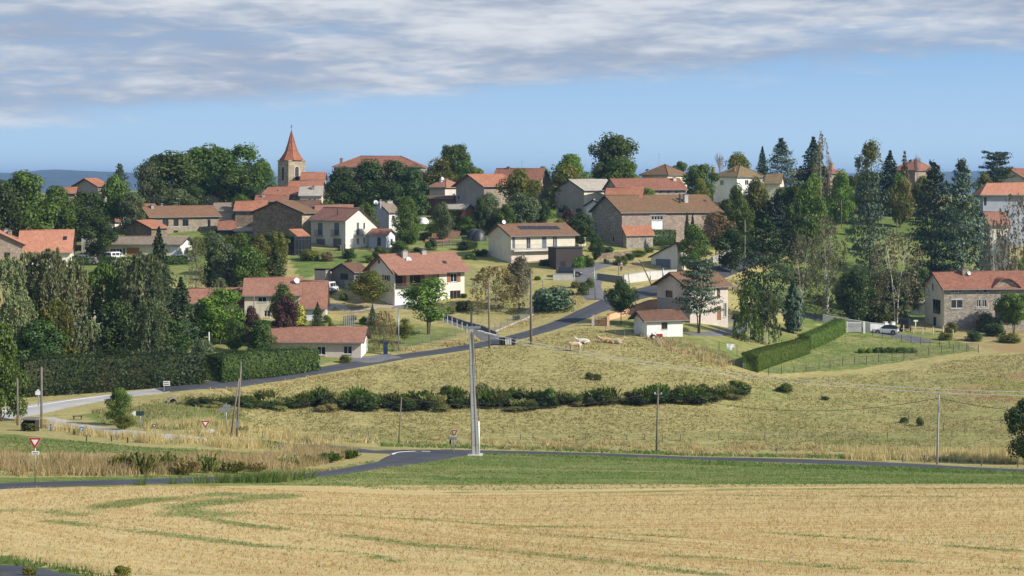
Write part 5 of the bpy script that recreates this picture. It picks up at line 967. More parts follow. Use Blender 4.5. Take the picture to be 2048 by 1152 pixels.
    m = MB(); ph = [(a-.35+(b-a+.7)*k/n, z0+(z1-z0)*(.62+.38*math.sin(math.pi*k/n))+.35) for k in range(n+1)]; m.prism([(p[0], -.02, p[1]) for p in ph]+[(p[0], -.02, p[1]) for p in pts[::-1]], (0, -.08, 0)); m.build('arch_stones', M['concrete_light'], h.root)
    a, b, z0, z1 = h.face('r', 1983, 556, 2040, 577); c = (a+b)/2; m = MB(); n = 10; arc = [(a+(b-a)*k/n, h.h-.1+(z1-h.h)*math.sin(math.pi*k/n)) for k in range(n+1)]; m.prism([(p[0], -.03, p[1]) for p in arc], (0, 2.5, 0)); m.build('dormer', M['stone_grey'], h.root)
    m = MB()
    for k in range(n): p, q = arc[k], arc[k+1]; m.prism([(p[0], -.6, p[1]), (q[0], -.6, q[1]), (q[0], -.6, q[1]+.16), (p[0], -.6, p[1]+.16)], (0, 3.6, 0))
    m.build('dormer_roof', M['roof_red'], h.root); h.chimney(1930, 536, 1.25, .7, .8, 'stone'); h.dish(1938, 546, .4, .7); h.finish()
    # --- sheds
    h = H('shed', 'small brown-roofed wooden shelter beside the log fence in the village gardens', (915, 362), 60, 921, 866, 475, 462, 'l', 'wood_dark', 'roof_brown', oe=.5, dep=5); h.finish()
    h = H('shed', 'low orange-tiled lean-to in front of the wooden shelter', (893, 356), 80, 895, 853, 484, 478, 'l', 'wood_dark', 'roof_orange', frac=1, oe=.3, dep=3); h.finish()
    h = H('shed', 'weathered wooden shed standing in the meadow left of the twin cedars', (1810, 404), 62, 1814, 1794, 388, 385, 'l', 'wood_grey', 'roof_dark', oe=.3, frac=.5, base=404, under=.5, dep=2.5); h.finish()
    h = H('shed', 'pale metal garden shed with open dark side beside the stone house', (1842, 330), 70, 1851, 1821, 607, 603, 'l', 'pale_blue', 'roof_fibre', frac=.5, oe=.2, wall_r='metal_dark', base=632, dep=2.5); h.door('l', 1826, 610, 1836, 631, 'door_white', 'door', 2, horiz=False); h.finish()
    h = H('house', 'cream house glimpsed through the birch grove at the left, with tiled roof', (196, 262), 70, 205, 154, 603, 576, 'l', 'cream', 'roof_red', dep=7); h.window('l', 163, 616, 172, 626, shutters='shutter_blue'); h.finish()
    h = H('shed', 'wooden canopy with pale metal roof under the tall grey farmhouse', (930, 388), 75, 946, 882, 417, 410, 'l', 'wood_orange', 'roof_fibre', frac=.5, oe=.8, cat='canopy', dep=5); h.finish()
    h = H('shed', 'tiny flat rusty-roofed hut in the gardens below the village', (985, 382), 80, 990, 955, 435, 431, 'l', 'wood_dark', 'roof_dark', oe=.4, dep=3); h.finish()
    h = H('shed', 'grey lean-to with pale edge below the grey house on the left', (560, 364), 80, 566, 470, 462, 456, 'l', 'grey_dark', 'roof_fibre', frac=.9, oe=.5, dep=4); h.finish()
village()
# bell tower
def church():
    A = hit(583, 380) if False else at(577, 428); A.z = -1.2; th = math.radians(40); r = empty('bell_tower', A, th); tag(r, 'stone church bell tower with arched louvred openings and tall red pointed spire', 'church tower')
    def sol(px, d): u = (px-CX)/F; return (u*A.y-A.x)/(d[0]-u*d[1])
    Lr = sol(602, (math.cos(th), math.sin(th))); Ll = sol(550.5, (-math.sin(th), math.cos(th))); S = (Lr+Ll)/2; Lr = Ll = S; zt = (HZ-322.5)/F*(A.y+2)-A.z; m = MB(); m.box(0, S, 0, S, -2, zt); m.build('wall', M['stone_church'], r)
    m = MB(); m.box(-.12, S+.12, -.12, S+.12, zt+.003, zt+.25); m.box(-.08, S+.08, -.08, S+.08, 1.2, 1.4); m.build('cornice', M['stone_church'], r)
    for f in 'rl':
        for nm, w, zz, zh, d, mt in (('arch', 1.5, zt-5.0, 3.9, .06, 'concrete_light'), ('louvre', 1.05, zt-4.8, 3.5, .10, 'wood_dark')):
            n = 10; c = S/2; sh = zz+zh-w/2; P = [(c-w/2, zz), (c+w/2, zz)]+[(c+w/2*math.cos(math.pi*k/n), sh+w/2*math.sin(math.pi*k/n)) for k in range(n+1)]; m = MB()
            if f == 'r': m.prism([(p[0], 0, p[1]) for p in P], (0, -d, 0))
            else: m.prism([(0, p[0], p[1]) for p in P], (-d, 0, 0))
            o = m.build(nm, M[mt], r)
            if nm == 'louvre':
                q = MB()
                for k in range(9):
                    z = zz+.2+k*.36
                    if f == 'r': q.box(c-.45, c+.45, -.2, -.10, z, z+.07)
                    else: q.box(-.2, -.10, c-.45, c+.45, z, z+.07)
                q.build('slat', M['wood_grey'], o)
    zb = zt+.25; top = (HZ-261)/F*(A.y+3)-A.z; c = S/2; prof = [(S/2+.45, zb), (S/2-.15, zb+.85), (S/2-.85, zb+2.1), (S/2-1.45, zb+3.9), (.06, top)]
    n = 8; V = []
    for k, (rad, z) in enumerate(prof):
        for q in range(8):
            a = q*math.pi/4+math.pi/8; sq = max(abs(math.cos(a)), abs(math.sin(a))); sqr = rad/sq; octr = rad*1.04; t = min(1, k/2.0); R = sqr*(1-t)+octr*t; V.append((c+R*math.cos(a), c+R*math.sin(a), z))
    Fc = []; uv = []
    for k in range(len(prof)-1):
        for q in range(8): Fc.append((k*8+q, k*8+(q+1) % 8, k*8+8+(q+1) % 8, k*8+8+q)); w = prof[k][0]*.8; uv.append([(q*3, -prof[k][1]), (q*3+w, -prof[k][1]), (q*3+w, -prof[k+1][1]), (q*3, -prof[k+1][1])])
    m = MB(); m.add(V, Fc, uv); m.add(V[:8], [tuple(range(8))]); m.build('spire', M['roof_spire'], r)
    m = MB()
    for q in range(8): m.tube([V[k*8+q] for k in range(len(prof))], .07, 4)
    m.build('ridge_tiles', M['roof_spire'], r); m = MB(); zc = (HZ-253)/F*A.y-A.z; m.tube([(c, c, top-.3), (c, c, zc+.5)], .05, 5); m.tube([(c-.35, c, zc-.1), (c+.35, c, zc-.1)], .04, 4); m.tube([(c, c, zc+.1), (c, c, zc+.35)], .16, 6); m.build('weather_vane', M['metal_dark'], r)
church()
# ---------------------------------------------------------------- trees placed
def plant():
    T = tree
    LT = lambda *a, **k: T('broadleaf_tree', *a, **k)
    # left skyline
    LT(38, 345, 343, 132, 'low', 'leaf_green', 'large dark green tree at the left edge, below the blue hills')
    LT(0, 340, 362, 90, 'low', 'leaf_dark', 'dark rounded tree cut by the left edge behind the orange-roofed house')
    LT(112, 352, 372, 92, 'low', 'leaf_green', 'green tree between the big left-edge tree and the dark middle grove')
    LT(165, 360, 384, 92, 'low', 'leaf_dark', 'dark tree in front of the far-left red-roofed house')
    LT(120, 358, 425, 110, 'low', 'leaf_dark', 'low dark tree above the orange-roofed house')
    LT(196, 338, 432, 70, 'low', 'leaf_dark', 'dark tree filling the gap left of the cream house with the dish')
    LT(228, 372, 350, 72, 'round', 'leaf_green', 'green tree right beside the far-left red roof')
    T('cedar_tree', 240, 378, 328, 56, 'cedarcone', 'leaf_cedar', 'thin dark pagoda-shaped conifer standing before the blue hills', tk='fir')
    LT(262, 368, 385, 56, 'low', 'leaf_grey', 'low grey-green tree right of the pagoda conifer')
    LT(338, 400, 303, 112, 'round', 'leaf_green', 'tall billowing tree on the skyline left of the pair with a gap of sky')
    LT(300, 395, 325, 66, 'low', 'leaf_grey', 'greyish shoulder tree on the skyline, lower left of the tall billowing one')
    LT(355, 385, 378, 80, 'low', 'leaf_grey', 'grey-green lower tree under the tall billowing skyline tree')
    LT(416, 408, 289, 108, 'round', 'leaf_green', 'tall dark skyline tree with a sky gap on its right')
    LT(482, 408, 288, 106, 'loose', 'leaf_green', 'tall airy skyline tree left of the church tower')
    LT(470, 402, 330, 100, 'low', 'leaf_green', 'dense lower tree under the airy skyline tree')
    LT(524, 404, 318, 56, 'round', 'leaf_green', 'rounded tree just left of the church tower')
    LT(385, 392, 370, 60, 'low', 'leaf_dark', 'dark bush-like tree above the red-roofed farmhouse')
    LT(505, 398, 372, 50, 'low', 'leaf_dark', 'dark low tree at the foot of the trees beside the church')
    # clipped mass
    for cx, Y, top, w, lb in ((682, 398, 334, 84, 'leftmost of the dark round trees right of the church tower'), (738, 402, 318, 100, 'second dark round tree from the church tower, the tallest dome'), (790, 402, 321, 90, 'third dark round tree from the church tower'), (826, 396, 331, 68, 'rightmost of the dark round trees, nearest the yellow-leaved one')):
        T('lime_tree', cx, Y, top, w, 'dome', 'leaf_dark', lb)
    T('lime_tree', 770, 390, 360, 90, 'dome', 'leaf_dark', 'lower dark round tree in front of the others above the grey-roofed white house'); T('lime_tree', 700, 392, 362, 80, 'dome', 'leaf_dark', 'lower dark round tree in front at the left, above the long rose roof')
    LT(882, 425, 315, 84, 'dome', 'leaf_olive', 'yellow-green speckled tree right of the dark round ones'); LT(910, 445, 289, 68, 'round', 'leaf_green', 'tall green tree behind the yellow-green speckled one'); LT(930, 430, 320, 44, 'round', 'leaf_green', 'green tree leaning right of the yellow-green speckled one'); LT(955, 436, 336, 42, 'low', 'leaf_olive', 'small pale green tree on the skyline above the farmhouse')
    LT(1040, 386, 337, 84, 'ball', 'leaf_olive', 'ball-shaped dark tree between the farmhouse and the pink brick house'); LT(1085, 440, 333, 34, 'low', 'leaf_bright', 'small light green tree behind the pink brick house')
    LT(1042, 372, 386, 74, 'low', 'leaf_grey', 'grey-green fruit tree below the ball-shaped tree'); LT(978, 370, 386, 54, 'low', 'leaf_grey', 'grey-green fruit tree below the farmhouse stone wall'); LT(962, 366, 397, 34, 'low', 'leaf_dark', 'dark small tree at the farmhouse corner')
    LT(816, 345, 393, 54, 'tall', 'leaf_green', 'dense upright tree beside the white and grey house', base=None); LT(884, 358, 404, 44, 'low', 'leaf_grey', 'grey-green tree right of the upright tree by the white dome'); LT(733, 356, 405, 46, 'round', 'leaf_green', 'tree between the tall cream house and the white and grey house')
    LT(1142, 412, 308, 80, 'tall', 'leaf_bright', 'spiky light-green tree above the grey barn'); LT(1135, 405, 328, 92, 'dome', 'leaf_olive', 'broad olive tree just behind the grey barn')
    LT(1228, 432, 267, 98, 'round', 'leaf_green', 'tallest broadleaf tree on the skyline, right of the grey barn'); LT(1243, 422, 314, 96, 'dome', 'leaf_bright', 'bright green rounded tree in front of the tallest skyline tree'); LT(1200, 425, 325, 44, 'low', 'leaf_green', 'small green tree left below the tallest skyline tree')
    LT(1297, 378, 376, 56, 'dome', 'leaf_bright', 'green dome of a tree poking above the mossy barn roof'); LT(1358, 440, 323, 42, 'low', 'leaf_green', 'small tree right behind the half red, half mossy hipped roof')
    LT(1402, 408, 329, 74, 'round', 'leaf_green', 'green tree between the red farm roof and the mossy hipped house'); LT(1397, 398, 357, 38, 'ball', 'leaf_olive', 'small clipped ball tree before the mossy hipped house')
    T('bare_tree', 1440, 440, 304, 46, 'bare', 'twig_pale', 'leafless pale tree on the skyline left of the mossy hipped house'); LT(1475, 446, 304, 62, 'dome', 'leaf_olive', 'dark yellowish dome tree behind the mossy hipped house')
    T('spruce_tree', 1525, 448, 294, 50, 'fir', 'leaf_fir', 'small dark spruce on the skyline right of the mossy hipped house', tk='fir')
    LT(1511, 378, 356, 66, 'round', 'leaf_olive', 'rounded green tree below the right chimney of the mossy hipped house'); LT(1474, 372, 368, 62, 'tall', 'leaf_green', 'green tree directly below the mossy hipped house')
    T('cedar_tree', 1563, 436, 277, 84, 'cedarcone', 'leaf_blue', 'tall bluish conifer left of the dark skyline spruce', tk='fir'); T('spruce_tree', 1627, 438, 275, 92, 'fir', 'leaf_fir', 'tall dark spruce with broad base on the skyline', tk='fir')
    T('birch_tree', 1642, 425, 263, 40, 'thinbirch', 'leaf_dry', 'pale drooping birch behind the dark skyline spruce', tk='thin'); T('bare_tree', 1657, 430, 308, 24, 'bare', 'twig_pale', 'small leafless tree right of the dark skyline spruce')
    LT(1590, 378, 372, 80, 'low', 'leaf_green', 'deep green tree under the bluish conifer'); LT(1624, 372, 348, 66, 'tall', 'leaf_bright', 'light green upright tree below the dark spruce'); LT(1562, 375, 375, 54, 'low', 'leaf_dark', 'dark low tree beside the small cream roof')
    LT(1681, 418, 340, 62, 'dome', 'leaf_bright', 'yellow-green rounded tree at the top of the grassy slope'); LT(1742, 432, 279, 62, 'loose', 'leaf_olive', 'tall yellowish airy tree on the skyline right of the slope'); LT(1735, 420, 340, 44, 'low', 'leaf_green', 'small tree at the foot of the airy skyline tree')
    T('spruce_tree', 1780, 432, 302, 74, 'fir', 'leaf_fir', 'very dark spruce beside the airy yellowish tree', tk='fir'); T('spruce_tree', 1809, 440, 303, 44, 'firloose', 'leaf_dry', 'thin sparse conifer in front of the broad red skyline roof', tk='fir'); T('bare_tree', 1836, 438, 306, 26, 'bare', 'twig_pale', 'leafless birch in front of the broad red skyline roof')
    LT(1800, 415, 360, 50, 'low', 'leaf_olive', 'olive bushy tree under the very dark spruce')
    T('cedar_tree', 1740, 352, 342, 88, 'cedar', 'leaf_blue', 'blue-green cedar alone on the right-hand slope, trunk showing', tk='tall'); T('cedar_tree', 1868, 362, 324, 118, 'cedarcone', 'leaf_cedar', 'left of the twin tall cedars by the stone house', tk='multi'); T('cedar_tree', 1925, 356, 320, 112, 'cedarcone', 'leaf_blue', 'right of the twin tall cedars by the stone house', tk='fir')
    T('pine_tree', 1994, 424, 302, 74, 'cedarwide', 'leaf_fir', 'flat-topped black pine on the skyline at the right edge', tk='tall'); LT(1967, 415, 345, 40, 'low', 'leaf_olive', 'olive tree left of the flat-topped pine')
    for cx, Y, top, w, b, lb in ((1655, 326, 432, 84, 0, 'tall brownish birch with white stem right of the big dark cedar'), (1603, 332, 470, 70, 0, 'brownish birch close against the big dark cedar'), (1792, 322, 465, 104, 0, 'wide brownish birch with pale stems left of the stone house'), (2030, 338, 388, 76, 0, 'rust-brown birch at the right edge above the stone house'), (1990, 336, 440, 40, 0, 'thin rust-brown birch in front of the cream house on the right')):
        T('birch_tree', cx, Y, top, w*1.25, 'birch', 'leaf_rust', lb, tk='birch2')
    T('birch_tree', 1650, 322, 470, 90, 'birch', 'leaf_birch', 'greener lower birch beneath the tall brownish one', tk='thin'); T('cedar_tree', 1527, 304, 424, 122, 'cedarcone', 'leaf_fir', 'huge dark cedar right of centre above the birch clump', tk='fir'); T('cedar_tree', 1562, 372, 408, 76, 'cedarcone', 'leaf_blue', 'bluish cedar behind the huge dark cedar', tk='fir')
    LT(1480, 366, 392, 56, 'tall', 'leaf_green', 'dark leafy tree left behind the huge dark cedar'); LT(1590, 365, 405, 60, 'low', 'leaf_dark', 'dark tree mass behind the bluish cedar')
    for cx, Y, top, w, m, lb in ((1710, 318, 540, 76, 'leaf_dark', 'dark tree behind the white wall, left of the wide birch'), (1775, 332, 545, 90, 'leaf_dark', 'dark tree under the wide birch'), (1690, 332, 560, 50, 'leaf_olive', 'olive tree between the birches'), (1830, 338, 530, 60, 'leaf_dark', 'dark tree behind the metal garden shed')): LT(cx, Y, top, w, 'low', m, lb)
    for cx, Y, top, w, k, m, lb in ((1848, 428, 352, 54, 'low', 'leaf_olive', 'olive tree under the right side of the broad red skyline roof'), (1700, 430, 352, 40, 'low', 'leaf_green', 'green tree right below the brick chimney house'), (1795, 430, 345, 40, 'low', 'leaf_green', 'green tree under the left end of the broad red skyline roof'), (1960, 405, 392, 36, 'low', 'leaf_bright', 'bright tree at the left wall of the orange hipped roof'),
                                    (905, 372, 420, 46, 'low', 'leaf_dark', 'dark tree filling the garden under the farmhouse canopy'), (935, 366, 432, 40, 'low', 'leaf_green', 'green tree below the metal-roofed canopy'), (1010, 366, 408, 40, 'low', 'leaf_green', 'green orchard tree below the ball-shaped tree'), (1085, 380, 398, 36, 'low', 'leaf_dark', 'dark tree at the left corner of the grey barn'), (1120, 352, 438, 34, 'low', 'leaf_olive', 'olive tree behind the solar-panel house'),
                                    (480, 385, 388, 36, 'low', 'leaf_green', 'green tree between the farmhouse roofs'), (425, 346, 462, 44, 'low', 'leaf_grey', 'grey-green tree at the right end of the long stone house'), (452, 350, 470, 34, 'low', 'leaf_green', 'green tree below the open carport'), (395, 343, 474, 34, 'low', 'leaf_olive', 'olive tree below the arched door of the long stone house'), (500, 350, 468, 40, 'low', 'leaf_dark', 'dark tree against the foot of the big dark stone barn'), (545, 352, 462, 46, 'low', 'leaf_grey', 'grey-green tree before the dark stone barn gable'), (578, 350, 466, 30, 'low', 'leaf_green', 'small green tree left of the glass veranda'), (660, 378, 402, 40, 'low', 'leaf_green', 'small green tree at the foot of the dark round trees'), (1450, 372, 400, 50, 'low', 'leaf_olive', 'olive tree at the right end of the mossy barn roof'), (1920, 400, 395, 50, 'low', 'leaf_olive', 'olive tree behind the twin cedars')): LT(cx, Y, top, w, k, m, lb)
    # middle
    T('cedar_tree', 1398, 270, 517, 98, 'cedarwide', 'leaf_blue', 'blue cedar in front of the pale house, bare forked trunk below', tk='multi', base=667)
    LT(1242, 278, 557, 64, 'ball', 'leaf_dark', 'round-headed dark tree on a straight trunk by the wooden gate', tk='tall', base=648)
    T('birch_tree', 1497, 262, 572, 58, 'densbirch', 'leaf_green', 'left weeping birch in the lawn by the clipped hedge', tk='birch2', base=684); T('birch_tree', 1533, 260, 582, 60, 'densbirch', 'leaf_grey', 'right weeping birch in the lawn by the clipped hedge', tk='birch2', base=688)
    T('cypress_tree', 1587, 280, 562, 38, 'column', 'leaf_blue', 'dark columnar conifer right of the weeping birches', tk='fir', base=666); LT(1600, 350, 540, 70, 'low', 'leaf_birch', 'pale birch scrub behind the columnar conifer')
    LT(1386, 335, 449, 62, 'tall', 'leaf_green', 'full green tree right of the cream garage'); LT(1432, 356, 424, 84, 'loose', 'leaf_dry', 'pale thin-leaved tree in front of the mossy barn'); LT(1462, 344, 455, 70, 'low', 'leaf_dark', 'dark tree between the barn and the road wall'); T('cypress_tree', 1374, 354, 425, 11, 'column', 'leaf_thuja', 'left of two slim cypresses against the barn wall', tk=None); T('cypress_tree', 1385, 354, 429, 11, 'column', 'leaf_thuja', 'right of two slim cypresses against the barn wall', tk=None)
    LT(1162, 354, 424, 52, 'low', 'leaf_dark', 'dark bushy tree at the left corner of the mossy barn'); LT(1138, 358, 416, 34, 'loose', 'leaf_purple', 'purple-leaved tree against the grey barn'); LT(1192, 340, 470, 30, 'low', 'leaf_dark', 'dark shrub tree beside the tyres')
    T('birch_tree', 1045, 288, 505, 40, 'thinbirch', 'leaf_rust', 'young birch with white stem on the dry bank', tk='thin', base=620); LT(1038, 300, 512, 60, 'loose', 'leaf_rust', 'rust-coloured shrub tree below the solar-panel house'); T('willow_tree', 992, 284, 533, 108, 'weep', 'leaf_dry', 'dry brown weeping willow right of the large cream house', tk='grey', base=624)
    LT(745, 268, 541, 84, 'ball', 'leaf_olive', 'ball-headed tree in front of the large cream house', base=621, tk='tall'); LT(857, 260, 556, 108, 'loose', 'leaf_bright', 'spreading green tree with several stems on the lawn', tk='multi', base=668)
    T('willow_tree', 768, 256, 622, 54, 'weep', 'leaf_dry', 'brown drooping tree at the end of the pink bungalow', tk='grey', base=703); LT(808, 256, 636, 46, 'loose', 'leaf_olive', 'small wispy tree behind the wire fence', base=688, tk='grey'); T('spruce_tree', 745, 264, 611, 24, 'fir', 'leaf_blue', 'little blue spruce in front of the round tree', tk='fir', base=650)
    LT(565, 267, 566, 62, 'tall', 'leaf_green', 'dark green tree in front of the red-roofed house', base=652); LT(572, 263, 590, 56, 'low', 'leaf_purple', 'dark purple tree in front of the red-roofed house'); T('conifer', 598, 260, 608, 30, 'column', 'leaf_yellow', 'golden yellow conifer in front of the garage wing', tk='fir', base=652); T('conifer', 635, 260, 604, 34, 'fir', 'leaf_thuja', 'dark green cone-shaped conifer right of the golden one', tk='fir', base=655)
    LT(502, 262, 612, 38, 'low', 'leaf_purple', 'purple-leaved tree left of the pink bungalow'); LT(440, 262, 578, 96, 'low', 'leaf_bright', 'light green tree left of the blue vehicle'); LT(404, 266, 604, 60, 'low', 'leaf_dark', 'dark green tree left of the light green one'); LT(438, 272, 556, 56, 'birch', 'leaf_birch', 'pale birch rising over the low rose roof', tk='thin')
    LT(520, 254, 640, 60, 'low', 'leaf_dark', 'dark shrubby tree against the glass end of the pink bungalow'); LT(470, 256, 640, 50, 'low', 'leaf_green', 'green shrub tree behind the street lamp post')
    T('spruce_tree', 318, 290, 455, 84, 'fir', 'leaf_fir', 'tall dark spruce rising over the long workshop roof', tk='fir'); T('spruce_tree', 362, 258, 555, 84, 'fir', 'leaf_fir', 'broad dark spruce right of the birch grove', tk='fir'); T('spruce_tree', 550, 312, 488, 76, 'fir', 'leaf_thuja', 'broad green conifer on the mown lawn edge', tk='fir')
    for cx, Y, top, w, m, lb in ((20, 244, 516, 84, 'leaf_birch', 'leftmost birch of the grove behind the tall hedge'), (62, 248, 505, 78, 'leaf_birch', 'second birch of the grove, with pale dry tips'), (104, 246, 498, 76, 'leaf_birch', 'tall birch of the grove below the orange roof'), (146, 250, 520, 70, 'leaf_birch', 'birch of the grove left of the hidden cream house'),
                                (208, 254, 528, 66, 'leaf_green', 'darker birch right of the hidden cream house'), (245, 256, 516, 70, 'leaf_birch', 'birch in front of the long workshop'), (288, 250, 506, 84, 'leaf_grey', 'dense grey-green birch beside the tall spruce')):
        T('birch_tree', cx, Y, top, w*1.35, 'densbirch', m, lb, tk='birch2')
    for cx, Y, top, w, m, lb in ((40, 238, 590, 90, 'leaf_birch', 'low weeping birch at the left end of the hedge'), (110, 240, 600, 90, 'leaf_olive', 'low weeping birch with dark trunk behind the hedge'), (178, 242, 640, 60, 'leaf_birch', 'small weeping birch below the hidden house'), (300, 240, 600, 100, 'leaf_grey', 'low wide birch at the foot of the tall spruce')): T('birch_tree', cx, Y, top, w, 'densbirch', m, lb, tk='thin')
    LT(230, 248, 600, 80, 'low', 'leaf_dark', 'dark undergrowth tree in the middle of the birch grove'); LT(80, 236, 640, 110, 'low', 'leaf_dark', 'dark undergrowth tree at the left of the birch grove'); LT(340, 246, 640, 80, 'low', 'leaf_dark', 'dark low tree under the broad spruce'); LT(405, 240, 678, 50, 'low', 'leaf_grey', 'grey-leaved small tree at the right end of the tall hedge')
    LT(2, 205, 648, 96, 'dome', 'leaf_green', 'broad leafy tree cut by the left edge beside the pale road', base=842); T('spruce_tree', 237, 190, 775, 54, 'tall', 'leaf_green', 'young feathery tree in the grass near the road signs', base=850); LT(248, 186, 830, 44, 'low', 'leaf_olive', 'low bush at the foot of the young feathery tree')
    LT(2052, 178, 797, 84, 'low', 'leaf_dark', 'dark round tree cut by the right edge beside the lower road')
    for cx, Y, top, w, k, m, lb in ((455, 302, 487, 74, 'low', 'leaf_grey', 'grey-green tree left of the mown lawn'), (500, 300, 492, 70, 'low', 'leaf_green', 'green tree beside the broad conifer on the lawn'), (392, 298, 476, 46, 'birch', 'leaf_birch', 'slim birch in front of the white workshop gable'), (430, 306, 500, 56, 'low', 'leaf_dark', 'dark tree right of the slim birch'), (480, 322, 465, 60, 'low', 'leaf_green', 'green tree under the grey lean-to'), (520, 322, 470, 50, 'low', 'leaf_olive', 'olive tree under the big dark stone barn'), (560, 330, 465, 40, 'low', 'leaf_olive', 'small olive tree at the barn foot')): LT(cx, Y, top, w, k, m, lb)
    LT(2028, 312, 586, 70, 'round', 'leaf_bright', 'fig-like bright green tree before the stone house arch', tk='multi', base=668)
    for cx, Y, top, w, k, m, lb in ((2110, 352, 420, 120, 'low', 'leaf_green', 'tree beyond the right edge behind the stone house'), (2190, 330, 500, 130, 'low', 'leaf_dark', 'dark tree beyond the right edge beside the stone house'), (2140, 400, 350, 100, 'round', 'leaf_green', 'tall tree beyond the right edge on the ridge'), (-70, 330, 380, 120, 'low', 'leaf_green', 'tree beyond the left edge above the barn wing'), (-90, 250, 540, 140, 'densbirch', 'leaf_birch', 'birch beyond the left edge of the grove')): LT(cx, Y, top, w, k, m, lb)
    # shrubs and bushes
    S = lambda cx, b, top, w, m, lb, k='bush', g=None: T('bush', cx, 0, top, w, k, m, lb, 'bush', 'shrub', g, base=b)
    for a in ((1975, 664, 618, 54, 'leaf_grey', 'grey-green bush before the stone house, left of the fig-like tree'), (1990, 672, 640, 50, 'leaf_dark', 'dark low bush under the grey-green one by the stone house'), (1902, 665, 641, 28, 'leaf_olive', 'rounded clipped bush at the stone house corner'), (1760, 645, 596, 56, 'leaf_green', 'flowering leafy bush behind the white wall'), (1712, 635, 604, 42, 'leaf_yellow', 'pale yellow-green bush behind the white wall'), (1736, 640, 610, 34, 'leaf_olive', 'olive bush between the yellow-green and the leafy bush'), (1795, 644, 620, 54, 'leaf_bright', 'bright low bush right end of the white wall'),
              (1890, 680, 662, 34, 'leaf_olive', 'scrubby bush on the bank right of the white fence posts'), (1945, 682, 660, 40, 'leaf_dark', 'dark scrub at the foot of the stone house bank'), (2020, 685, 664, 50, 'leaf_olive', 'brownish scrub on the bank at the right edge'), (1470, 640, 626, 16, 'leaf_dark', 'small round bush beside the pale house'), (690, 726, 707, 28, 'leaf_olive', 'small round bush under the right window of the pink bungalow'), (1122, 532, 514, 26, 'leaf_olive', 'bush beside the dark parked car'), (1090, 531, 516, 30, 'leaf_dark', 'dark bush under the balcony'),
              (1158, 536, 508, 30, 'leaf_bright', 'climbing plant on the front of the dark timber shed'), (1136, 533, 500, 12, 'leaf_yellow', 'yellow-green creeper at the left corner of the dark timber shed'), (1178, 534, 512, 26, 'leaf_green', 'green bush right of the dark timber shed'),
              (930, 622, 600, 44, 'leaf_dark', 'dark bush under the brown weeping willow'), (620, 520, 494, 44, 'leaf_olive', 'dry olive bush before the tall cream house'), (655, 522, 500, 30, 'leaf_dry', 'dry bush left on the garden bank'), (700, 516, 494, 34, 'leaf_dark', 'dark bush before the sunlit gable'), (760, 515, 488, 36, 'leaf_green', 'green bush before the blue annexe'), (800, 505, 476, 42, 'leaf_green', 'leafy bush right of the blue annexe'), (835, 510, 492, 34, 'leaf_dark', 'dark bush right of the leafy bush'), (930, 500, 477, 36, 'leaf_dark', 'dark bush by the log fence'), (945, 497, 478, 24, 'leaf_green', 'green bush right of the dark bush by the log fence'),
              (1240, 530, 508, 34, 'leaf_green', 'green shrub below the tyres'), (1270, 512, 498, 50, 'leaf_green', 'leafy garden patch plant below the stone barn'), (1215, 508, 492, 26, 'leaf_dark', 'dark shrub beside the leaning tyre'), (870, 470, 440, 50, 'leaf_olive', 'olive garden shrub right of the white dome'), (900, 462, 436, 40, 'leaf_green', 'green garden shrub under the canopy'), (985, 452, 425, 54, 'leaf_green', 'green orchard shrub below the farmhouse'), (1030, 450, 424, 44, 'leaf_grey', 'grey orchard shrub left of the barn meadow'), (1065, 445, 424, 30, 'leaf_dark', 'dark shrub left of the barn meadow'),
              (310, 528, 500, 50, 'leaf_olive', 'olive bush before the workshop cars'), (1700, 585, 560, 40, 'leaf_dark', 'dark bush on the slope under the birches'), (1640, 610, 585, 30, 'leaf_olive', 'olive bush on the slope at the birch foot'), (2000, 545, 505, 40, 'leaf_green', 'green conifer-like bush under the cream house on the right'), (1965, 550, 508, 40, 'leaf_green', 'green bush under the twin cedars'), (2035, 545, 508, 36, 'leaf_bright', 'bright green bush at the right edge below the brown birch')): S(*a)
    T('juniper', 1110, 0, 564, 94, 'bush', 'leaf_juniper', 'large rounded blue-green shrub beside the telegraph pole and road', 'shrub', 'shrub', base=622); T('juniper', 1085, 0, 575, 50, 'bush', 'leaf_juniper', 'smaller shrub merging into the left of the big blue-green shrub', 'shrub', 'shrub', base=622)
    rr = random.Random(9); gv = 'small garden shrubs on the village slope'
    for x, y in ((690, 600), (705, 640), (725, 648), (655, 645), (668, 655), (880, 640), (905, 628), (925, 595), (1010, 600), (1040, 575), (1075, 560), (955, 560), (968, 545), (700, 530), (740, 525), (905, 520), (935, 518), (960, 512), (860, 500), (890, 470), (910, 455), (960, 470), (990, 475), (1005, 470), (1060, 470), (1085, 465), (1170, 520), (1210, 528), (1260, 520), (1295, 505), (1180, 575), (1150, 575), (1140, 590), (1165, 590), (640, 470), (800, 480), (820, 486), (850, 480), (1030, 640), (1100, 600), (560, 470), (540, 480), (430, 470), (455, 478), (485, 470), (410, 560), (450, 570), (470, 560), (1620, 600), (1660, 605), (1700, 560), (1730, 575), (1650, 520), (1680, 530), (1715, 500), (1850, 470), (1700, 470), (1660, 470), (1860, 500)):
        w = rr.uniform(14, 34); h = w*rr.uniform(.5, .9); T('garden_shrub', x+rr.uniform(-4, 4), 0, y-h, w, 'shrub', rr.choice(('leaf_green', 'leaf_olive', 'leaf_weed', 'leaf_broom', 'leaf_dark', 'leaf_bright')), 'small garden shrub on the slope between the village houses', 'shrub', None, gv, base=y)
    # broom along the bank in the pasture
    r = random.Random(5); g = 'broom bushes in the hedge row across the pasture'
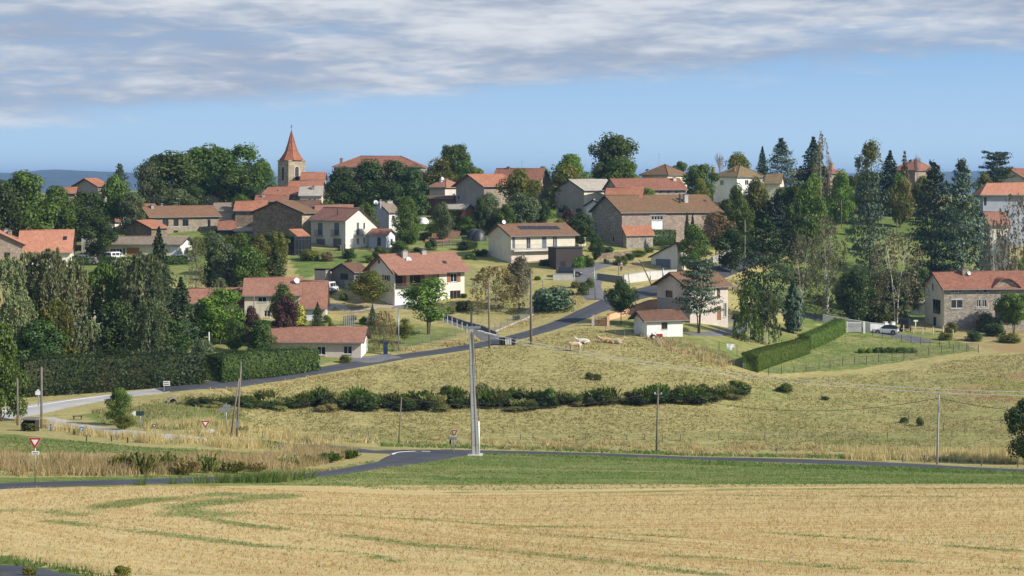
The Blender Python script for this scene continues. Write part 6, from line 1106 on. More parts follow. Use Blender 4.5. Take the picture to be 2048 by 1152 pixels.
    row = [(395, 808), (430, 806), (470, 808), (500, 812), (530, 806), (545, 815), (575, 812), (610, 812), (640, 808), (660, 817), (690, 812), (715, 808), (735, 818), (760, 806), (790, 812), (815, 818), (840, 808), (865, 816), (890, 800), (910, 806), (930, 812), (965, 800), (985, 812), (1005, 806), (1035, 804), (1045, 815), (1070, 808), (1095, 812), (1120, 806), (1145, 805), (1165, 808), (1190, 804), (1210, 806), (1270, 800), (1290, 806), (1315, 802), (1340, 800), (1370, 800), (1385, 804), (1405, 796), (1425, 798), (1450, 792), (1480, 786)]
    protos = []
    for i, (x, y) in enumerate(row):
        lab = 'dark green broom bush in the hedge row crossing the dry pasture'; w = r.uniform(40, 64); h = r.uniform(20, 42) if x > 470 else r.uniform(12, 20); T('broom_bush', x, 0, y-h, w, 'broom' if i % 3 else 'shrub', ('leaf_broom', 'leaf_weed', 'leaf_broom', 'leaf_green')[i % 4], lab, 'bush', None, g, base=y)
        T('broom_bush', x+r.uniform(-12, 12), 0, y-h*.62, w*1.1, 'shrub', 'leaf_hedge', lab, 'bush', None, g, base=y+3)
        if i % 4 == 1: T('broom_bush', x+r.uniform(-14, 14), 0, y-h*.35+3, w*1.2, 'shrub', 'leaf_weed', 'low pale scrub at the foot of the broom row', 'bush', None, 'dry scrub along the foot of the broom row', base=y+6)
    for x, y, h, w, lb in ((1180, 757, 14, 24, 'lone broom tuft in the open pasture above the hedge row'), (1195, 760, 16, 18, 'twin broom tuft beside the lone one in the pasture'), (1840, 852, 22, 20, 'small dark bush in the right-hand pasture'), (1808, 846, 14, 24, 'low broom by the old fence stakes in the right pasture'), (1568, 784, 22, 42, 'dry bush on the bank at the right end of the hedge row'), (1650, 800, 10, 20, 'tiny bush on the right pasture'), (1280, 812, 10, 14, 'tiny green tuft under the hedge row')): T('broom_bush', x, 0, y-h, w, 'shrub', 'leaf_broom', lb, 'bush', None, base=y)
    g = 'weedy bushes along the roadside in front'
    for x, y, h, w, m in ((245, 944, 42, 50, 'leaf_olive'), (285, 948, 50, 62, 'leaf_weed'), (330, 944, 44, 56, 'leaf_weed'), (375, 950, 40, 50, 'leaf_dry'), (415, 946, 42, 46, 'leaf_weed'), (465, 946, 30, 54, 'leaf_weed'), (512, 944, 22, 40, 'leaf_dry'), (572, 935, 26, 50, 'leaf_weed'), (610, 930, 22, 40, 'leaf_dry'), (660, 925, 24, 44, 'leaf_broom'), (700, 918, 22, 36, 'leaf_broom'), (530, 893, 14, 50, 'leaf_grey')): T('weed_bush', x, 0, y-h, w, 'broom', m, 'weedy roadside bush among tall dry grass in front', 'bush', None, g, base=y)
    T('weed_bush', 60, 0, 838, 44, 'shrub', 'leaf_broom', 'weedy clump at the foot of the dark bus shelter', 'bush', None, base=862); T('weed_bush', 485, 0, 848, 26, 'shrub', 'leaf_broom', 'small clump at the foot of the twin wooden pole', 'bush', None, base=872)
    for x, w in ((245, 26), (60, 20)): T('weed_bush', x, 0, 1128, w*1.6, 'shrub', 'leaf_olive', 'flowering weed clump at the bottom edge of the stubble, x' if False else ('yellow-flowered weed at the bottom edge of the stubble field' if x > 100 else 'grey weed clump beside the asphalt in the bottom-left corner'), 'bush', None, base=1152)
    # vegetable patch
    for i in range(15):
        x = 1722+i*7.6; T('vegetable_plant', x, 0, 694+abs(i-7)*.2-(i % 3), 18, 'shrub', ('leaf_bright', 'leaf_green', 'leaf_yellow')[0 if i > 11 else 1 if i > 3 else (2 if i % 2 else 0)], 'leafy vegetable in the garden patch inside the wire fence', 'plant', None, 'vegetables in the fenced garden patch', base=706-(i % 2)*3)
    # hedges
    hedge('hedge', [(45, 792), (130, 786), (230, 779), (330, 770), (402, 764)], 3.6, 4.4, 'leaf_hedge', 'tall shaggy dark hedge along the pale road', rag=.34, leaf=.20, dens=34, hs=[4.6, 4.6, 4.4, 4.2, 3.6])
    hedge('hedge', [(428, 762), (470, 757), (540, 750), (622, 738)], 3.0, 3.4, 'leaf_dark', 'dark green leafy hedge in front of the pink bungalow', rag=.22, leaf=.18, dens=34, hs=[3.4, 3.6, 3.4, 2.9])
    hedge('hedge', [(1500, 741), (1530, 729), (1570, 716), (1606, 705)], 2.5, 2.2, 'leaf_clip', 'near half of the clipped green hedge in the garden corner', rag=.07, leaf=.13, dens=60, hs=[2.5, 2.35, 2.2, 2.2])
    hedge('hedge', [(1608, 699), (1640, 686), (1668, 672), (1680, 664)], 2.3, 2.4, 'leaf_clip', 'far half of the clipped green hedge, nearer the gate', rag=.07, leaf=.13, dens=60)
    hedge('hedge', [(1284, 490), (1346, 488)], 2.5, 3.0, 'leaf_dark', 'dark clipped hedge block in front of the stone barn', rag=.06, leaf=.2, dens=22, hs=[3.2, 2.9])
    hedge('hedge', [(1055, 441), (1110, 436)], 1.4, 2.0, 'leaf_green', 'green garden hedge left of the grey barn', rag=.12, leaf=.22, dens=16); hedge('hedge', [(826, 462), (905, 458)], 1.2, 1.4, 'leaf_green', 'garden hedge under the white dome', rag=.1, leaf=.2, dens=16)
    hedge('hedge', [(145, 530), (300, 530), (375, 528)], 1.2, 1.6, 'leaf_dark', 'straight dark hedge below the cars at the workshop', rag=.06, leaf=.2, dens=18); hedge('hedge', [(1020, 445), (1050, 443)], 1.4, 1.8, 'leaf_grey', 'grey-green hedge at the left of the orchard', rag=.14, leaf=.22, dens=16)
plant()
# ---------------------------------------------------------------- poles, wires, signs
def P3(px, py, p): return pt(px, py, p.y)
def zpx(py, p): return (HZ-py)/F*p.y-p.z
def pole(name, px, base, top, r0, r1, mat, label, tilt=0, cat='pole', Y=None, extras=(), n=10, group=None):
    p = hit(px, base) if Y is None else at(px, Y); H_ = zpx(top, p); r = empty(name, p); tag(r, label, cat, group); dx = tilt/F*p.y; m = MB(); m.tube([(0, 0, -.4), (dx*.5, 0, H_*.5), (dx, 0, H_)], [r0, (r0+r1)/2, r1], n); m.build('shaft', M[mat], r, smooth=True)
    for e in extras:
        z = H_-e[1] if len(e) > 1 else H_
        if e[0] == 'insul':
            q = MB()
            for x in (-.35, 0, .35): q.tube([(dx+x, 0, z), (dx+x, 0, z+.16)], [.05, .07], 6)
            q.build('insulator', M['plastic_white'], r); q = MB(); q.box(dx-.42, dx+.42, -.05, .05, z-.08, z); q.build('crossarm', M['galvanised'], r)
        elif e[0] == 'lamp': q = MB(); q.tube([(dx, 0, z), (dx-1.2, -.2, z+.45), (dx-2.6, -.4, z+.75)], .05, 6); q.build('lamp_arm', M['galvanised'], r); q = MB(); q.box(dx-3.3, dx-2.5, -.55, -.28, z+.68, z+.84); q.build('lamp_head', M['metal_grey'], r)
        elif e[0] == 'box': q = MB(); q.box(dx*.3-.18, dx*.3+.18, -r0-.25, -r0, z-.35, z+.35); q.build('junction_box', M[e[2]], r)
        elif e[0] == 'cap': q = MB(); q.tube([(dx, 0, z), (dx, 0, z+.5)], r1*.6, 6); q.build('pole_cap', M['galvanised'], r)
    return p, Vector((p.x+dx, p.y, p.z+H_))
def cable(label, a, b, sag, r, mat, n=28):
    a, b = Vector(a), Vector(b); m = MB(); pts = []
    for k in range(n+1): t = k/n; q = a.lerp(b, t); q.z -= sag*4*t*(1-t); pts.append(q)
    root = pts[0]; m.tube([q-root for q in pts], r, 4, False); tag(m.build('power_cable', M[mat], None, root), label, 'cable')
def poles():
    # the big concrete power pole
    p = hit(950, 911); r = empty('power_pole', p); tag(r, 'massive tapered concrete power pole with white conduit standing on the green verge', 'power pole'); H_ = zpx(657, p); m = MB()
    def sec(z, a, b): return [(-a, -b, z), (a, -b, z), (a, b, z), (-a, b, z)]
    tl = -.42; V = []
    for t, w in ((0, .36), (1, .23)): V += [(x+tl*t, y, z) for x, y, z in sec(-.4+(H_+.4)*t, w, w*.75)]
    m.add(V, [(0, 1, 2, 3), (4, 5, 6, 7), (0, 1, 5, 4), (1, 2, 6, 5), (2, 3, 7, 6), (3, 0, 4, 7)]); m.build('shaft', M['concrete'], r); m = MB()
    for k in range(9): z = H_*(k+.8)/9.6; t = z/H_; w = .36-.13*t+.006; x = tl*t; m.box(x-w, x+w, -w*.75-.004, w*.75+.004, z, z+.035)
    m.build('cast_joints', M['concrete_dark'], r); m = MB()
    for q in (-1, 1):
        V = []
        for t, w in ((.02, .36), (.98, .23)): x = tl*t; y = -(w*.75+.012); z = H_*t; xx = x+q*w*.62; V += [(xx-.05, y, z), (xx+.05, y, z), (xx+.05, y-.035, z), (xx-.05, y-.035, z)]
        m.add(V, [(0, 1, 2, 3), (4, 5, 6, 7), (0, 1, 5, 4), (1, 2, 6, 5), (2, 3, 7, 6), (3, 0, 4, 7)])
    m.build('flange', M['concrete'], r); m = MB(); m.box(-.75, .8, -.7, .7, -.3, .14); m.build('footing', M['concrete_light'], r); m = MB(); m.tube([(.44, -.2, 0), (.38, -.2, 3.6)], .085, 8); m.build('conduit', M['plastic_white'], r, smooth=True)
    m = MB(); m.tube([(.40, -.25, 3.6), (.2, -.3, H_*.6), (-.15, -.3, H_-.3)], .035, 5); m.tube([(.05, -.3, H_*.78), (.9, -.3, H_*.82), (.75, -.3, H_*.7), (.4, -.3, H_*.55)], .025, 4); m.build('cable', M['cable_dark'], r)
    m = MB(); m.box(tl-.75, tl+1.0, -.2, .2, H_+.003, H_+.22); m.tube([(tl+.5, -.1, H_+.2), (tl+.75, -.1, H_+1.0), (tl+1.0, -.1, H_+.2)], .035, 5); m.build('crossarm', M['galvanised'], r); tops = []
    for k, (x, z) in enumerate(((955, 661), (968, 665), (980, 668))):
        q = MB(); a = P3(x, z, p)-p; b = P3(x+13, z+3, p)-p
        for i in range(6): c0 = a.lerp(b, i/6); c1 = a.lerp(b, (i+.55)/6); q.tube([c0, c1], .10, 6)
        q.build('insulator', M['plastic_white'], r)
    a = P3(992, 671, p)
    for k, dz in enumerate((0, .32)): cable(('upper' if k == 0 else 'lower')+' pale power cable running right from the concrete pole across the pasture', a-Vector((0, 0, dz)), pt(2560, 772, 172)-Vector((0, 0, dz*1.2)), 2.6, .032, 'cable_pale', 40)
    cable('dark cable from the concrete pole up to the street lamp pole', a+Vector((-2, 0, .3)), pt(979, 560, 268), 1.0, .02, 'cable_dark')
    _, t1 = pole('telegraph_pole', 1313, 906, 783, .13, .085, 'wood_grey', 'brown wooden telegraph pole by the lower road, the one with white insulators', 3, 'telegraph pole', extras=(('insul', .25), ('cap', 0)))
    _, t2 = pole('telegraph_pole', 1874, 929, 790, .13, .08, 'concrete', 'pale grey concrete telegraph pole at the right of the lower road', 4, 'telegraph pole', extras=(('cap', .1),))
    _, t0 = pole('telegraph_pole', 797, 889, 794, .08, .06, 'wood_grey', 'thin leaning wooden pole at the road junction', 6, 'telegraph pole')
    cable('brown telephone cable between the thin junction pole and the wooden telegraph pole', t0, t1, 1.5, .03, 'cable_dark'); cable('brown telephone cable between the wooden and the concrete telegraph poles', t1, t2+Vector((0, 0, -.3)), 1.7, .03, 'cable_dark', 36); cable('brown telephone cable leaving the picture at the right', t2+Vector((0, 0, -.3)), pt(2300, 800, 168), 1.2, .03, 'cable_dark')
    pole('telegraph_pole', 83, 857, 734, .14, .11, 'wood_grey', 'grey pole left of the dark bus shelter road, the taller one', 0, 'telegraph pole'); pole('telegraph_pole', 35, 851, 758, .12, .09, 'wood_grey', 'grey pole at the left edge in front of the broad leafy tree', 0, 'telegraph pole')
    pole('telegraph_pole', 473, 874, 733, .12, .09, 'wood_grey', 'upright leg of the twin wooden pole beside the road signs', 9, 'telegraph pole', extras=(('box', 6.0, 'galvanised'), ('cap', 0))); pole('strut_pole', 461, 876, 757, .11, .08, 'wood_grey', 'slanting strut leaning against the twin wooden pole', 17, 'strut pole')
    pole('telegraph_pole', 1062, 688, 547, .20, .15, 'wood_grey', 'stout wooden telegraph pole beside the climbing road', 0, 'telegraph pole'); pole('street_lamp', 979, 697, 557, .15, .11, 'wood_grey', 'brown wooden pole with curved lamp arm left of the stout pole', -2, 'street lamp', extras=(('lamp', 1.8),))
    pole('street_lamp', 418, 730, 664, .13, .10, 'concrete_light', 'pale pole at the end of the tall hedge', 0, 'pole', extras=(('box', 2.2, 'plastic_white'),)); pole('telegraph_pole', 508, 692, 590, .09, .07, 'wood_grey', 'thin grey pole left of the pink bungalow', 0, 'telegraph pole'); pole('pole', 797, 702, 624, .11, .09, 'galvanised', 'galvanised post in front of the wire fence and round tree', 0, 'pole', extras=(('cap', 0),))
    pole('pole', 1191, 598, 533, .10, .08, 'galvanised', 'slim metal mast on the bank of the climbing road', -3, 'pole'); pole('pole', 1306, 573, 520, .12, .10, 'wood_brown', 'leaning wooden pole beside the concrete retaining wall', -27, 'pole'); pole('pole', 1326, 565, 536, .16, .14, 'galvanised', 'short thick metal post in front of the concrete retaining wall', 0, 'pole')
    pole('pole', 1237, 561, 526, .07, .06, 'wood_grey', 'thin stake at the dark end of the retaining wall', 0, 'pole'); pole('telegraph_pole', 1490, 0, 440, .12, .09, 'wood_grey', 'pale grey pole before the huge dark cedar', 0, 'telegraph pole', Y=330); pole('pole', 1087, 620, 560, .07, .05, 'wood_grey', 'thin pole through the big blue-green shrub', -2, 'pole')
    for x, b, t, lb in ((1683, 458, 400, 'left slim pole on the grassy slope'), (1694, 450, 411, 'right slim pole on the grassy slope'), (1794, 470, 438, 'short dark pole on the slope right of the lone cedar')): pole('pole', x, b, t, .10, .08, 'wood_grey', lb)
    pole('pole', 1283, 562, 545, .05, .05, 'galvanised', 'bent tube rail on the retaining wall'); pole('pole', 943, 690, 624, .16, .16, 'metal_dark', 'dark post behind the head of the concrete power pole')
def post(px, base, top, r, mat, name, label, cat): p = hit(px, base); root = empty(name, p); tag(root, label, cat); m = MB(); m.tube([(0, 0, -.3), (0, 0, zpx(top, p))], r, 8); m.build('post', M[mat], root, smooth=True); return p, root
def board(root, p, x0, y0, x1, y1, mat, name='sign_panel', yo=-.07, th=.03, arrow=0, skew=0):
    a = (x0-CX)/F*p.y-p.x; b = (x1-CX)/F*p.y-p.x; z0, z1 = zpx(y1, p), zpx(y0, p); zc = (z0+z1)/2; h = (z1-z0)/2; q = [(a, yo, z0), (b, yo, z0), (b, yo, z1), (a, yo, z1)]
    if arrow < 0: q = [(a+h, yo, z0), (b, yo, z0), (b, yo, z1), (a+h, yo, z1), (a, yo, zc)]
    if arrow > 0: q = [(a, yo, z0), (b-h, yo, z0), (b, yo, zc), (b-h, yo, z1), (a, yo, z1)]
    m = MB(); m.prism(q, (0, th, 0)); return m.build(name, M[mat], root), a, b, z0, z1
def yieldsign(px, base, y0, y1, w, label, panel=None):
    p, r = post(px, base, y0+1, .035, 'galvanised', 'give_way_sign', label, 'road sign'); W2 = w/2/F*p.y; zt, zb = zpx(y0, p), zpx(y1, p); c = (zt-zb)
    def tri(s, yo, nm, mt, par):
        zc = zt-c*.34; pts = [(-W2*s, yo, zc+c*.34*s), (W2*s, yo, zc+c*.34*s), (0, yo, zc-c*.66*s)]; m = MB(); m.prism(pts, (0, .012, 0)); return m.build(nm, M[mt], par)
    t = tri(1.0, -.07, 'sign_panel', 'white_sign', r); tri(.95, -.083, 'red_border', 'red_sign', t); tri(.50, -.096, 'white_centre', 'white_sign', t)
    if panel:
        o, a, b, z0, z1 = board(r, p, *panel, 'white_sign', 'distance_plate'); m = MB()
        for k in range(4): x = a+(b-a)*(.18+.18*k); m.box(x, x+(b-a)*.1, -.078, -.072, z0+(z1-z0)*.3, z0+(z1-z0)*.7)
        m.build('printed_text', M['black'], o)
    return p, r
def signs():
    yieldsign(70.5, 967, 875, 898, 28, 'large red and white give-way sign with small plate, nearest at the left', (64, 902, 79, 908)); p, r = yieldsign(411, 872, 841, 857, 19, 'give-way sign with white arrow boards below, middle distance left')
    board(r, p, 404, 860, 425, 865.5, 'white_sign', 'arrow_board', -.1, arrow=-1); board(r, p, 420, 858, 430, 866, 'white_sign', 'arrow_board', -.14, arrow=1); yieldsign(908.5, 905, 860, 873, 14, 'give-way sign at the junction beside the concrete power pole')
    p, r = post(903, 906, 871, .04, 'galvanised', 'road_sign', 'grey backed sign boards on two posts beside the junction give-way sign', 'road sign'); board(r, p, 896, 874, 914, 879, 'metal_grey'); board(r, p, 899, 879, 903, 888, 'black', 'letter_box'); m = MB(); m.tube([(.25, 0, -.2), (.25, 0, 1.5)], .035, 6); m.build('post', M['galvanised'], r)
    p, r = post(452, 868, 806, .06, 'galvanised', 'direction_sign', 'grey-backed direction boards on a tall post left of the twin pole', 'road sign')
    board(r, p, 436, 815, 461, 824, 'metal_grey', arrow=-1); board(r, p, 446, 809, 463, 814, 'metal_grey', yo=-.1, arrow=1)
    p, r = post(281, 858, 820, .05, 'galvanised', 'direction_sign', 'dark-backed arrow sign with white tip right of the young feathery tree', 'road sign'); board(r, p, 271, 822, 288, 831, 'green_dark_sign', yo=-.08); board(r, p, 264, 822, 272, 831, 'white_sign', yo=-.09, arrow=-1)
    p, r = post(163, 870, 855, .03, 'galvanised', 'road_sign', 'small blue square sign among the dry roadside grass', 'road sign'); board(r, p, 159.5, 854, 167.5, 863, 'blue_sign'); board(r, p, 161.5, 856, 165, 859, 'white_sign', 'white_symbol', yo=-.09)
    p, r = post(308, 862, 851, .03, 'galvanised', 'road_sign', 'tiny round dark sign with white dot in the dry grass', 'road sign'); board(r, p, 305, 848.5, 311, 854, 'black'); board(r, p, 307, 850, 310, 852.5, 'white_sign', 'white_symbol', yo=-.09)
    p, r = post(328, 785, 762, .05, 'galvanised', 'village_sign', 'white panel with two dark text lines at the road bend below the hedge', 'road sign'); o, a, b, z0, z1 = board(r, p, 327, 762, 340, 771.5, 'white_sign'); m = MB()
    for j in (0, 1):
        for k in range(5): x = a+(b-a)*(.12+.155*k); m.box(x, x+(b-a)*.10, -.078, -.072, z0+(z1-z0)*(.15+.42*j), z0+(z1-z0)*(.38+.42*j))
    m.build('printed_text', M['black'], o)
    p, r = post(356, 768, 750, .04, 'galvanised', 'road_sign', 'small black and white marker sign against the dark hedge', 'road sign'); board(r, p, 359, 750, 362, 757, 'white_sign'); board(r, p, 355, 749, 359, 752, 'black', yo=-.09)
    p, r = post(600.5, 743, 714, .05, 'galvanised', 'bus_stop_sign', 'blue bus stop panel with white foot in front of the leafy hedge', 'road sign'); board(r, p, 596, 714, 605, 724, 'blue_sign'); board(r, p, 596, 725, 604, 729, 'white_sign', 'timetable_plate'); board(r, p, 598, 716.5, 602, 719, 'white_sign', 'white_symbol', yo=-.09)
    p, r = post(77, 812, 779, .05, 'galvanised', 'road_sign', 'white sign beside the pale road left of the tall grey pole', 'road sign'); board(r, p, 71, 782, 81, 790, 'white_sign'); board(r, p, 74, 779, 79, 782, 'white_sign', yo=-.09)
    p, r = post(92, 857, 838, .04, 'galvanised', 'road_sign', 'yellow sign right of the tall grey pole', 'road sign'); board(r, p, 86, 838, 94, 845, 'yellow_sign')
    p, r = post(102, 862, 848, .09, 'blue_sign', 'marker_post', 'short blue-topped marker post beside the bus shelter', 'marker post')
    p, r = post(1692.5, 640, 622, .06, 'white_sign', 'garden_lamp', 'white twin-headed garden lamp above the white wall', 'lamp'); board(r, p, 1689, 620, 1693, 625, 'plastic_white', 'lamp_head'); board(r, p, 1694, 620, 1697, 625, 'plastic_white', 'lamp_head')
    p, r = post(1831, 665, 640, .08, 'white_sign', 'garden_lamp', 'white post with pale crosspiece right of the black trailer', 'post'); board(r, p, 1827, 640, 1836, 643, 'plastic_white', 'crosspiece')
def fence(name, label, posts, hpx, mat, pr=.05, wires=2, wm='wire', cat='fence', mesh=False, base=False, hs=None, wr=.012):
    P = [hit(x, y) for x, y in posts]; root = empty(name, P[0]); tag(root, label, cat); tops = []
    for i, p in enumerate(P):
        h = (hs[i] if hs else hpx)/F*p.y; q = p-P[0]; m = MB(); m.tube([q+Vector((0, 0, -.3)), q+Vector((0, 0, h))], pr, 5); m.build('post', M[mat], root); tops.append((q, h))
    m = MB()
    for (a, ha), (b, hb) in zip(tops[:-1], tops[1:]):
        if wires < 6:
            for k in range(wires): t = (k+1)/wires-.06; m.tube([a+Vector((0, 0, ha*t)), b+Vector((0, 0, hb*t))], wr, 3, False)
        else:
            n = max(2, int((b-a).length/.45))
            for k in range(5): t = (k+1)/5-.02; m.tube([a+Vector((0, 0, ha*t)), b+Vector((0, 0, hb*t))], wr, 3, False)
            for k in range(n): q = a.lerp(b, k/n); h = ha+(hb-ha)*k/n; m.tube([q, q+Vector((0, 0, h))], wr*.8, 3, False)
    if wires: m.build('wire' if wires < 6 else 'mesh_panel', M[wm], root)
    if base:
        m = MB()
        for (a, _), (b, _) in zip(tops[:-1], tops[1:]): d = (b-a).normalized(); s = Vector((-d.y, d.x, 0))*.1; m.prism([a-s+Vector((0, 0, -.4)), a+s+Vector((0, 0, -.4)), a+s+Vector((0, 0, .22)), a-s+Vector((0, 0, .22))], b-a)
        m.build('base_wall', M['concrete'], root)
    return root
def wall(name, label, pix, hts, w, mat, cap=None, cat='wall', Ys=None):
    P = [hit(*q) if Ys is None else at(q[0], Ys[i]) for i, q in enumerate(pix)]; root = empty(name, P[0]); tag(root, label, cat)
    m = MB(); c = MB()
    for i in range(len(P)-1):
        a, b = P[i]-P[0], P[i+1]-P[0]; d = (b-a); d.z = 0; d.normalize(); s = Vector((-d.y, d.x, 0))*w/2; ha, hb = hts[i]/F*P[i].y, hts[i+1]/F*P[i+1].y; Z = lambda v, z: Vector((v.x, v.y, v.z+z))
        V = [Z(a-s, -.6), Z(a+s, -.6), Z(a+s, ha), Z(a-s, ha), Z(b-s, -.6), Z(b+s, -.6), Z(b+s, hb), Z(b-s, hb)]; F6 = [(0, 1, 2, 3), (4, 5, 6, 7), (0, 1, 5, 4), (1, 2, 6, 5), (2, 3, 7, 6), (3, 0, 4, 7)]; m.add(V, F6)
        if cap: s2 = s*1.35; V = [Z(a-s2, ha), Z(a+s2, ha), Z(a+s2, ha+.08), Z(a-s2, ha+.08), Z(b-s2, hb), Z(b+s2, hb), Z(b+s2, hb+.08), Z(b-s2, hb+.08)]; V = [v+Vector((0, 0, .003)) for v in V]; c.add(V, F6)
    m.build('wall_body', M[mat], root)
    if cap: c.build('coping', M[cap], root)
    return root
def fences():
    r = random.Random(2); bx = [525, 566, 624, 668, 704, 737, 822, 1041, 1066, 1171, 1223, 1254, 1289, 1325, 1361, 1438, 1530, 1560, 1594, 1624, 1655, 1735, 1775]; by = [877, 880, 879, 880, 878, 876, 893, 880, 880, 880, 884, 880, 880, 881, 882, 880, 880, 876, 876, 876, 875, 876, 876]
    fence('pasture_fence', 'row of weathered stakes with sagging wire along the bottom of the pasture', list(zip(bx, by)), 13, 'wood_grey', .06, 2, 'wire', hs=[r.uniform(10, 15) for _ in bx]); fence('pasture_fence', 'old stakes running down the right-hand pasture', [(1686, 815), (1752, 832), (1802, 843), (1817, 844), (1887, 860), (1904, 875), (1930, 868)], 14, 'wood_grey', .06, 1)
    fence('pasture_fence', 'stakes in the tall grass below the road at the lower right', [(1553, 912), (1806, 924), (1849, 926), (1963, 932), (2036, 935)], 16, 'wood_grey', .07, 1); fence('pasture_fence', 'dark stakes of the wire fence around the left meadow', [(-30, 930), (36, 928), (110, 924), (170, 921), (240, 916), (320, 914)], 15, 'wood_grey', .05, 2)
    fence('pasture_fence', 'stakes among the dry grass right of the front meadow', [(525, 930), (533, 916), (577, 889), (613, 893), (560, 902)], 11, 'wood_grey', .06, 1); fence('pasture_fence', 'small dark stakes by the pale side road at the left', [(45, 858), (60, 862), (148, 869), (173, 882), (223, 883), (255, 886)], 11, 'wood_dark', .06, 1)
    fence('wire_fence', 'lower run of the green wire fence around the vegetable garden', [(1537, 750), (1563, 748), (1588, 746), (1612, 743), (1638, 740), (1660, 736), (1685, 733), (1709, 730), (1733, 728), (1757, 725), (1784, 722), (1808, 719), (1832, 714), (1857, 712), (1883, 709), (1907, 706), (1933, 703), (1957, 706)], 17, 'metal_dark', .045, 6, 'wire')
    fence('wire_fence', 'upper run of the green wire fence beside the driveway', [(1745, 672), (1765, 676), (1784, 679), (1803, 683), (1822, 686), (1841, 689), (1860, 692), (1879, 695), (1899, 697), (1918, 699), (1936, 701), (1957, 706)], 14, 'metal_dark', .045, 6, 'wire'); fence('post_fence', 'row of pale cream posts along the bank before the stone house', [(1807, 664), (1827, 667), (1845, 669), (1866, 668), (1886, 666), (1906, 673)], 14, 'cream', .10, 1)
    fence('wire_fence', 'sagging wire fence from the white shed down to the clipped hedge', [(1187, 664), (1211, 664), (1230, 670), (1249, 674), (1270, 680), (1288, 682), (1312, 687), (1340, 694), (1366, 702), (1390, 708), (1406, 712), (1438, 722), (1468, 732), (1486, 740)], 14, 'metal_grey', .04, 3); fence('washing_line', 'two thin posts of a clothes line on the lawn', [(1438, 705), (1474, 712)], 22, 'metal_dark', .04, 1, cat='clothes line')
    fence('chain_link_fence', 'pale chain-link fence on a low wall left of the concrete pole', [(790, 704), (815, 697), (840, 691), (862, 686), (887, 681), (912, 676), (932, 672)], 17, 'galvanised', .05, 6, 'galvanised'); fence('chain_link_fence', 'chain-link fence on the bank right of the lamp pole', [(990, 664), (1002, 659), (1015, 653), (1028, 648), (1040, 643), (1053, 638), (1066, 630)], 17, 'galvanised', .05, 6, 'galvanised', base=True)
    fence('ramp_railing', 'white-posted railing along the dark driveway ramp', [(886, 642), (895, 646), (904, 650), (914, 655), (924, 660), (934, 664), (944, 668)], 16, 'plastic_white', .05, 3, 'metal_dark', cat='railing'); fence('gate', 'grey metal slat gate at the path beside the red-roofed garage', [(688, 652), (692, 652), (696, 651), (700, 651), (704, 650), (708, 650)], 20, 'galvanised', .12, 2, 'galvanised', cat='gate')
    wall('wall', 'dark low wall on the far side of the driveway ramp', [(893, 636), (930, 650), (965, 660), (994, 672)], [7, 8, 9, 8], .3, 'concrete_dark'); wall('wall', 'long pale concrete retaining wall below the cream garage', [(1247, 567), (1300, 560), (1352, 550)], [17, 18, 10], .35, 'concrete_light', 'concrete')
    wall('wall', 'dark wall section at the left of the pale retaining wall', [(1195, 560), (1246, 568)], [13, 15], .35, 'concrete_dark', 'concrete'); wall('wall', 'short white wall beside the dark parked car', [(1106, 560), (1146, 560)], [12, 12], .3, 'concrete_light', 'concrete'); wall('gate_pillar', 'white pillar at the end of the short wall by the parked car', [(1147.5, 560), (1150, 560)], [19, 19], .35, 'concrete_light')
    wall('wall', 'long grey stone wall along the village street by the cedar', [(1424, 527), (1450, 517), (1482, 505), (1505, 496)], [13, 13, 14, 13], .4, 'concrete'); wall('wall', 'white rendered wall above the driveway of the white car', [(1646, 644), (1690, 652), (1740, 662), (1768, 664), (1788, 662)], [14, 14, 16, 16, 14], .35, 'white_render', 'concrete_light')
    for x, lb in ((1771, 'left white gate pillar behind the white car'), (1786, 'right white gate pillar behind the white car')): wall('gate_pillar', lb, [(x-3, 664), (x+3, 664)], [20, 20], .5, 'white_render', 'concrete_light')
    wall('wall', 'orange wall with stepped tile coping beside the pale house', [(1216, 640), (1232, 636), (1250, 630), (1266, 627), (1282, 624), (1298, 620), (1313, 618)], [11, 12, 13, 15, 17, 19, 19], .3, 'orange_wall', 'orange_tile')
    for x, lb in ((1186, 'left pillar of the lattice gate'), (1216, 'right pillar of the lattice gate')): wall('gate_pillar', lb, [(x-2.5, 652), (x+2.5, 652)], [22, 22], .4, 'concrete_light' if x < 1200 else 'orange_wall', 'orange_tile')
    # lattice gate: two leaves
    for x0, x1, lb in ((1189, 1198, 'left leaf of the brown wooden lattice gate'), (1199, 1213, 'right leaf of the brown wooden lattice gate')):
        p = hit(x0, 652); w = (x1-x0)/F*p.y; h = 19/F*p.y; g = empty('wooden_gate', p); tag(g, lb, 'gate'); m = MB(); m.box(0, w, -.03, .03, .1, h*.5); m.build('lower_panel', M['wood_brown'], g); m = MB()
        for a in (0, w-.08): m.box(a, a+.08, -.04, .04, h*.5+.003, h)
        m.box(.083, w-.083, -.04, .04, h-.08, h)
        m.build('frame', M['wood_orange'], g); n = max(3, int(w/.14))
        for k in range(1, n): q = MB(); q.box(w*k/n-.015, w*k/n+.015, -.02, .0, h*.5, h-.083); q.build('lattice_bar', M['wood_orange'], g)
        for k in range(1, 4): q = MB(); z = h*.5+(h*.5-.083)*k/4; q.box(.083, w-.083, .003, .02, z-.015, z+.015); q.build('lattice_bar', M['wood_orange'], g)
    p = hit(1692, 664); g = empty('metal_gate', p); tag(g, 'low pale gate between cream posts at the end of the clipped hedge', 'gate'); w = 36/F*p.y; h = 21/F*p.y
    for x in (0, w): m = MB(); m.box(x-.18, x+.18, -.18, .18, -.3, h); m.build('post', M['cream_light'], g)
    m = MB(); m.box(.2, w-.2, -.06, .06, 0, h*.42); m.build('lower_panel', M['concrete'], g); m = MB(); m.box(.2, w-.2, -.03, .03, h*.86, h*.92)
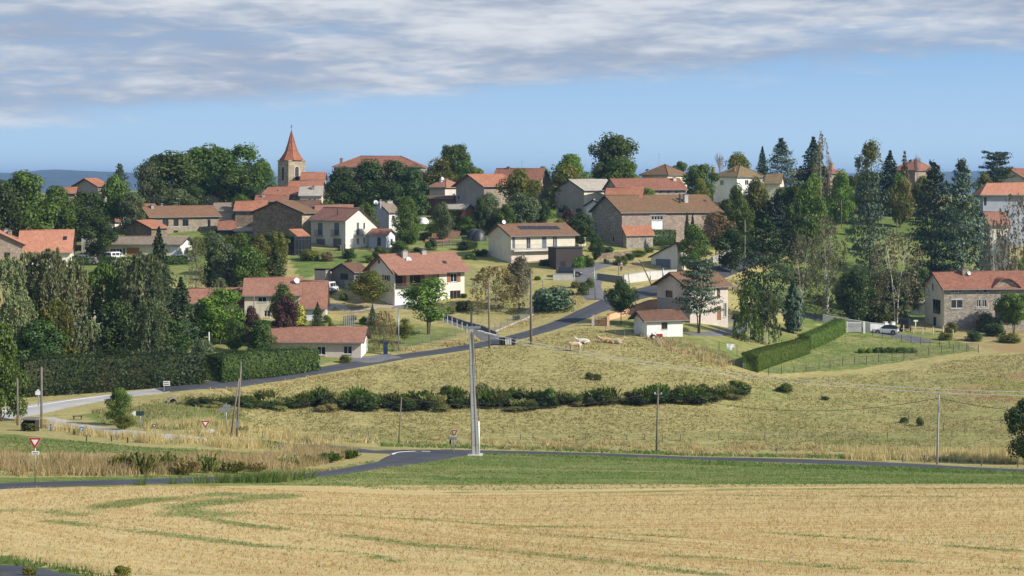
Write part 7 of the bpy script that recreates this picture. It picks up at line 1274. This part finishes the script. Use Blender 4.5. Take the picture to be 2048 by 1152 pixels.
    for k in range(18): x = .25+(w-.5)*k/17; m.box(x-.02, x+.02, -.02, .02, h*.42, h*.86)
    m.build('bars', M['plastic_white'], g); wall('wall', 'low white pool wall on the mown lawn beside the glass veranda', [(553, 500), (594, 503)], [7, 10], .5, 'concrete_light')
    fence('log_fence', 'rough log fence in the village gardens', [(858, 494), (872, 493), (886, 492), (900, 491), (915, 491), (930, 490)], 10, 'wood_grey', .14, 3, 'wood_grey', wr=.10); fence('rail_fence', 'pale rail fence across the upper grassy slope', [(1676, 428), (1700, 424), (1725, 420), (1790, 414), (1820, 411)], 7, 'wood_grey', .05, 2, 'wood_grey', wr=.05)
    fence('rail_fence', 'dark rail below the parked cars by the driveway trailer', [(1798, 662), (1822, 661), (1850, 660)], 8, 'metal_dark', .06, 2, 'metal_dark', wr=.05)
    wall('wall', 'dark retaining wall under the twin cedars', [(1856, 560), (1880, 570), (1905, 580)], [30, 32, 34], .4, 'concrete_dark'); wall('wall', 'rubble wall at the foot of the village orchard', [(1190, 520), (1235, 516), (1280, 512)], [12, 12, 10], .5, 'stone_brown'); wall('wall', 'grey stone wall on the skyline slope by the wooden shed', [(1672, 414), (1720, 406), (1790, 400)], [8, 9, 9], .5, 'stone')
# ---------------------------------------------------------------- vehicles
def car(name, label, px, base, heading, Ln, Wd, Ht, paint, kind='suv', cat='car', Y=None, roofm=None):
    """heading: angle of the nose in the plan (0 = right, 180 = left)"""
    p = hit(px, base) if Y is None else at(px, Y); r = empty(name, p, math.radians(heading)); tag(r, label, cat); h = Ln/2
    if kind == 'van': low = [(-h, .35), (h-.05, .35), (h, .75), (h-.25, 1.0), (-h, 1.05)]; top = [(-h+.03, 1.05), (h-.75, 1.05), (h-1.35, Ht-.06), (h-1.6, Ht), (-h+.15, Ht), (-h+.04, Ht-.1)]
    else: low = [(-h, .38), (-h+.02, .85), (-h+.1, .98), (h-1.15, .98), (h-.25, .82), (h, .62), (h-.02, .32), (h-.5, .26), (-h+.4, .26)]; top = [(-h+.12, .98), (h-1.2, .98), (h-1.95, Ht-.05), (h-2.3, Ht), (-h+.85, Ht-.03), (-h+.45, Ht-.18)]
    def shell(prof, w0, w1, zmin, zmax):
        m = MB(); n = len(prof); V = []
        for s in (-1, 1):
            for x, z in prof: t = (z-zmin)/max(.01, zmax-zmin); V.append((x, s*(w0+(w1-w0)*max(0, min(1, t)))/2, z))
        m.add(V, [tuple(range(n)), tuple(range(n, 2*n))]+[(i, (i+1) % n, n+(i+1) % n, n+i) for i in range(n)]); return m
    b = shell(low, Wd, Wd*.96, .5, 1.0).build('body', M[paint], r); bv = b.modifiers.new('b', 'BEVEL'); bv.width = .06; bv.segments = 2; c = shell(top, Wd*.93, Wd*.74, 1.0, Ht).build('cabin', M[roofm or paint], r); bv = c.modifiers.new('b', 'BEVEL'); bv.width = .05; bv.segments = 2
    def wq(pts, s, nm='side_window'): m = MB(); V = [(x, s*((Wd*.93+(Wd*.74-Wd*.93)*(z-1.0)/(Ht-1.0))/2+.003), z) for x, z in pts]; m.prism(V, (0, s*.015, 0)); m.build(nm, M['glass'], r)
    for s in (-1, 1):
        if kind == 'van': wq([(h-1.6, 1.15), (h-.95, 1.15), (h-1.4, Ht-.2), (h-1.6, Ht-.2)], s); wq([(h-2.7, 1.15), (h-1.75, 1.15), (h-1.75, Ht-.2), (h-2.7, Ht-.2)], s); wq([(-h+.3, 1.15), (h-2.85, 1.15), (h-2.85, Ht-.2), (-h+.3, Ht-.2)], s)
        else: wq([(h-2.3, 1.04), (h-1.45, 1.04), (h-2.0, Ht-.13), (h-2.3, Ht-.12)], s); wq([(h-3.1, 1.04), (h-2.4, 1.04), (h-2.4, Ht-.12), (h-3.0, Ht-.13)], s); wq([(-h+.55, 1.06), (h-3.2, 1.04), (h-3.1, Ht-.15), (-h+.85, Ht-.22)], s)
    m = MB(); m.prism([(h-1.24, -Wd*.40, 1.05), (h-1.24, Wd*.40, 1.05), (h-1.88, Wd*.34, Ht-.12), (h-1.88, -Wd*.34, Ht-.12)] if kind != 'van' else [(h-.78, -Wd*.40, 1.1), (h-.78, Wd*.40, 1.1), (h-1.3, Wd*.36, Ht-.12), (h-1.3, -Wd*.36, Ht-.12)], (.03, 0, .02)); m.build('windscreen', M['glass'], r)
    m = MB(); m.prism([(-h+.16, -Wd*.38, 1.08), (-h+.16, Wd*.38, 1.08), (-h+.42, Wd*.34, Ht-.24), (-h+.42, -Wd*.34, Ht-.24)] if kind != 'van' else [(-h+.02, -Wd*.38, 1.15), (-h+.02, Wd*.38, 1.15), (-h+.02, Wd*.34, Ht-.2), (-h+.02, -Wd*.34, Ht-.2)], (-.04, 0, .02)); m.build('rear_window', M['glass'], r)
    wr = .35 if kind != 'van' else .33
    for x in (h-.85, -h+.8):
        for s in (-1, 1):
            m = MB(); m.tube([(x, s*(Wd/2-.22), wr), (x, s*(Wd/2+.012), wr)], wr, 16); w = m.build('wheel', M['tyre'], r); m = MB(); m.tube([(x, s*(Wd/2+.012), wr), (x, s*(Wd/2+.03), wr)], wr*.62, 12); m.build('rim', M['rim'], w)
            m = MB(); m.tube([(x, s*(Wd/2-.3), wr+.03), (x, s*(Wd/2+.006), wr+.03)], wr+.075, 16); m.build('wheel_arch', M['plastic_black'], r)
    for s in (-1, 1):
        m = MB(); m.box(h-.28, h-.02, s*Wd*.40-.18, s*Wd*.40+.16, .66, .80); m.build('headlight', M['lamp_clear'], r); m = MB(); m.box(-h-.015, -h+.2, s*Wd*.40-.16, s*Wd*.40+.14, .78, .96); m.build('tail_light', M['lamp_red'], r); m = MB(); m.box(h-1.55, h-1.38, s*(Wd/2+.09)-.08, s*(Wd/2+.09)+.08, 1.0, 1.13); m.build('mirror', M[paint], r)
    m = MB(); m.box(-h-.04, -h+.2, -Wd*.46, Wd*.46, .32, .52); m.box(h-.2, h+.03, -Wd*.44, Wd*.44, .28, .45); m.build('bumper', M['plastic_black'], r); m = MB(); m.box(-h-.06, -h-.03, -.26, .26, .55, .66); m.build('number_plate', M['white_sign'], r); return r
def vehicles():
    car('parked_car', 'white car with black roof on the driveway below the white wall', 1772, 668, 158, 4.35, 1.85, 1.62, 'car_white', roofm='black'); car('parked_car', 'dark four-wheel-drive parked behind the short white wall', 1137, 553, 8, 4.7, 1.9, 1.75, 'car_dark'); car('van', 'white van seen from behind beside the grey metal workshop', 659, 585, 78, 4.8, 1.95, 1.95, 'car_white', 'van', 'van')
    car('parked_car', 'silver car nearest the orange-roofed house at the left', 178, 529, 170, 4.4, 1.8, 1.5, 'car_grey'); car('parked_car', 'white car behind the silver one at the left workshop', 166, 519, 175, 4.2, 1.8, 1.45, 'car_white'); car('parked_car', 'dark blue small car before the workshop windows', 213, 522, 30, 3.8, 1.7, 1.5, 'car_blue')
    car('van', 'small white van before the blue workshop door', 231, 522, 60, 4.0, 1.75, 1.8, 'car_white', 'van', 'van'); car('parked_car', 'silver car with blue rear half hidden below the white workshop gable', 360, 524, 165, 4.3, 1.8, 1.45, 'car_grey'); car('parked_car', 'blue car at the right of the white workshop gable', 374, 524, 20, 4.0, 1.75, 1.45, 'car_blue'); car('van', 'dark blue van half hidden by trees left of the purple-leaved tree', 488, 683, 50, 4.6, 1.9, 2.0, 'car_blue', 'van', 'van')
    # closed trailer
    p = hit(1811, 662); r = empty('trailer', p, math.radians(70)); tag(r, 'black box trailer parked right of the white pillars', 'trailer'); m = MB(); m.box(-1.4, 1.4, -.8, .8, .55, 2.35); b = m.build('body', M['car_dark'], r); bv = b.modifiers.new('b', 'BEVEL'); bv.width = .15; bv.segments = 3
    for s in (-1, 1): m = MB(); m.tube([(0, s*.82, .33), (0, s*1.0, .33)], .33, 14); m.build('wheel', M['tyre'], r)
    m = MB(); m.box(1.4, 2.5, -.05, .05, .5, .6); m.build('drawbar', M['galvanised'], r); m = MB(); m.box(-1.43, -1.4, -.6, .6, .7, 1.7); m.build('rear_door', M['plastic_black'], r)
    # old red garden tractor beside white shed
    p = hit(1312, 679); r = empty('garden_tractor', p, math.radians(8)); tag(r, 'small rust-red garden tractor parked against the white shed', 'tractor'); m = MB(); m.box(.1, 1.0, -.25, .25, .45, .85); m.build('bonnet', M['red_sign'], r); m = MB(); m.box(-.7, .1, -.3, .3, .35, .5); m.build('chassis', M['metal_dark'], r)
    m = MB(); m.box(-.6, -.2, -.22, .22, .6, .68); m.box(-.68, -.6, -.22, .22, .6, 1.0); m.build('seat', M['plastic_black'], r); m = MB(); m.tube([(.05, 0, .8), (-.1, 0, 1.05)], .03, 5); m.tube([(-.1, -.18, 1.05), (-.1, .18, 1.05)], .03, 5); m.build('steering_wheel', M['plastic_black'], r)
    for x, rr, w in ((-.45, .40, .14), (.75, .26, .1)):
        for s in (-1, 1): m = MB(); m.tube([(x, s*.32, rr), (x, s*(.32+w), rr)], rr, 14); q = m.build('wheel', M['tyre'], r); m = MB(); m.tube([(x, s*(.33+w), rr), (x, s*(.34+w), rr)], rr*.5, 10); m.build('rim', M['white_sign'], q)
    # bins
    for i, (x, mt, lb) in enumerate(((1002.5, 'plastic_black', 'black wheeled bin at the left end of the bin row beside the road'), (1008, 'metal_dark', 'second dark bin, next to the pale ones'), (1014, 'plastic_white', 'first pale green-white bin of the row'), (1018.5, 'plastic_white', 'middle pale bin of the row'), (1023, 'plastic_white', 'last pale bin of the row'), (1027, 'plastic_black', 'black bin at the right end of the bin row'))):
        p = hit(x, 690); r = empty('wheeled_bin', p, math.radians(6)); tag(r, lb, 'bin'); m = MB(); m.add([(-.24, -.28, .08), (.24, -.28, .08), (.24, .26, .08), (-.24, .26, .08), (-.30, -.36, 1.02), (.30, -.36, 1.02), (.30, .34, 1.02), (-.30, .34, 1.02)], [(0, 1, 2, 3), (4, 5, 6, 7), (0, 1, 5, 4), (1, 2, 6, 5), (2, 3, 7, 6), (3, 0, 4, 7)]); m.build('body', M[mt], r)
        m = MB(); m.prism([(-.32, -.4, 1.03), (-.32, .36, 1.03), (-.32, .30, 1.12), (-.32, -.30, 1.1)], (.64, 0, 0)); m.build('lid', M['plastic_black' if i in (0, 1, 5) else 'green_dark_sign'], r)
        for s in (-1, 1): m = MB(); m.tube([(s*.26, .3, .1), (s*.31, .3, .1)], .1, 10); m.build('wheel', M['tyre'], r)
    p = hit(771, 709); r = empty('container', p, math.radians(10)); tag(r, 'tall dark blue container by the end of the pink bungalow', 'container'); m = MB(); m.box(-.3, .3, -.3, .3, 0, 1.85); m.build('body', M['car_blue'], r); m = MB(); m.box(-.34, .34, -.34, .34, 1.853, 1.98); m.build('lid', M['blue_paint'], r); m = MB(); m.box(-.2, .2, -.32, -.3, 1.2, 1.5); m.build('flap', M['metal_dark'], r)
    # bus shelter
    p = hit(62, 862); r = empty('bus_shelter', p, math.radians(-6)); tag(r, 'dark little wooden bus shelter at the left road junction', 'bus shelter'); H_ = zpx(836, p); m = MB(); m.box(-.65, -.58, -.5, .6, -.2, H_-.15); m.box(.58, .65, -.5, .6, -.2, H_-.15); m.box(-.577, .577, .53, .6, -.2, H_-.15); m.build('wall', M['wood_dark'], r); m = MB(); m.prism([(-.85, -.75, H_-.14), (-.85, .8, H_-.10), (-.85, .8, H_+.0), (-.85, -.75, H_-.04)], (1.7, 0, 0)); m.build('roof', M['wood_grey'], r); m = MB(); m.box(-.55, .55, .2, .5, .4, .46); m.build('bench', M['wood_brown'], r)
    p = hit(155, 839); r = empty('bench', p); tag(r, 'low dark bench on the grass behind the side road', 'bench'); m = MB(); m.box(-.55, .55, -.18, .18, .36, .42); m.build('seat', M['wood_dark'], r)
    for x in (-.45, .4): m = MB(); m.box(x, x+.06, -.15, .15, -.1, .36); m.build('leg', M['wood_dark'], r)
    # culvert head
    p = hit(346, 806); r = empty('culvert_head', p, math.radians(15)); tag(r, 'pale concrete culvert head with dark mouth in the grass bank', 'culvert'); m = MB(); n = 10; out = [(.62*math.cos(math.pi*k/n), .1+.66*math.sin(math.pi*k/n)) for k in range(n+1)]; inn = [(.42*math.cos(math.pi*k/n), .1+.42*math.sin(math.pi*k/n)) for k in range(n+1)][::-1]; m.prism([(x, -.1, z) for x, z in out+inn], (0, .7, 0)); m.build('headwall', M['rock'], r); m = MB(); m.prism([(x, .2, z) for x, z in inn], (0, .05, 0)); m.build('mouth', M['black'], r)  # black plate paints the shade inside the culvert
    # tyres by the barn
    for i, (x, y, rr, lean, lb) in enumerate(((1198, 506, .95, 80, 'large tractor tyre standing on edge, pale inside'), (1188, 504, .9, 60, 'black tractor tyre leaning left of the pale one'), (1205, 500, .8, 15, 'tractor tyre lying flat behind the standing ones'), (1218, 500, .8, 10, 'rightmost flat tractor tyre of the heap'), (1181, 502, .6, 30, 'small tyre at the left of the heap'))):
        p = hit(x, y); V = []; Fc = []; n, k2 = 20, 8
        for a in range(n):
            for b in range(k2): A_, B_ = 2*math.pi*a/n, 2*math.pi*b/k2; q = rr*.72+rr*.28*math.cos(B_); V.append((q*math.cos(A_), q*math.sin(A_), rr*.28*math.sin(B_)))
        for a in range(n):
            for b in range(k2): Fc.append((a*k2+b, a*k2+(b+1) % k2, ((a+1) % n)*k2+(b+1) % k2, ((a+1) % n)*k2+b))
        m = MB(); m.add(V, Fc); o = m.build('tyre', M['tyre'], None, p+Vector((0, 0, rr*math.sin(math.radians(lean))*.95+rr*.25)), smooth=True); o.rotation_euler = (math.radians(lean), 0, math.radians(12*i-20)); tag(o, lb, 'tyre', 'tyres heaped below the stone barn')
    # dome tents / tunnels
    for x0, x1, b, t, mt, d, lb in ((837, 863, 456, 434, 'plastic_white', 5, 'white plastic garden dome between the shrubs'), (944, 976, 483, 458, 'metal_dark', 6, 'dark netted garden tunnel right of the log fence')):
        p = hit((x0+x1)/2, b); w = (x1-x0)/2/F*p.y; h = zpx(t, p); r = empty('polytunnel', p, math.radians(15)); tag(r, lb, 'polytunnel'); m = MB(); n = 14; V = []
        for j, (y, s) in enumerate(((0, .0), (.25, .75), (1, 1), (d-1, 1), (d, .8))):
            for k in range(n+1): V.append((w*s*math.cos(math.pi*k/n), y, h*s*math.sin(math.pi*k/n)-.1))
        Fc = [(j*(n+1)+k, j*(n+1)+k+1, (j+1)*(n+1)+k+1, (j+1)*(n+1)+k) for j in range(4) for k in range(n)]; m.add(V, Fc); m.build('cover', M[mt], r, smooth=True); m = MB()
        for y in (1, 2.5, d-1): m.tube([(w*1.01*math.cos(math.pi*k/n), y, h*1.01*math.sin(math.pi*k/n)-.1) for k in range(n+1)], .03, 4)
        m.build('hoop', M['galvanised'], r)
    # parasol, hanging cloth, leaning boards
    p = hit(156, 700); r = empty('parasol', p); tag(r, 'white parasol half hidden in the birch grove', 'parasol'); z = zpx(645, p); m = MB(); n = 10; V = [(0, 0, z)]+[(1.0*math.cos(2*math.pi*k/n), 1.0*math.sin(2*math.pi*k/n), z-.45) for k in range(n)]; m.add(V, [(0, 1+k, 1+(k+1) % n) for k in range(n)]); m.build('canopy', M['plastic_white'], r); m = MB(); m.tube([(0, 0, -.2), (0, 0, z)], .03, 6); m.build('pole', M['wood_grey'], r)
    p = hit(1461, 708); r = empty('hanging_cloth', p, .1); tag(r, 'white cloth hanging on the clothes line above the lawn', 'cloth'); z0, z1 = zpx(697, p), zpx(687, p); m = MB(); V = []; n = 8
    for k in range(n+1): t = k/n; V += [(-.62+1.3*t, .04*math.sin(t*9), z1-.12*t), (-.45+1.0*t, .05*math.sin(t*9+1), z0-.02-.18*math.sin(math.pi*t))]
    m.add(V, [(2*k, 2*k+1, 2*k+3, 2*k+2) for k in range(n)]); m.build('fabric', M['plastic_white'], r)
    p = hit(1163, 492); r = empty('board_stack', p, .3); tag(r, 'yellowish boards leaning behind the dark timber shed', 'boards')
    for k in range(4): m = MB(); m.prism([(-1.1+k*.55, 0, 0), (-.65+k*.55, 0, 0), (-.55+k*.55, .5, 2.2), (-1.0+k*.55, .5, 2.2)], (0, .04, 0)); m.build('board', M['cream'], r)
    p = hit(1183, 482); r = empty('trough', hit(748, 502), .2); tag(r, 'grey crate-like planter below the sunlit gable', 'planter'); m = MB(); m.box(-.6, .6, -.3, .3, 0, .5); m.build('body', M['wood_grey'], r); m = MB(); m.box(-.5, .5, -.2, .2, .5, .62); m.build('soil', M['wood_dark'], r)
    r = empty('log_pile', hit(688, 501), .7); tag(r, 'stack of split firewood beside the garage door of the tall cream house', 'firewood')
    for j in range(4):
        for k in range(5): m = MB(); m.tube([(-.9+k*.28+(j % 2)*.14, 0, .16+j*.27), (-.9+k*.28+(j % 2)*.14, .9, .16+j*.27)], .13, 7); m.build('log', M['wood_grey'] if (j+k) % 2 else M['wood_dark'], r)
# ---------------------------------------------------------------- people and cattle
def skin(name, chains, mat, parent, sub=1, root=0):
    """chains: list of [(x,y,z,r), ...]; the first point of a chain may be ('j', index) to join"""
    V = []; E = []; R = []
    for ch in chains:
        prev = None
        for q in ch:
            if q[0] == 'j': prev = q[1]; continue
            V.append(q[:3]); R.append(q[3]); i = len(V)-1
            if prev is not None: E.append((prev, i))
            prev = i
    me = bpy.data.meshes.new(name); me.from_pydata(V, E, []); o = link(name, me, parent); s = o.modifiers.new('skin', 'SKIN'); s.use_smooth_shade = True
    for i, r in enumerate(R): me.skin_vertices[0].data[i].radius = (r if isinstance(r, tuple) else (r, r)); me.skin_vertices[0].data[i].use_root = (i == root)
    b = o.modifiers.new('sub', 'SUBSURF'); b.levels = sub; b.render_levels = sub; me.materials.append(mat); return o
def cowmat(name, base, patch, thr):
    m, nt, bs = newmat(name); tc = N(nt, 'ShaderNodeTexCoord'); n1 = noise(nt, tc.outputs['Object'], 1.6, 2, .5); L(nt, mixc(nt, ramp(nt, n1, thr, thr+.06), base, patch), bs.inputs['Base Color']); bs.inputs['Roughness'].default_value = .85; M[name] = m; return m
def cow(label, px, base, heading, pose, mat):
    p = hit(px, base); r = empty('cow', p, math.radians(heading)); tag(r, label, 'cow', 'cattle resting at the top of the pasture'); z = .42 if pose == 'lie' else 1.05
    trunk_ = [(0, 0, z, .36), (.55, 0, z+.02, .33), (.85, 0, z+.12, .22)]; rear = [('j', 0), (-.55, 0, z+.02, .34), (-.85, 0, z-.02, .27), (-.98, 0, z-.05, .12)]
    if pose == 'graze': neck = [('j', 2), (1.15, 0, z-.2, .15), (1.38, 0, z-.6, .11), (1.55, 0, z-.86, .10), (1.62, 0, z-1.0, .07)]; hd = (1.42, z-.66, 1.5, z-.8)
    else: neck = [('j', 2), (1.1, .05, z+.38, .16), (1.28, .1, z+.52, .13), (1.52, .13, z+.42, .09), (1.62, .14, z+.36, .07)]; hd = (1.24, z+.58, 1.4, z+.5)
    ch = [trunk_, rear, neck]
    if pose == 'lie':
        for s in (-1, 1): ch.append([('j', 1), (.62, s*.26, .22, .12), (.95, s*.30, .12, .07), (.62, s*.34, .07, .05)]); ch.append([('j', 4), (-.45, s*.36, .26, .15), (-.15, s*.46, .14, .08), (-.5, s*.5, .08, .05)])
    else:
        for s, dx in ((-1, .06), (1, -.08)): ch.append([('j', 1), (.60+dx, s*.2, .78, .12), (.62+dx*1.3, s*.2, .42, .07), (.60+dx*2, s*.2, .08, .05), (.64+dx*2, s*.2, .03, .055)]); ch.append([('j', 4), (-.66+dx, s*.2, .82, .15), (-.58+dx, s*.21, .58, .09), (-.76+dx, s*.21, .42, .06), (-.72+dx*1.5, s*.21, .08, .05), (-.68+dx*1.5, s*.21, .03, .055)])
    ch.append([('j', 5), (-1.06, 0, z-.1, .035), (-1.10, 0, z-.45 if pose != 'lie' else .1, .03), (-1.1, .04, z-.6 if pose != 'lie' else .05, .045)])
    skin('body', ch, mat, r, 2); x, zz, x2, z2 = hd; y = 0 if pose == 'graze' else .1
    for s in (-1, 1):
        m = MB(); m.tube([(x, y+s*.1, zz), (x-.03, y+s*.26, zz+.0)], [.05, .02], 5); m.build('ear', mat, r); m = MB(); m.tube([(x+.04, y+s*.07, zz+.04), (x+.06, y+s*.13, zz+.16)], [.025, .008], 5); m.build('horn', M['cream'], r); m = MB(); m.tube([(x2-.06, y+s*.085, z2), (x2-.06, y+s*.10, z2)], .02, 6); m.build('eye', M['black'], r)
def living():
    cowmat('hide_cream_brown', (.68, .54, .38), (.34, .19, .10), .52); cowmat('hide_tan_white', (.60, .44, .27), (.74, .69, .58), .56)
    cow('white cow lying with its head to the left', 1166, 687, 172, 'lie', M['cow_white']); cow('brown and cream cow on its feet, head lowered, nearest of the four', 1150, 702, 176, 'graze', M['hide_cream_brown']); cow('tan cow lying with its back to the other resting one', 1212, 685, 165, 'lie', M['cow_tan']); cow('tan cow with white patches lying rightmost', 1232, 687, -20, 'lie', M['hide_tan_white'])
    p = hit(1242.5, 543); k = zpx(522.5, p)/1.75; k = max(.8, min(1.15, k)); r = empty('person', p, math.radians(200)); r.scale = (k, k, k); tag(r, 'person in grey top standing in the yard behind the dark wall', 'person')
    skin('body', [[(0, 0, .95, .14), (0, 0, 1.15, .13), (0, .0, 1.40, .15), (0, 0, 1.50, .06), (0, .02, 1.56, .055), (0, .02, 1.66, .10), (0, .02, 1.75, .06)], [('j', 0), (-.1, 0, .82, .10), (-.11, .02, .48, .065), (-.11, -.02, .09, .045), (-.11, .12, .03, .035)], [('j', 0), (.1, 0, .82, .10), (.11, .02, .48, .065), (.12, -.02, .09, .045), (.12, .12, .03, .035)],
                  [('j', 2), (-.21, 0, 1.38, .06), (-.27, .02, 1.12, .045), (-.24, .14, .92, .035), (-.22, .2, .86, .03)], [('j', 2), (.21, 0, 1.38, .06), (.27, .02, 1.12, .045), (.25, .12, .90, .035), (.24, .17, .83, .03)]], M['skin'], r, 1)
    skin('shirt', [[(0, 0, .93, .165), (0, 0, 1.15, .15), (0, 0, 1.38, .17), (0, 0, 1.46, .09)], [('j', 2), (-.22, 0, 1.37, .08), (-.27, .02, 1.16, .062)], [('j', 2), (.22, 0, 1.37, .08), (.27, .02, 1.16, .062)]], M['cloth_grey'], r, 1)
    skin('trousers', [[(0, 0, .95, .16), (0, 0, .88, .15)], [('j', 1), (-.1, 0, .80, .12), (-.11, .02, .48, .085), (-.11, -.02, .10, .065)], [('j', 1), (.1, 0, .80, .12), (.11, .02, .48, .085), (.12, -.02, .10, .065)]], M['car_blue'], r, 1)
    m = MB(); m.tube([(0, -.02, 1.66), (0, -.03, 1.72), (0, .0, 1.78), (0, .0, 1.80)], [.11, .12, .085, .02], 10); m.build('hair', M['hair'], r, smooth=True)
poles(); signs(); fences(); vehicles(); living()
# ---------------------------------------------------------------- air
def haze():
    m = bpy.data.materials.new('air'); m.use_nodes = True; nt = m.node_tree; nt.nodes.clear(); o = N(nt, 'ShaderNodeOutputMaterial'); v = N(nt, 'ShaderNodeVolumePrincipled'); v.inputs['Color'].default_value = (.33, .57, 1, 1); v.inputs['Density'].default_value = 1.2e-4; v.inputs['Anisotropy'].default_value = .2; L(nt, v.outputs[0], o.inputs['Volume'])
    b = MB(); b.box(-14200, 14200, -2200, 14200, -140, 58); h = b.build('haze', m); tag(h, kind='stuff')
haze()
print('OBJECTS', len(bpy.data.objects), 'TRIS', sum(len(m.loops)-2*len(m.polygons) for m in bpy.data.meshes))
